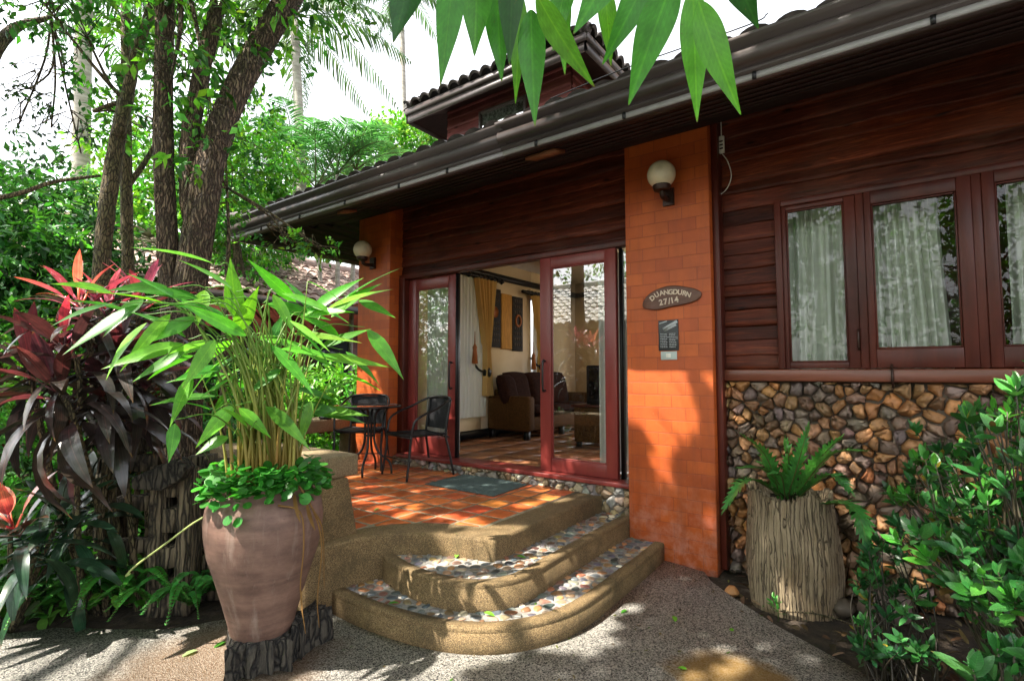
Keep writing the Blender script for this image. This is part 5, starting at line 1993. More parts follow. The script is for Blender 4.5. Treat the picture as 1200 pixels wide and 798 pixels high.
# pennywort round the rim
pw = thing('pennywort', 'low round-leaved creeper spilling over the rim of the clay jar', 'plant', (PX, PY, ZS))
mb, sm_ = MB(), MB()
T_ROUND = template([(0.10, 0.34), (0.35, 0.52), (0.65, 0.52), (0.88, 0.32)], 0.08)
n = 520
a = rng.uniform(0, 2 * PI, n)
r = 0.30 * np.sqrt(rng.random(n)) + 0.02
r = r * 0.92
zz = ZS + 0.05 + rng.uniform(0.0, 0.11, n) - np.clip(r - 0.22, 0, 1) * 0.9
side_ = rng.random(n) < 0.5
a = np.where(side_, rng.normal(-0.6, 0.9, n), a)
B = np.stack([PX + r * np.cos(a) * 1.05, PY + r * np.sin(a) * 1.05, zz], 1)
D = nrm(np.stack([np.cos(a), np.sin(a), rng.uniform(-0.5, 0.3, n)], 1) + rng.normal(0, 0.5, (n, 3)))
leaves(mb, B, D, nrm(rng.normal(0, 0.35, (n, 3)) + V(0.15, -0.3, 1)), rng.uniform(0.035, 0.062, n), rng.uniform(0.035, 0.06, n), colvar(n, (0.05, 0.24, 0.035), 0.25, 0.1), T_ROUND, 0.05)
for k in range(60):
    q = B[k]
    sm_.tube(curve([V(PX + (q[0] - PX) * 0.6, PY + (q[1] - PY) * 0.6, ZS - 0.02), q - V(0, 0, 0.02), q], 6), 0.0018, 4, (0.10, 0.22, 0.05))
for (x, y, z) in ((0.195, -0.235, 0.66), (0.16, -0.265, 0.67)):
    leaves(mb, V(PX + x, PY + y, ZP + z)[None], V(0.3, -0.4, -0.8)[None], V(0.3, -1, 0.3)[None], 0.05, 0.052, (0.05, 0.26, 0.04), T_ROUND)
mb.build('foliage', M['bigleaf'], pw, smooth=True)
sm_.build('stems', M['stalk'], pw)
# dry trailing vine
mb = MB()
for pts in ([(326, 592, 2.86), (352, 600, 2.84), (356, 640, 2.82), (352, 690, 2.84), (358, 742, 2.86)], [(345, 560, 2.9), (368, 600, 2.9), (377, 640, 2.92), (372, 700, 2.95), (374, 735, 3.0)], [(366, 596, 2.88), (378, 622, 2.92), (380, 690, 2.98)]):
    mb.tube(curve([ond(*p) for p in pts], 16), np.linspace(0.006, 0.002, len(curve([ond(*p) for p in pts], 16))), 5)
leaves(mb, np.array([ond(345, 578, 2.88), ond(360, 590, 2.86), ond(354, 690, 2.83)]), np.array([(0.5, -0.2, -0.6), (0.4, 0.0, -0.9), (0.1, -0.1, -1)]), np.array([(0, -1, 0.3)] * 3), [0.16, 0.14, 0.14], [0.03, 0.03, 0.012], (1, 1, 1), T_STRIP, 0.1)
tag(mb.build('dry_vine', M['dry'], smooth=True), 'dry brown vine hanging down the right side of the clay jar', 'vine')
mb = MB()
pts = [ond(238, 606, 3.25), ond(222, 616, 3.3), ond(190, 640, 3.4), ond(160, 662, 3.5), ond(148, 674, 3.55), ond(152, 672, 3.5)]
mb.tube(curve(pts, 24), 0.0055, 6, (0.30, 0.36, 0.12))
tag(mb.build('runner', M['stalk'], smooth=True), 'pale green creeper runner arching left from the clay jar rim', 'vine')

# ================================================================== STUMP PLANTER AND FERN
SC = V(-0.60, 4.02)
st_ = thing('stump_planter', 'hollow grey weathered tree stump used as planter in front of the stone wall', 'planter', (SC[0], SC[1], -0.02))
n, m = 160, 26
ang = np.arange(n) * 2 * PI / n
g = np.zeros(n)
for k in range(22):
    a0 = random.uniform(0, 2 * PI)
    wd = random.uniform(0.008, 0.022)
    dd = (ang - a0 + PI) % (2 * PI) - PI
    g -= random.uniform(0.003, 0.016) * np.exp(-(dd / wd) ** 2)
g += 0.008 * np.sin(3 * ang + 1) + 0.005 * np.sin(7 * ang) + rng.normal(0, 0.0010, n)
rim = 0.70 + 0.018 * np.sin(5 * ang) + rng.normal(0, 0.010, n)
vs = []
for j in range(m + 1):
    t = j / m
    base = 0.262 + 0.012 * math.sin(t * 5) + 0.006 * (1 - t) ** 3 + 0.014 * t
    tw = 0.10 * t + 0.03 * math.sin(t * 6)
    gg = np.interp((ang - tw) % (2 * PI), ang, g, period=2 * PI)
    rr = base + gg + 0.010 * np.sin(ang * 2 + t * 4) + rng.normal(0, 0.0015, n)
    vs.append(np.stack([SC[0] + rr * np.cos(ang) - 0.02 * t, SC[1] + rr * np.sin(ang), -0.04 + t * (rim + 0.04)], 1))
for (rs, zz) in ((0.86, 0.0), (0.80, -0.05), (0.76, -0.14)):
    rr = (0.274 + g) * rs
    vs.append(np.stack([SC[0] + rr * np.cos(ang) - 0.02, SC[1] + rr * np.sin(ang), rim + zz], 1))
P = np.array(vs)
P = np.concatenate([P, P[:, :1]], 1)
mb = MB()
mb.grid(P[:, ::-1])
mb.build('trunk_shell', M['stump'], st_, smooth=True, autos=35)
mb = MB()
mb.lathe([(0.23, -0.03), (0.0, 0.0)], (SC[0] - 0.02, SC[1], 0.60), 20)
mb.build('potting_soil', M['soil'], st_)


def frond(fol, rib, pts, wid, n=26, col=(0.03, 0.12, 0.03), up=None, gap=0.0, taper=1.0, base_gap=0.08):
    """fern frond: pinnae along a curved rib"""
    c = curve(pts, 40)
    t = np.linspace(0, 1, len(c))
    rib.tube(c, np.linspace(0.004, 0.0012, len(c)), 5, (0.09, 0.10, 0.03))
    L = np.sum(np.linalg.norm(np.diff(c, axis=0), axis=1))
    ts = np.linspace(base_gap, 0.985, n)
    B = np.stack([np.interp(ts, t, c[:, k]) for k in range(3)], 1)
    T = nrm(np.stack([np.interp(ts, t, np.gradient(c[:, k])) for k in range(3)], 1))
    u = V(0, 0, 1) if up is None else V(*up)
    S = nrm(np.cross(T, u))
    w = wid * np.clip(np.sin(np.clip(ts * 1.05 + 0.12, 0, 1) * PI) ** 0.55, 0.12, 1) * taper
    pw_ = L / n * 1.35
    for s in (1, -1):
        D = nrm(S * s + T * 0.45 - u * 0.12 + rng.normal(0, 0.05, (n, 3)))
        leaves(fol, B, D, np.cross(S * s, T) * (1 if s > 0 else 1) * 0 + u + rng.normal(0, 0.1, (n, 3)), w, pw_ * (1 - gap), colvar(n, col, 0.15, 0.08), T_STRIP, 0.15)


def strap_fern(fol, rib, pts, wid, col, up=(0, 0, 1), n=17):
    """broad frond with a deeply serrated, slightly wavy margin along an arching rib"""
    c = curve(pts, 48)
    t = np.linspace(0, 1, len(c))
    rib.tube(c - V(0, 0, 0.003), np.linspace(0.005, 0.0015, len(c)), 5, (0.10, 0.11, 0.03))
    ts = np.linspace(0.04, 1.0, 2 * n + 1)
    B = np.stack([np.interp(ts, t, c[:, k]) for k in range(3)], 1)
    T = nrm(np.stack([np.interp(ts, t, np.gradient(c[:, k])) for k in range(3)], 1))
    S = nrm(np.cross(T, V(*up)))
    Nn = np.cross(S, T)
    w = wid * np.clip(np.sin(np.clip(ts * 0.97 + 0.06, 0, 1) * PI) ** 0.6, 0.06, 1)
    w = w * np.where(np.arange(2 * n + 1) % 2 == 0, 0.50, 1.0)
    w[-1] = 0.001
    P = []
    for s_ in (-1, 0, 1):
        fwd = 0.5 * wid * (np.arange(2 * n + 1) % 2)[:, None] * T * abs(s_)
        P.append(B + s_ * S * w[:, None] + fwd + Nn * (abs(s_) * w * 0.22)[:, None] + abs(s_) * rng.normal(0, 0.003, (2 * n + 1, 3)))
    P = np.stack(P, 1)
    cc = colvar(1, col, 0.12, 0.06)[0]
    k0 = fol.n
    fol.grid(P, cc)
    la = np.zeros((P.shape[0], 3, 3))
    la[:, :, 0] = np.minimum(ts, 0.9)[:, None]
    la[:, 0, 1], la[:, 2, 1] = -0.5, 0.5
    fol.l[k0] = la.reshape(-1, 3)


fe = thing('serrated_fern', 'fern with arching serrated fronds growing out of the hollow stump', 'fern', (SC[0], SC[1], 0.66))
fol, rib = MB(), MB()
FC = V(SC[0] - 0.01, SC[1], 0.62)
for (u, v, dd, mu, mv, w) in ((846, 600, 3.70, 878, 562, 0.07), (868, 508, 3.72, 898, 535, 0.066), (948, 496, 3.8, 936, 540, 0.062), (988, 510, 3.75, 962, 535, 0.066), (1016, 528, 3.7, 970, 535, 0.066), (1000, 580, 3.65, 972, 556, 0.06), (920, 512, 3.95, 925, 545, 0.055), (1022, 655, 3.70, 995, 592, 0.085), (862, 548, 3.7, 900, 552, 0.06), (900, 556, 3.6, 915, 556, 0.04), (885, 540, 4.1, 905, 550, 0.05)):
    tip = ond(u, v, dd)
    mid = ond(mu, mv, (dd + 3.95) / 2)
    strap_fern(fol, rib, [FC + rng.normal(0, 0.02, 3), mid, tip], w, random.choice([(0.06, 0.25, 0.05), (0.075, 0.29, 0.055), (0.10, 0.36, 0.06)]))
for k in range(26):
    a = random.uniform(0, 2 * PI)
    q = FC + V(0.12 * math.cos(a), 0.12 * math.sin(a), random.uniform(-0.01, 0.10))
    rib.tube(curve([FC + V(0.03 * math.cos(a), 0.03 * math.sin(a), -0.02), FC + V(0.07 * math.cos(a), 0.07 * math.sin(a), 0.05), q], 8), 0.004, 4, (0.035, 0.022, 0.012))
fol.build('fronds', M['gloss'], fe, smooth=True)
rib.build('ribs', M['stalk'], fe)


# ================================================================== SHRUBS ON THE RIGHT
def whorl(fol, p, d, n, L, asp, col, tilt=0.55, tmpl=T_OVAL):
    d = nrm(d)
    ref = V(1, 0, 0) if abs(d[0]) < 0.8 else V(0, 1, 0)
    a = nrm(np.cross(d, ref))
    b = np.cross(d, a)
    th_ = np.arange(n) * 2.4 + random.uniform(0, 6)
    k = np.linspace(0.15, 1, n)
    D = nrm((np.cos(th_)[:, None] * a + np.sin(th_)[:, None] * b) * k[:, None] + d * (tilt + 0.9 * (1 - k))[:, None] + rng.normal(0, 0.12, (n, 3)))
    B = p - d * (k * 0.05)[:, None]
    Ls = L * (0.55 + 0.5 * k) * rng.uniform(0.65, 1.25, n)
    lc = colvar(n, col, 0.28, 0.10) * (1 + 0.9 * (1 - k))[:, None]
    odd = rng.random(n)
    lc[odd > 0.985] = (0.30, 0.24, 0.03)
    lc[odd < 0.008] = (0.16, 0.09, 0.03)
    leaves(fol, B, D, d + rng.normal(0, 0.22, (n, 3)), Ls, Ls * asp * rng.uniform(0.8, 1.2, n), lc, tmpl, rng.uniform(0.05, 0.25, n))


def shrub(name, label, root, tips, L, cols, group=None, mat='gloss', n=(6, 10), asp=0.40, twigcol=(0.05, 0.042, 0.024)):
    t = thing(name, label, 'shrub', root, group)
    fol, stm = MB(), MB()
    root = V(*root)
    for p in tips:
        p = np.asarray(p, float)
        r0 = root + V(random.uniform(-0.12, 0.12), random.uniform(-0.12, 0.12), 0)
        mid = r0 * 0.5 + p * 0.5 + V(random.uniform(-0.08, 0.08), random.uniform(-0.08, 0.08), 0.05)
        c = curve([r0, mid, p], 10)
        stm.tube(c, np.linspace(0.085 * L, 0.026 * L, len(c)), 5, twigcol)
        d = nrm(nrm(p - mid) * 0.8 + V(-0.08, -0.3, 0.6))
        whorl(fol, p, d, random.randint(*n), L * random.uniform(0.8, 1.15), asp, random.choice(cols))
        if random.random() < 0.7:
            q = c[int(len(c) * 0.75)]
            whorl(fol, q + rng.normal(0, 0.03, 3), d + rng.normal(0, 0.4, 3), random.randint(3, 6), L * 0.85, asp, random.choice(cols))
    stm.build('stems', M['stalk'], t)
    fol.build('foliage', M[mat], t, smooth=True)
    return t


GS = [(0.028, 0.115, 0.026), (0.036, 0.145, 0.026), (0.020, 0.085, 0.024), (0.055, 0.21, 0.028), (0.030, 0.125, 0.026)]
tips = []
for (u0, u1, v0, v1, nn, d0, d1) in ((1060, 1150, 500, 545, 9, 3.5, 4.0), (1040, 1200, 530, 590, 26, 3.0, 3.9), (1045, 1210, 580, 650, 30, 2.7, 3.7), (1110, 1215, 450, 520, 12, 2.9, 3.7), (1110, 1230, 640, 710, 26, 2.5, 3.4), (1180, 1280, 430, 640, 26, 2.6, 3.6), (1100, 1240, 560, 680, 26, 3.3, 3.9)):
    for _ in range(int(nn * 1.25)):
        tips.append(ond(random.uniform(u0, u1), random.uniform(v0, v1), random.uniform(d0, d1)))
tips += [ond(1190, 452, 2.9), ond(1165, 500, 2.8), ond(1085, 560, 3.1), ond(1110, 590, 2.9), ond(1140, 690, 2.6), ond(1150, 672, 2.6)]
shrub('glossy_shrub', 'large glossy green shrub at the right edge in front of the stone wall', (0.50, 3.15, -0.03), tips, 0.095, GS)
tips = [ond(random.uniform(1005, 1062), random.uniform(596, 700), random.uniform(3.2, 3.6)) for _ in range(22)] + [ond(random.uniform(1005, 1090), random.uniform(680, 770), random.uniform(2.9, 3.4)) for _ in range(26)]
shrub('low_shrub', 'low dark green shrub between the stump and the large glossy shrub', (-0.02, 3.18, -0.03), tips, 0.070, [(0.022, 0.090, 0.028), (0.03, 0.115, 0.03), (0.03, 0.13, 0.03)], n=(8, 12), twigcol=(0.028, 0.022, 0.013))
tips = [ond(random.uniform(1130, 1240), random.uniform(745, 800), random.uniform(2.2, 2.6)) for _ in range(14)]
shrub('corner_shrub', 'small leafy shrub cut by the bottom right corner of the photo', (0.28, 2.36, -0.03), tips, 0.10, GS[:3])
for (u, v, d, h, lab) in ((912, 722, None, 0.06, 'tiny green weed at the foot of the stump'), (1010, 742, None, 0.05, 'small pale green weed in the soil beside the path edge')):
    p = onz(u, v, 0)
    t = thing('weed', lab, 'weed', p)
    mb = MB()
    for k in range(3):
        whorl(mb, p + V(random.uniform(-0.04, 0.04), random.uniform(-0.03, 0.03), h + 0.03 * k), V(0, 0, 1), 5, 0.055, 0.42, (0.06, 0.24, 0.04))
    mb.build('foliage', M['gloss'], t, smooth=True)
    mb = MB()
    mb.tube([p - V(0, 0, 0.03), p + V(0, 0, h + 0.06)], 0.003, 4, (0.1, 0.15, 0.04))
    mb.build('stem', M['stalk'], t)


# ================================================================== CORDYLINES
def rosette(fol, c, axis, n, L, W, young, mid, old, spread=1.0, droop=0.6, hot=4, tmpl=T_LONG):
    axis = nrm(axis)
    ref = V(1, 0, 0) if abs(axis[0]) < 0.8 else V(0, 1, 0)
    a = nrm(np.cross(axis, ref))
    b = np.cross(axis, a)
    for i in range(n):
        k = (i + 0.5) / n           # 0 young .. 1 old
        th_ = i * 2.399 + random.uniform(-0.3, 0.3)
        rad = math.cos(th_) * a + math.sin(th_) * b
        el = 1.25 - 1.75 * k * spread + random.uniform(-0.15, 0.15)
        D = rad * math.cos(el) + axis * math.sin(el)
        D = nrm(D)
        l = L * (0.65 + 0.5 * min(1, k * 1.6)) * random.uniform(0.85, 1.15)
        if i < hot:
            c0, c1 = young
            col, tc = colvar(1, random.choice((c0, c1)), 0.2, 0.1), colvar(1, c1, 0.2, 0.1)
        elif k < 0.45:
            col = colvar(1, mid, 0.35, 0.12)
            tc = col * 0.8
        else:
            col = colvar(1, old, 0.3, 0.1)
            tc = colvar(1, old, 0.3, 0.1)
        Bp = c - axis * (0.22 * k)
        # petiole then blade
        pet = Bp + D * 0.09
        up = axis * 1.0 + V(0, 0, 0.6)
        fol.tube([Bp, pet], 0.006, 4, col[0])
        leaves(fol, pet[None], D[None], up[None] + rng.normal(0, 0.15, (1, 3)), l, W * random.uniform(0.85, 1.15), col, tmpl, droop * (0.35 + k) * random.uniform(0.6, 1.2), tc)


PINK, RED, ORG = (0.68, 0.17, 0.24), (0.55, 0.055, 0.10), (0.74, 0.22, 0.13)
MAR, PUR, OLD = (0.095, 0.034, 0.034), (0.060, 0.042, 0.034), (0.042, 0.034, 0.030)
cz = thing('red_cordyline', 'tall cordyline with pink and red top leaves over drooping dark purple leaves', 'plant', (*ond(150, 600, 4.2)[:2], -0.03))
fol, cane = MB(), MB()
root = V(*ond(150, 600, 4.2)[:2], -0.03)
for (u, v, d, n, L, W, yg, hot, lean, dr) in ((92, 352, 4.15, 24, 0.40, 0.060, (PINK, ORG), 7, (-0.3, -0.2, 1), 0.5), (165, 350, 4.35, 22, 0.38, 0.070, (PINK, (0.42, 0.13, 0.2)), 6, (0.12, 0, 1), 0.5), (125, 362, 4.25, 20, 0.36, 0.060, (RED, PINK), 4, (0.0, -0.1, 1), 0.55), (75, 405, 4.0, 24, 0.42, 0.08, (MAR, RED), 4, (-0.4, -0.3, 0.9), 0.6),
                                  (140, 410, 4.1, 28, 0.44, 0.095, (MAR, MAR), 0, (0.1, -0.3, 1), 0.7), (65, 455, 3.95, 26, 0.44, 0.10, (PUR, MAR), 1, (-0.5, -0.3, 0.8), 0.8), (120, 465, 4.05, 28, 0.46, 0.105, (PUR, PUR), 0, (0.0, -0.4, 1), 0.8), (165, 440, 4.3, 20, 0.40, 0.10, (PUR, MAR), 0, (0.3, -0.1, 1), 0.7), (35, 425, 4.2, 22, 0.42, 0.085, (MAR, PUR), 1, (-0.6, 0, 0.8), 0.7)):
    n, L, W = int(n * 1.15), L * 0.84, W * 0.82
    c = ond(u, v, d)
    ax = V(*lean)
    rosette(fol, c, ax, n, L, W, yg, (0.34, 0.075, 0.11) if v < 365 else MAR, OLD, 1.0, dr, hot)
    r0 = root + V(random.uniform(-0.25, 0.25), random.uniform(-0.2, 0.2), 0)
    cc = curve([r0, r0 * 0.55 + c * 0.45 + rng.normal(0, 0.03, 3), c - nrm(ax) * 0.2, c], 14)
    cane.tube(cc, np.linspace(0.022, 0.012, len(cc)), 8)
cane.build('canes', M['bark2'], cz, smooth=True)
fol.build('foliage', M['redleaf'], cz, smooth=True)
cy2 = thing('red_cordyline', 'small cordyline at the left edge with a red orange heart and dark green leaves', 'plant', (*ond(15, 690, 4.35)[:2], -0.03))
fol, cane = MB(), MB()
root = V(*ond(15, 690, 4.35)[:2], -0.03)
GD = (0.022, 0.060, 0.030)
for (u, v, d, n, hot, ax) in ((12, 612, 4.1, 20, 6, (-0.1, -0.4, 0.9)), (72, 602, 4.15, 16, 0, (0.3, -0.3, 0.8)), (105, 575, 4.25, 14, 0, (0.2, -0.3, 0.8)), (45, 640, 4.1, 12, 0, (0.1, -0.4, 0.8))):
    c = ond(u, v, d)
    rosette(fol, c, ax, n + 4, 0.30, 0.072, (RED, ORG), (0.10, 0.05, 0.03) if hot else GD, GD, 1.0, 0.6, hot)
    cc = curve([root, root * 0.5 + c * 0.5, c], 8)
    cane.tube(cc, np.linspace(0.018, 0.011, len(cc)), 7)
cane.build('canes', M['bark2'], cy2, smooth=True)
fol.build('foliage', M['redleaf'], cy2, smooth=True)

# ================================================================== OLD TIMBER FENCE BEHIND THE POT
def hewn_post(label, x, y, h, w, d, rot, holes=(), lean=(0, 0)):
    t = thing('timber_post', label, 'post', (x, y, -0.03), 'weathered carved timber posts')
    mb = MB()
    ca, sa = math.cos(rot), math.sin(rot)
    zs_ = np.linspace(0, h, 16)
    cells = 3
    # post as vertical staves with slots cut between them
    xs = np.linspace(-w / 2, w / 2, cells + 1)
    for k in range(cells):
        if k == 1 and holes:
            segs, z = [], 0.0
            for (za, zb) in holes:
                segs.append((z, za))
                z = zb
            segs.append((z, h * random.uniform(0.93, 1.0)))
        else:
            segs = [(0, h * random.uniform(0.92, 1.02))]
        for (za, zb) in segs:
            m_ = max(2, int((zb - za) / 0.06))
            P = []
            for z in np.linspace(za, zb, m_ + 1):
                j = rng.normal(0, 0.004, 8)
                x0, x1 = xs[k] + 0.002, xs[k + 1] - 0.002
                loop = [(x0 + j[0], -d / 2 + j[1]), ((x0 + x1) / 2, -d / 2 + j[2] - 0.006), (x1 + j[3], -d / 2 + j[4]), (x1, d / 2), (x0, d / 2)]
                P.append([(x + (a * ca - b * sa) + lean[0] * z, y + (a * sa + b * ca) + lean[1] * z, z - 0.03) for a, b in loop])
            q = 5
            vs = [p for r_ in P for p in r_]
            fs = [(i * q + a, i * q + (a + 1) % q, (i + 1) * q + (a + 1) % q, (i + 1) * q + a) for i in range(m_) for a in range(q)] + [tuple(range(q))[::-1], tuple(m_ * q + a for a in range(q))]
            mb.add(vs, fs)
    mb.build('post', M['grey_timber'], t)
    return t


a0 = math.radians(40)
p1 = ond(203, 700, 4.1)
hewn_post('weathered slotted post close behind the clay jar', p1[0], p1[1], 0.92, 0.26, 0.16, a0, ((0.22, 0.30), (0.42, 0.52), (0.66, 0.74)))
p2 = ond(238, 690, 4.25)
hewn_post('dark slotted post half hidden behind the clay jar', p2[0], p2[1], 0.98, 0.24, 0.16, a0 + 0.15, ((0.30, 0.42), (0.60, 0.70)))
p3 = ond(128, 660, 4.7)
hewn_post('weathered post beneath the purple cordyline leaves', p3[0], p3[1], 0.85, 0.16, 0.12, a0 - 0.2, ((0.3, 0.4),))
for (ua, va, ub, vb, d, hh, lab) in ((120, 524, 186, 520, 4.45, 0.045, 'topmost weathered rail of the old fence'), (118, 545, 186, 540, 4.45, 0.05, 'second weathered rail of the old fence'), (140, 590, 190, 586, 4.4, 0.045, 'third weathered rail of the old fence'), (134, 640, 245, 632, 4.35, 0.04, 'lowest weathered rail of the old fence')):
    A, Bq = ond(ua, va, d), ond(ub, vb, d - 0.15)
    mb = MB()
    dv = (Bq - A) / 2
    sd = nrm(np.cross(dv, V(0, 0, 1)))
    nseg = 8
    P = []
    for i in range(nseg + 1):
        q = A + (Bq - A) * (i / nseg)
        j = rng.normal(0, 0.004, 4)
        P.append([q + sd * 0.05 + V(0, 0, hh + j[0]), q - sd * 0.05 + V(0, 0, hh + j[1]), q - sd * 0.05 - V(0, 0, hh + j[2]), q + sd * 0.05 - V(0, 0, hh + j[3])])
    vs = [p for r_ in P for p in r_]
    fs = [(i * 4 + a, i * 4 + (a + 1) % 4, (i + 1) * 4 + (a + 1) % 4, (i + 1) * 4 + a) for i in range(nseg) for a in range(4)] + [(3, 2, 1, 0), tuple(nseg * 4 + a for a in range(4))]
    mb.add(vs, fs)
    tag(mb.build('timber_rail', M['grey_timber']), lab, 'rail', 'weathered fence rails')
# carved horse-head beam end
mb = MB()
q = ond(192, 556, 4.0)
out = [(-0.16, -0.08), (0.02, -0.09), (0.14, -0.02), (0.17, 0.05), (0.10, 0.11), (0.0, 0.06), (-0.10, 0.02), (-0.17, -0.02)]
r1_, f1_ = V(math.cos(YAW), math.sin(YAW), 0), V(-math.sin(YAW), math.cos(YAW), 0)
mb.extrude([(a, b) for a, b in out], q - f1_ * 0.06, q + f1_ * 0.06, r1_, V(0, 0, 1))
tag(mb.build('carved_beam_end', M['char'], bevel=0.012), 'dark carved beam end resting against the slotted post', 'timber')

# ================================================================== FERNS AND GROUND COVER AT THE LEFT BED
for i, (u, v, lab, sc_, col) in enumerate(((150, 715, 'sword fern with a frond hanging over the path edge', 1.0, (0.06, 0.24, 0.035)), (222, 722, 'sword fern beside the foot of the clay jar', 0.8, (0.06, 0.25, 0.05)), (105, 720, 'dark sword fern under the small red cordyline', 0.9, (0.04, 0.17, 0.03)), (250, 705, 'sword fern partly behind the clay jar', 0.8, (0.07, 0.27, 0.06)), (185, 722, 'low sword fern between the slotted post and the path', 0.7, (0.08, 0.30, 0.05)), (50, 728, 'sword fern at the path edge under the red orange heart', 0.8, (0.07, 0.27, 0.04)))):
    p = onz(u, v, 0)
    p = p + nrm(V(p[0], p[1], 0)) * 0.14
    t = thing('sword_fern', lab, 'fern', (p[0], p[1], -0.02), 'sword ferns in the left bed')
    fol, rib = MB(), MB()
    for k in range(11):
        a = k * 2.4 + random.uniform(-0.3, 0.3)
        L = random.uniform(0.36, 0.60) * sc_
        o = V(math.cos(a), math.sin(a), 0)
        o = o - nrm(V(p[0], p[1], 0)) * 0.35
        frond(fol, rib, [p, p + o * L * 0.45 + V(0, 0, L * 0.55), p + o * L * 0.85 + V(0, 0, L * 0.35 * random.uniform(0.4, 1.4))], 0.052 * sc_, 26, tuple(q * 1.25 for q in col))
    fol.build('fronds', M['leaf'], t, smooth=True)
    rib.build('ribs', M['stalk'], t)
mb = MB()
cnt = 2600
pts = []
while len(pts) < cnt:
    d = random.uniform(3.9, 7.5)
    u = random.uniform(-260, 270)
    p = ond(u, 700, d)
    if p[0] > -3.85 and p[1] > 1.2:
        continue
    if p[0] > -5.95 and p[1] > 2.05:
        continue
    bedline = np.interp(p[0], [-7.5, -4.6, -4.18, -4.05, -3.75], [0.25, 0.80, 0.90, 1.08, 1.28])
    if p[1] < bedline:
        continue
    pts.append((p[0], p[1], 0))
B = np.array(pts)
hgt = rng.uniform(0.02, 0.20, cnt)
B[:, 2] = hgt
D = nrm(rdir(cnt, 0.2) * V(1, 1, 0.5))
leaves(mb, B, D, nrm(rng.normal(0, 0.4, (cnt, 3)) + V(0, 0, 1)), rng.uniform(0.05, 0.12, cnt), rng.uniform(0.03, 0.06, cnt), colvar(cnt, (0.07, 0.22, 0.03), 0.4, 0.15), T_OVAL, 0.2)
tag(mb.build('ground_cover', M['leaf'], smooth=True), 'low leafy ground cover filling the left garden bed', 'ground cover', kind='stuff')
# leaf litter in the right-hand soil
mb = MB()
cnt = 420
B = np.stack([rng.uniform(-1.1, 0.9, cnt), rng.uniform(2.3, 4.3, cnt), rng.uniform(-0.015, 0.0, cnt)], 1)
yl = np.interp(B[:, 0], [p[0] for p in bed_r], [p[1] for p in bed_r])
B = B[B[:, 1] > yl + 0.05]
cnt = len(B)
leaves(mb, B, nrm(rdir(cnt) * V(1, 1, 0.15)), nrm(rng.normal(0, 0.3, (cnt, 3)) + V(0, 0, 1)), rng.uniform(0.04, 0.12, cnt), rng.uniform(0.015, 0.04, cnt), colvar(cnt, (0.10, 0.065, 0.038), 0.5, 0.12), T_STRIP, 0.2)
tag(mb.build('leaf_litter', M['leaf'], smooth=True), 'dry brown leaf litter on the soil round the stump', 'leaf litter', kind='stuff')
mb = MB()
for (a, b) in (((905, 715), (1010, 735)), ((960, 705), (1040, 720)), ((920, 700), (955, 720))):
    A, Bq = onz(*a, 0.012), onz(*b, 0.02)
    mb.tube(curve([A, (A + Bq) / 2 + V(0.02, 0.05, 0.012), Bq], 8), 0.005, 5)
tag(mb.build('twigs', M['bark2']), 'thin dry twigs lying on the soil by the stump', 'twigs', kind='stuff')
# rocks at the wall foot and one orange stone
for (u, v, d, r_, c_, lab) in ((857, 668, 4.0, 0.05, (0.42, 0.20, 0.07), 'small orange rock at the foot of the brick pillar'), (1035, 690, 4.05, 0.16, (0.12, 0.09, 0.075), 'flat dark rock at the foot of the stone wall behind the low shrub'), (985, 705, 4.0, 0.08, (0.10, 0.08, 0.06), 'dark rock lying behind the stump at the wall')):
    p = ond(u, v, d)
    mb = MB()
    mb.lathe([(0.0, 0.0)] + [(max(0.001, r_ * math.sin(a) * random.uniform(0.85, 1.1)), r_ * 0.75 * (1 - math.cos(a)) * random.uniform(0.9, 1.05)) for a in np.linspace(0.5, PI, 6)], (p[0], p[1], -0.04), 9, c_)
    tag(mb.build('rock', M['stone']), lab, 'rock')

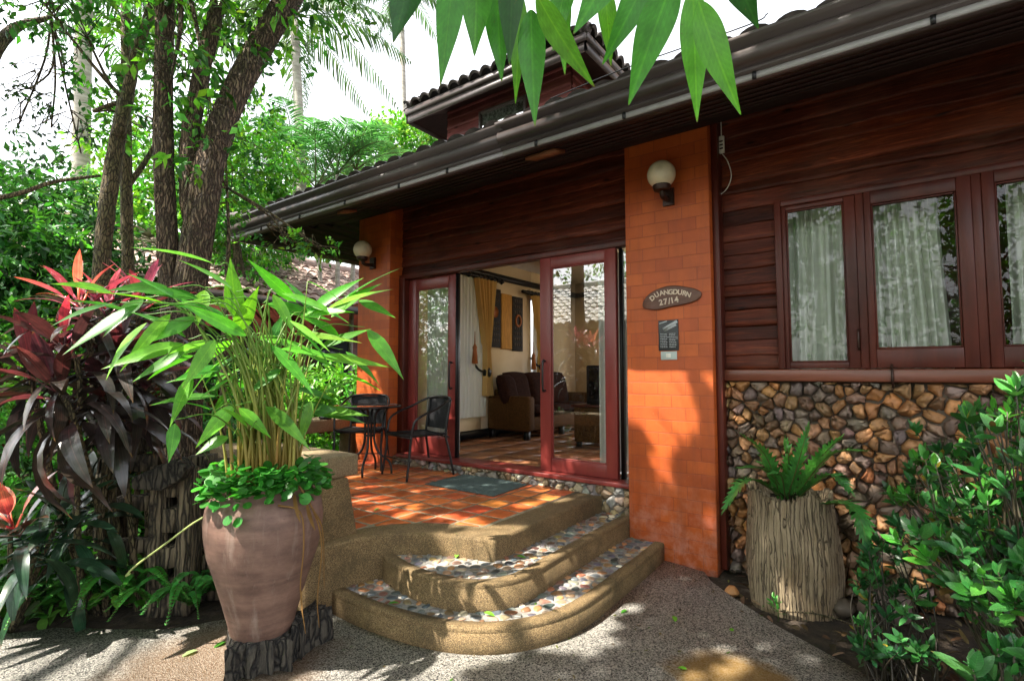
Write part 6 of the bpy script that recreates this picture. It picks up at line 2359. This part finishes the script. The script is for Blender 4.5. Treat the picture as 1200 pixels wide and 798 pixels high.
# ================================================================== FOREGROUND HANGING LEAVES
hb = thing('overhanging_branch', 'thin branch with long green leaves hanging into the top of the view', 'branch', ond(680, -60, 1.2))
mb = MB()
tw = [ond(430, -60, 1.25), ond(560, -42, 1.18), ond(700, -34, 1.12), ond(800, -30, 1.15), ond(960, -70, 1.2)]
mb.tube(curve(tw, 20), 0.006, 6, (0.14, 0.20, 0.06))
mb.build('twig', M['stalk'], hb, smooth=True)
DG, MG, LG = (0.020, 0.105, 0.016), (0.060, 0.250, 0.022), (0.11, 0.34, 0.026)
for (bx, by, tx, ty, wpx, d, col, cu) in ((488, -45, 461, 50, 58, 1.15, DG, 0.10), (532, -38, 516, 100, 46, 1.15, MG, 0.10), (560, -35, 556, 66, 52, 1.20, MG, 0.05), (603, -55, 597, 76, 48, 1.05, DG, 0.05), (582, -15, 588, 96, 44, 1.25, MG, 0.05),
                                  (622, 10, 627, 148, 46, 1.10, MG, 0.12), (610, -10, 604, 122, 30, 1.25, LG, 0.08), (628, -8, 697, 102, 46, 1.02, LG, 0.15), (655, -40, 662, 88, 36, 1.25, LG, 0.05), (668, -40, 648, 60, 40, 1.2, MG, 0.1), (732, -60, 672, 40, 56, 1.08, MG, 0.1), (708, -20, 716, 78, 32, 1.22, LG, 0.05),
                                  (770, -50, 706, 76, 50, 1.15, MG, 0.12), (792, -30, 737, 123, 62, 1.05, MG, 0.10), (812, -18, 817, 143, 44, 1.12, LG, 0.08), (818, 0, 868, 134, 48, 1.05, LG, 0.12), (850, -60, 889, 34, 50, 1.15, DG, 0.12), (770, -60, 752, 30, 46, 1.25, MG, 0.05)):
    B = ond(bx, by, d)
    Tp = ond(tx, ty, d * random.uniform(0.96, 1.06))
    L = np.linalg.norm(Tp - B)
    W = wpx / FOC * d * 0.74
    view = nrm(EYE - B)
    up = nrm(view + rng.normal(0, 0.28, 3))
    side = nrm(np.cross(Tp - B, up))
    nn = np.cross(side, nrm(Tp - B))
    lf = MB()
    leaves(lf, B[None], ((Tp - B) + nn * cu * L)[None], nn[None], L * 1.03, W, colvar(1, col, 0.08, 0.04), T_ACU, cu)
    o = lf.build('leaf', M['bigleaf'], hb, smooth=True)
    ss = o.modifiers.new('smooth', 'SUBSURF')
    ss.levels = 1
    ss.render_levels = 2

# ================================================================== TREES
def tree(name, label, trunks, clusters, nleaf, size, cols, mat='leaf', bark='bark', group=None, tmpl=T_DIA, asp=0.45, droop=0.3, hollow=0.5, twigs=True, nside=12, rough=0.05, reject=None, cat='tree'):
    """trunks: list of (pts, radii)"""
    base = trunks[0][0][0]
    t = thing(name, label, cat, base, group)
    for pts, rad in trunks:
        c = curve(pts, 26)
        rr = np.interp(np.linspace(0, 1, len(c)), np.linspace(0, 1, len(rad)), rad)
        mb = MB()
        mb.tube(c, rr, nside, rough=rough)
        mb.build('trunk', M[bark], t, smooth=True)
    if nleaf:
        mb = MB()
        sp = crown_leaves(mb, clusters, nleaf, size, cols, tmpl, droop, asp, hollow, reject=reject)
        mb.build('crown', M[mat], t, smooth=False)
        if twigs:
            lm = MB()
            top = V(*trunks[0][0][-1])
            for (c_, r_, w_) in clusters:
                c_ = V(*c_)
                ends = [np.asarray(tr[0][-1], float) for tr in trunks]
                e = min(ends, key=lambda q: np.linalg.norm(q - c_))
                lm.tube(curve([e, (e + c_) / 2 + rng.normal(0, 0.1, 3), c_], 8), np.linspace(max(0.012, 0.4 * trunks[0][1][-1]), 0.008, 9), 6)
                near = sp[np.linalg.norm((sp - c_) / np.broadcast_to(r_, (3,)), axis=1) < 1.2]
                for q in near[:9]:
                    s_ = c_ + (e - c_) * random.uniform(0.0, 0.35)
                    lm.tube(curve([s_, s_ * 0.5 + q * 0.5 + rng.normal(0, 0.07, 3) + V(0, 0, 0.06), q], 6), np.linspace(0.007, 0.0022, 7), 4)
            lm.build('limbs', M[bark], t)
    return t


def P3(lst, d):
    return [ond(u, v, d + (k[0] if k else 0)) for u, v, *k in lst]


def gz(u, d):
    p = ond(u, 600, d)
    return np.array([p[0], p[1], -0.05])


LG1, LG2, LG3, LG4 = (0.045, 0.18, 0.025), (0.085, 0.30, 0.03), (0.16, 0.41, 0.035), (0.028, 0.11, 0.025)
# main multi-stemmed tree
dT = 4.95
b0 = gz(212, dT)
clus = [(ond(215, 20, 4.9), (0.7, 0.6, 0.4), 1.0), (ond(280, -20, 4.8), (0.8, 0.7, 0.35), 1.2), (ond(330, -25, 4.6), (0.6, 0.6, 0.3), 0.8), (ond(165, -25, 5.2), (0.6, 0.6, 0.35), 0.7), (ond(200, 95, 4.7), (0.33, 0.3, 0.22), 0.35), (ond(255, 175, 4.7), (0.30, 0.25, 0.22), 0.25), (ond(270, 60, 5.4), (0.5, 0.5, 0.4), 0.5), (ond(100, -45, 5.2), (0.6, 0.6, 0.3), 0.5)]
tree('multistem_tree', 'rough barked tree with three stems rising from behind the clay jar', [
    ([b0, *P3([(214, 520), (216, 420), (224, 330), (236, 250), (246, 190), (266, 130), (298, 65), (335, 5), (365, -45), (400, -110)], dT)], [0.18, 0.135, 0.122, 0.118, 0.118, 0.108, 0.104, 0.104, 0.10, 0.09, 0.08]),
    ([b0 + V(-0.05, 0.05, 0), *P3([(205, 500), (203, 380), (197, 290), (192, 200), (191, 120), (193, 50), (194, -40), (196, -110)], dT + 0.12)], [0.11, 0.095, 0.085, 0.078, 0.072, 0.068, 0.065, 0.062, 0.06]),
    (P3([(232, 290), (223, 240), (222, 170), (232, 105), (246, 45), (262, -20), (280, -100)], dT + 0.05), [0.075, 0.07, 0.066, 0.064, 0.062, 0.06, 0.055])],
    clus, 2300, 0.10, [LG1, LG2, LG3], nside=40, rough=0.05)
# climbing sprays in front of the gutter corner
dS = 4.6
b1 = gz(262, 5.2)
tree('slender_tree', 'slender sapling with fine bright leaves drooping over the left end of the gutter', [
    ([b1, *P3([(262, 420), (266, 330), (268, 280), (266, 220)], 5.2)], [0.03, 0.026, 0.022, 0.016, 0.010])],
    [(ond(262, 190, 5.4), (0.34, 0.4, 0.32), 1.0), (ond(335, 286, 5.1), (0.30, 0.25, 0.045), 0.12), (ond(375, 292, 5.0), (0.2, 0.2, 0.03), 0.06), (ond(245, 245, 5.4), (0.25, 0.3, 0.26), 0.6), (ond(275, 140, 5.6), (0.35, 0.4, 0.3), 0.6)],
    2700, 0.062, [LG2, LG3, (0.05, 0.2, 0.05)], mat='leaf', bark='bark2')
# broken-topped tree at the left
dB = 5.7
b2 = gz(118, dB)
tree('broken_topped_tree', 'olive barked tree with a broken top and two thin upper stems', [
    ([b2, *P3([(117, 500), (116, 400), (119, 310), (126, 240), (135, 180), (146, 118)], dB)], [0.11, 0.075, 0.066, 0.064, 0.064, 0.060, 0.052]),
    (P3([(138, 160), (150, 110), (158, 70), (172, 25), (185, -10), (210, -70)], dB - 0.05), [0.05, 0.05, 0.045, 0.04, 0.035, 0.03])],
    [(ond(100, 40, 5.8), (0.6, 0.6, 0.35), 1.0), (ond(40, -10, 5.6), (0.6, 0.5, 0.2), 0.5), (ond(125, 130, 5.9), (0.35, 0.35, 0.2), 0.25)],
    700, 0.085, [LG4, LG1, LG2], bark='bark2', nside=16)
b3 = gz(148, 6.3)
tree('thin_tree', 'thin pale barked tree between the broken topped tree and the multistem tree', [
    ([b3, *P3([(150, 420), (150, 320), (148, 220), (147, 130), (148, 60), (146, -40)], 6.3)], [0.065, 0.058, 0.055, 0.052, 0.05, 0.045, 0.04]),
    (P3([(151, 216), (166, 196), (178, 176), (190, 150)], 6.3), [0.03, 0.026, 0.02, 0.014])],
    [(ond(170, 150, 6.4), (0.4, 0.4, 0.25), 0.5), (ond(140, 0, 6.4), (0.7, 0.6, 0.4), 1.0)], 900, 0.09, [LG2, LG3], bark='bark2')
mb = MB()
mb.tube(curve(P3([(-20, 236), (25, 226), (60, 214), (92, 209), (118, 206)], 5.5), 16), np.linspace(0.02, 0.012, 17), 7)
tag(mb.build('bare_branch', M['bark2'], smooth=True), 'bare thin branch crossing in front of the dark trees at the left edge', 'branch')

# dark silhouetted twiggy tree, upper left
tree('twiggy_tree', 'dark sparse tree with hanging twigs against the sky at the upper left', [
    ([gz(-60, 7.0), *P3([(-50, 300), (-30, 120), (10, 40), (60, 20)], 7.0)], [0.12, 0.10, 0.08, 0.05, 0.02])],
    [(ond(35, 105, 7.0), (0.35, 0.4, 0.2), 0.5), (ond(60, 150, 7.0), (0.5, 0.4, 0.25), 0.7), (ond(20, 150, 7.2), (0.35, 0.4, 0.3), 0.5), (ond(75, 90, 7.1), (0.4, 0.4, 0.3), 0.6), (ond(95, 180, 7.3), (0.4, 0.4, 0.25), 0.5)],
    420, 0.07, [(0.02, 0.06, 0.02), (0.03, 0.08, 0.025)])

# background trees
BGT = [
    ('dense_tree', 'dense dark green tree at the left edge below the bare branch', 35, 10.0, [(35, 265, 1.1), (75, 300, 1.0), (10, 320, 1.2), (45, 215, 0.6), (-30, 270, 1.1), (95, 340, 0.9)], 13000, 0.12, [LG4, (0.025, 0.09, 0.02), LG1]),
    ('bright_tree', 'bright yellow green tree glimpsed between the thin tree and the broken topped tree', 165, 13.0, [(165, 200, 1.1), (160, 270, 1.4), (190, 240, 1.2), (140, 310, 1.4), (175, 150, 0.8)], 6500, 0.15, [LG3, LG2, (0.20, 0.36, 0.04)]),
    ('leafy_tree', 'mid green leafy tree right of the multistem tree above the neighbouring roof', 285, 11.0, [(270, 220, 1.0), (300, 260, 1.1), (265, 290, 1.0), (300, 190, 0.8), (280, 150, 0.7)], 9000, 0.13, [LG2, LG3, LG1]),
    ('far_tree', 'pale bright far tree above the gutter beside the upper roof', 470, 19.0, [(480, 175, 1.3), (440, 190, 1.2), (505, 165, 1.0), (455, 160, 0.8)], 6500, 0.2, [LG3, LG2, (0.2, 0.34, 0.05)]),
    ('shaded_tree', 'shaded tree far behind the left trunks near the ground', 100, 16.0, [(100, 330, 2.0), (60, 380, 2.0), (150, 360, 1.8), (20, 360, 2.0)], 9000, 0.18, [LG1, LG2, LG4]),
    ('garden_tree', 'leafy tree in the gap above the neighbouring tiled roof', 350, 17.0, [(330, 260, 1.6), (380, 250, 1.5), (300, 270, 1.6), (240, 280, 1.8), (410, 235, 1.2), (350, 225, 1.3)], 10000, 0.17, [LG1, LG2, LG3]),
    ('edge_tree', 'leafy tree filling the far left side low behind the cordyline', -40, 8.5, [(-40, 300, 1.2), (-60, 400, 1.3), (0, 430, 0.8), (-90, 270, 1.0)], 8000, 0.11, [LG1, LG4, LG2])]
for (nm, lab, ub, d, cl, nl, sz, cols) in BGT:
    b = gz(ub, d)
    top = ond(cl[0][0], cl[0][1] + 20, d)
    tree(nm, lab, [([b, (b + top) / 2 + rng.normal(0, 0.15, 3), top], [0.16, 0.12, 0.05])], [(ond(u, v, d + random.uniform(-0.8, 0.8)), (r_, r_, r_ * 0.75), r_ ** 2) for u, v, r_ in cl], nl, sz, cols, group='trees behind the garden')

# shrubs under the trees and beside the neighbouring house
for (nm, lab, u, v, d, r_, nl, cols) in (('garden_bush', 'sunlit green bush below the far pillar beyond the stone bench', 395, 455, 8.6, (0.6, 0.6, 0.38), 2200, [LG3, LG2]), ('garden_bush', 'bright bush behind the stalks of the potted plant', 330, 455, 8.2, (0.8, 0.8, 0.32), 2200, [LG2, LG3]),
                                        ('garden_bush', 'dark bush under the purple cordyline', 60, 520, 6.2, (0.9, 0.9, 0.45), 2600, [LG4, LG1, LG2]), ('garden_bush', 'bright bush low between the old fence rails', 150, 540, 6.4, (0.7, 0.7, 0.4), 2200, [LG2, LG3]), ('garden_bush', 'pale green bush at the far left edge beyond the cordyline', 5, 450, 7.5, (0.8, 0.8, 0.5), 2200, [LG3, (0.16, 0.34, 0.06)]), ('garden_bush', 'leafy bush at the left edge by the path', -30, 640, 4.9, (0.45, 0.5, 0.35), 1400, [LG2, LG1]), ('garden_bush', 'dark leafy bush behind the multistem trunk', 265, 470, 6.3, (0.6, 0.5, 0.55), 1800, [LG4, LG1])):
    c = ond(u, v, d)
    t = thing(nm, lab, 'bush', (c[0], c[1], -0.05), 'garden bushes')
    mb = MB()
    crown_leaves(mb, [(c, r_, 1.0), (V(c[0], c[1], c[2] * 0.5), (r_[0], r_[1], max(0.2, c[2] * 0.5)), 1.0)], nl, 0.11, cols, T_DIA, 0.2, 0.45, 0.3)
    mb.build('foliage', M['leaf'], t)
    mb = MB()
    for k in range(7):
        e = c + rng.normal(0, 0.25, 3) * V(1, 1, 0.5)
        mb.tube(curve([V(c[0] + random.uniform(-0.1, 0.1), c[1] + random.uniform(-0.1, 0.1), -0.05), (V(c[0], c[1], 0) + e) / 2, e], 6), np.linspace(0.018, 0.006, 7), 5)
    mb.build('stems', M['bark2'], t)


# ---- palms
def palm_frond(mb, base, d0, L, droop, nl=34, ll=0.5, lw=0.03, col=LG1, hang=0.5):
    d0 = nrm(d0)
    h = nrm(V(d0[0], d0[1], 0.0001))
    s = np.linspace(0, 1, 16)
    c = base + np.outer(s, d0) * L - np.outer(s ** 2.2, V(0, 0, 1)) * droop * L + np.outer(s ** 2.2, h) * droop * 0.25 * L
    mb.tube(c, np.linspace(0.02, 0.004, 16), 5, (0.12, 0.14, 0.05))
    ts = np.linspace(0.16, 0.99, nl)
    B = np.stack([np.interp(ts, s, c[:, k]) for k in range(3)], 1)
    T = nrm(np.stack([np.interp(ts, s, np.gradient(c[:, k])) for k in range(3)], 1))
    S = nrm(np.cross(T, V(0, 0, 1)))
    l = ll * np.sin(np.clip(ts * 0.9 + 0.12, 0, 1) * PI) ** 0.6
    for sg_ in (1, -1):
        D = nrm(S * sg_ + T * 0.75 + V(0, 0, 0.25 - hang * 0.3) + rng.normal(0, 0.06, (nl, 3)))
        leaves(mb, B, D, np.tile(V(0, 0, 1), (nl, 1)) + S * sg_ * 0.3, l * rng.uniform(0.85, 1.1, nl), lw, colvar(nl, col, 0.2, 0.08), T_STRIP, hang * rng.uniform(0.6, 1.3, nl))


def palm(name, label, u, d, vtop, trunk_r, fronds, L, ll, lw, col, droop=(0.35, 0.7), group=None, bend=0.0, hang=0.5, up=(0.25, 1.0), twins=()):
    b = gz(u, d)
    t = thing(name, label, 'palm', b, group)
    for (du, dv) in [(0, 0), *twins]:
        top = ond(u + du, vtop + dv, d)
        b_ = gz(u + du * 0.5, d)
        mb = MB()
        c = curve([b_, b_ * 0.5 + top * 0.5 + V(bend, 0, 0), top], 20)
        mb.tube(c, np.linspace(trunk_r * 1.25, trunk_r * 0.85, len(c)), 12, rough=0.03)
        mb.build('trunk', M['palebark'], t, smooth=True)
        for k in range(fronds):
            a = k * 2.4 + random.uniform(-0.25, 0.25)
            el = random.uniform(*up)
            mb = MB()
            palm_frond(mb, top, V(math.cos(a), math.sin(a), el), L * random.uniform(0.8, 1.1), random.uniform(*droop), 34, ll, lw, col, hang)
            mb.build('frond', M['leaf'], t)
    return t


palm('areca_palm', 'feathery palm clump above the gutter left of the upper roof', 395, 12.5, 205, 0.05, 7, 2.1, 0.60, 0.030, (0.09, 0.27, 0.09), (0.30, 0.60), 'palms behind the houses', 0.0, 0.35, (0.7, 2.4), ((-25, 15), (22, -5)))
palm('areca_palm', 'feathery palm clump right of the multistem tree over the neighbouring roof', 345, 13.5, 185, 0.05, 7, 2.1, 0.6, 0.030, (0.10, 0.28, 0.10), (0.35, 0.65), 'palms behind the houses', 0.0, 0.4, (0.7, 2.2), ((-18, 25),))
palm('coconut_palm', 'tall coconut palm whose drooping fronds show right of the leaning stem', 345, 15.0, 20, 0.13, 14, 3.2, 0.8, 0.05, (0.07, 0.13, 0.06), (0.5, 0.9), 'palms behind the houses', 0.3, 0.7, (0.0, 0.7))
palm('coconut_palm', 'tall pale coconut palm trunk at the far left behind the broken topped tree', 100, 14.0, -40, 0.17, 12, 3.0, 0.8, 0.05, (0.05, 0.12, 0.04), (0.4, 0.9), 'palms behind the houses', -0.4, 0.7, (0.0, 0.8))
palm('coconut_palm', 'far thin coconut palm trunk rising between the palm clump and upper roof', 470, 26.0, -10, 0.16, 10, 3.0, 0.8, 0.06, (0.07, 0.14, 0.06), (0.5, 0.9), 'palms behind the houses', 0.2, 0.7, (0.0, 0.7))
palm('fan_palm', 'dark palm top just left of the upper roof eave', 520, 20.0, 150, 0.09, 11, 1.7, 0.5, 0.05, (0.04, 0.10, 0.04), (0.3, 0.7), 'palms behind the houses', 0.0, 0.4, (0.2, 1.2))

# lawn far left
sheet('lawn', [(-60, -6), (-6.3, -6 + 6.4), (-6.3, 1.9), (-6.3, 0.9), (-7.2, 3), (-9.2, 3), (-9.2, -1), (-60, 30)], -0.005, noisy('grass green ground', (0.06, 0.16, 0.025), (0.12, 0.26, 0.05), 30, 0.95, 0.9, (1, 1, 1), 8, 0.03))

# ================================================================== SHADE TREES OVER AND BEHIND THE CAMERA
LIT = []


def lit(p, r):
    LIT.append((np.asarray(p, float), r))


lit((-1.60, 4.18, 1.42), 0.27)
lit((-1.76, 4.18, 1.40), 0.18)
lit((-1.60, 4.18, 1.10), 0.07)
lit((-1.57, 4.18, 0.92), 0.095)
lit((-1.60, 4.18, 0.72), 0.06)
lit((-1.20, 4.18, 0.35), 0.05)
for (u, v, r_) in ((505, 572, 0.16), (462, 568, 0.12), (560, 574, 0.14), (600, 566, 0.10), (430, 572, 0.10), (455, 590, 0.10), (480, 600, 0.10), (520, 607, 0.10), (548, 612, 0.10), (620, 592, 0.10), (650, 585, 0.12), (640, 572, 0.12), (585, 590, 0.07), (412, 560, 0.12), (440, 552, 0.10), (480, 553, 0.10), (545, 562, 0.16), (405, 600, 0.10), (690, 570, 0.08), (430, 585, 0.08), (530, 590, 0.06)):
    lit(onz(u, v, ZT), r_)
for (u, v, r_) in ((635, 735, 0.13), (668, 742, 0.17), (705, 728, 0.11), (655, 755, 0.10), (738, 712, 0.08), (720, 752, 0.06), (945, 772, 0.06), (775, 660, 0.05), (690, 765, 0.06), (150, 775, 0.34), (60, 770, 0.45), (225, 768, 0.2), (110, 755, 0.25), (20, 795, 0.4), (250, 790, 0.13), (190, 795, 0.2), (100, 800, 0.3)):
    lit(onz(u, v, 0), r_)
for (u, v, r_) in ((590, 655, 0.05), (650, 650, 0.05)):
    lit(onz(u, v, ZM), r_)
for (u, v, r_) in ((560, 715, 0.06), (620, 705, 0.06), (690, 672, 0.06), (500, 700, 0.05)):
    lit(onz(u, v, ZL), r_)
lit(onx(540, 520, -4.0), 0.12)
lit(ony(500, 535, 4.4), 0.2)
lit(ony(640, 545, 4.3), 0.15)
lit(ony(660, 520, 4.3), 0.08)
lit(onz(600, 545, 0.53), 0.25)
lit(ony(430, 470, 4.18), 0.28)
lit(ony(430, 520, 4.18), 0.2)
lit((-0.66, 3.62, 0.25), 0.085)
lit((-0.64, 3.62, 0.14), 0.06)
lit((PX - 0.25, PY - 0.17, 0.62), 0.05)
lit((PX - 0.22, PY - 0.16, 0.50), 0.05)
for (u, v, d, r_) in ((230, 340, 3.0, 0.35), (390, 360, 3.2, 0.30), (120, 400, 2.8, 0.3), (60, 360, 4.1, 0.4), (60, 440, 4.0, 0.25), (120, 330, 4.2, 0.4), (300, 420, 3.1, 0.25), (30, 600, 4.1, 0.2), (185, 720, 3.9, 0.2), (50, 725, 4.1, 0.2), (140, 690, 3.9, 0.25), (330, 350, 3.2, 0.25), (180, 440, 2.9, 0.2), (90, 700, 3.8, 0.3), (250, 690, 3.8, 0.25), (300, 590, 3.1, 0.2), (370, 545, 3.0, 0.2), (180, 300, 3.1, 0.25)):
    lit(ond(u, v, d), r_)
for (u, v, d, r_) in ((1130, 560, 3.0, 0.12), (1190, 480, 2.9, 0.12), (1160, 690, 2.6, 0.1), (1090, 560, 3.3, 0.08)):
    lit(ond(u, v, d), r_)
SUND = nrm(V(-0.35, -0.62, 1.0))


def in_sun_gap(Q):
    m = np.zeros(len(Q), bool)
    for p, r_ in LIT:
        w_ = Q - p
        t = w_ @ SUND
        dist = np.linalg.norm(w_ - t[:, None] * SUND, axis=1)
        m |= dist < r_ * 1.15
    return m


can = []
for gx_ in np.arange(-8.4, 0.9, 1.25):
    for gy_ in np.arange(-5.2, 2.5, 1.25):
        if gx_ < -6.5 and gy_ > -1.0 or gx_ < -5.2 and gy_ > 1.2:
            continue
        can.append((V(gx_ + random.uniform(-0.3, 0.3), gy_ + random.uniform(-0.3, 0.3), 6.9 + random.uniform(-0.7, 0.8)), (0.95, 0.95, 0.6), 1.0))
h1 = [c for c in can if c[0][0] < -3.8]
h2 = [c for c in can if c[0][0] >= -3.8]
tree('shade_tree', 'broad shade tree behind the viewpoint mirrored in the window panes', [([V(4.8, -6.0, -0.05), V(4.4, -5.6, 3.0), V(1.0, -3.6, 6.4)], [0.26, 0.2, 0.14])], h2, 37000, 0.19, [LG2, LG1, LG3], group='shade trees behind the viewpoint', reject=in_sun_gap, asp=0.5)
tree('shade_tree', 'second shade tree behind the viewpoint throwing dappled shade on the steps', [([V(-6.8, -3.6, -0.05), V(-6.6, -3.2, 2.5), V(-6.0, -2.0, 5.8)], [0.24, 0.19, 0.13])], h1, 17000, 0.19, [LG2, LG1, LG3], group='shade trees behind the viewpoint', reject=in_sun_gap, asp=0.5)
for (x, y, hh, r_, lab) in ((2.0, -9.0, 4.2, 2.8, 'leafy garden tree mirrored in the middle window'), (6.0, -9.5, 4.4, 3.0, 'leafy garden tree mirrored in the rightmost window'), (-1.8, -9.5, 4.4, 2.8, 'leafy garden tree mirrored in the narrow window'), (-9.5, -13.0, 5.0, 3.6, 'tall tree behind the pale roof mirrored in the sliding door'), (-15.0, -9.0, 4.6, 3.2, 'tall tree mirrored in the left sliding door')):
    tree('mirrored_tree', lab, [([V(x, y, -0.05), V(x, y, hh * 0.6), V(x + 0.2, y, hh)], [0.16, 0.13, 0.06])], [(V(x + random.uniform(-0.9, 0.9) * r_ * 0.7, y + random.uniform(-0.5, 0.5) * r_, hh + random.uniform(-2.6, 2.0)), (r_ * 0.55,) * 3, 1) for _ in range(9)], 5200, 0.20, [LG2, LG3, LG1], group='trees mirrored in the glass', asp=0.55)

# ================================================================== FALLEN LEAVES
for i, (u, v, z, s_, c_, lab) in enumerate(((790, 722, 0.004, 0.045, LG3, 'green leaf fallen on the grey path near the steps'), (735, 715, 0.004, 0.04, LG2, 'dull green leaf fallen on the path by the lower step'), (805, 785, 0.004, 0.035, LG3, 'small pale leaf on the path by the ochre stain'), (232, 762, 0.004, 0.06, (0.35, 0.42, 0.2), 'pale leaf lying left of the charred block'), (265, 752, 0.004, 0.05, LG2, 'green leaf touching the charred block'), (345, 772, 0.004, 0.05, (0.1, 0.3, 0.1), 'green leaf lying right of the charred block'),
                                     (538, 648, ZM + 0.004, 0.05, LG3, 'bright green leaf on the upper pebble step'), (605, 652, ZM + 0.004, 0.045, LG2, 'dark green leaf on the upper pebble step'), (567, 718, ZL + 0.004, 0.05, LG3, 'bright green leaf on the lower pebble step'), (600, 700, ZL + 0.004, 0.05, (0.35, 0.36, 0.04), 'yellowish leaf on the lower pebble step'), (445, 596, ZT + 0.012, 0.04, (0.2, 0.35, 0.1), 'pale green leaf on the terracotta tiles'), (640, 556, ZT + 0.012, 0.03, LG2, 'small leaf on the tiles near the doormat'), (860, 740, 0.004, 0.03, LG3, 'tiny leaf on the path below the stump'), (455, 708, ZL + 0.004, 0.05, LG2, 'green leaf at the left end of the lower step'))):
    p = onz(u, v, z)
    mb = MB()
    a = random.uniform(0, 6)
    leaves(mb, p[None] + V(0, 0, 0.004), V(math.cos(a), math.sin(a), 0.1)[None], V(0, 0, 1)[None] + rng.normal(0, 0.15, (1, 3)), s_ * 1.4, s_ * 0.7, colvar(1, c_, 0.1, 0.05), T_OVAL, 0.25)
    tag(mb.build('fallen_leaf', M['leaf'], smooth=True), lab, 'leaf', 'fallen leaves')

# small crumbs of leaf and twig on the steps, tiles and path
mb = MB()
cr = []
for _ in range(150):
    u, v = random.uniform(395, 900), random.uniform(560, 797)
    p = onz(u, v, 0.0)
    if p[1] > 4.1 or p[1] < 1.2 or p[0] < -3.2:
        continue
    z = 0.0
    xy = (p[0], p[1])
    if inside(outer, *xy):
        z = ZT + 0.008
    elif inside(mid_o + mid_back, *xy):
        z = ZM
    elif inside(low_o + [(-2.97, 2.2), (-2.0, 2.7), (-1.98, 4.18)], *xy):
        z = ZL
    cr.append((p[0], p[1], z + 0.004))
B = np.array(cr)
cnt = len(B)
pal_ = np.array([(0.16, 0.10, 0.05), (0.10, 0.22, 0.04), (0.24, 0.17, 0.07), (0.07, 0.05, 0.03), (0.22, 0.24, 0.05)])
leaves(mb, B, nrm(rdir(cnt) * V(1, 1, 0.1)), nrm(rng.normal(0, 0.25, (cnt, 3)) + V(0, 0, 1)), rng.uniform(0.012, 0.04, cnt), rng.uniform(0.005, 0.014, cnt), colvar(cnt, (1, 1, 1), 0.2, 0.05) * pal_[rng.integers(0, 5, cnt)], T_STRIP, 0.2)
tag(mb.build('plant_litter', M['leaf'], smooth=True), 'crumbs of dry leaf scattered over the steps and grey path', 'leaf litter', kind='stuff')

# ================================================================== LIGHT, SKY, CAMERA
SUN = nrm(V(-0.35, -0.62, 1.0))
w = bpy.data.worlds.new('World')
scene.world = w
w.use_nodes = True
nt = w.node_tree
bg = nt.nodes['Background']
sky = nt.nodes.new('ShaderNodeTexSky')
sky.sky_type = 'NISHITA'
sky.sun_disc = False
sky.sun_elevation = math.asin(SUN[2])
sky.sun_rotation = math.atan2(SUN[0], SUN[1])
sky.air_density = 1.0
sky.dust_density = 2.5
sky.ozone_density = 1.0
hs = nt.nodes.new('ShaderNodeHueSaturation')
hs.inputs['Saturation'].default_value = 0.18
hs.inputs['Value'].default_value = 1.0
nt.links.new(sky.outputs[0], hs.inputs['Color'])
nt.links.new(hs.outputs[0], bg.inputs['Color'])
bg.inputs['Strength'].default_value = 0.15

sl = bpy.data.lights.new('sun', 'SUN')
sl.energy = 3.7
sl.angle = math.radians(0.55)
sl.color = (1.0, 0.93, 0.82)
so2 = bpy.data.objects.new('sun', sl)
COL.objects.link(so2)
so2.rotation_euler = Vector(SUN).to_track_quat('Z', 'Y').to_euler()

cd = bpy.data.cameras.new('camera')
cam = bpy.data.objects.new('camera', cd)
COL.objects.link(cam)
cam.location = EYE
cd.sensor_width = 36
cd.sensor_fit = 'HORIZONTAL'
cd.lens = FOC / 1200 * 36
cd.clip_start = 0.02
cd.clip_end = 2000
cam.rotation_euler = (PI / 2 + PITCH, 0, YAW)
scene.camera = cam

scene.render.engine = 'CYCLES'
cy = scene.cycles
cy.use_denoising = True
cy.max_bounces = 7
cy.diffuse_bounces = 4
cy.glossy_bounces = 3
cy.transmission_bounces = 4
cy.transparent_max_bounces = 10
cy.caustics_reflective = False
cy.caustics_refractive = False
cy.sample_clamp_indirect = 6
scene.view_settings.view_transform = 'Standard'
scene.view_settings.look = 'None'
scene.view_settings.gamma = 1.0
scene.view_settings.exposure = 2.2
scene.render.film_transparent = False
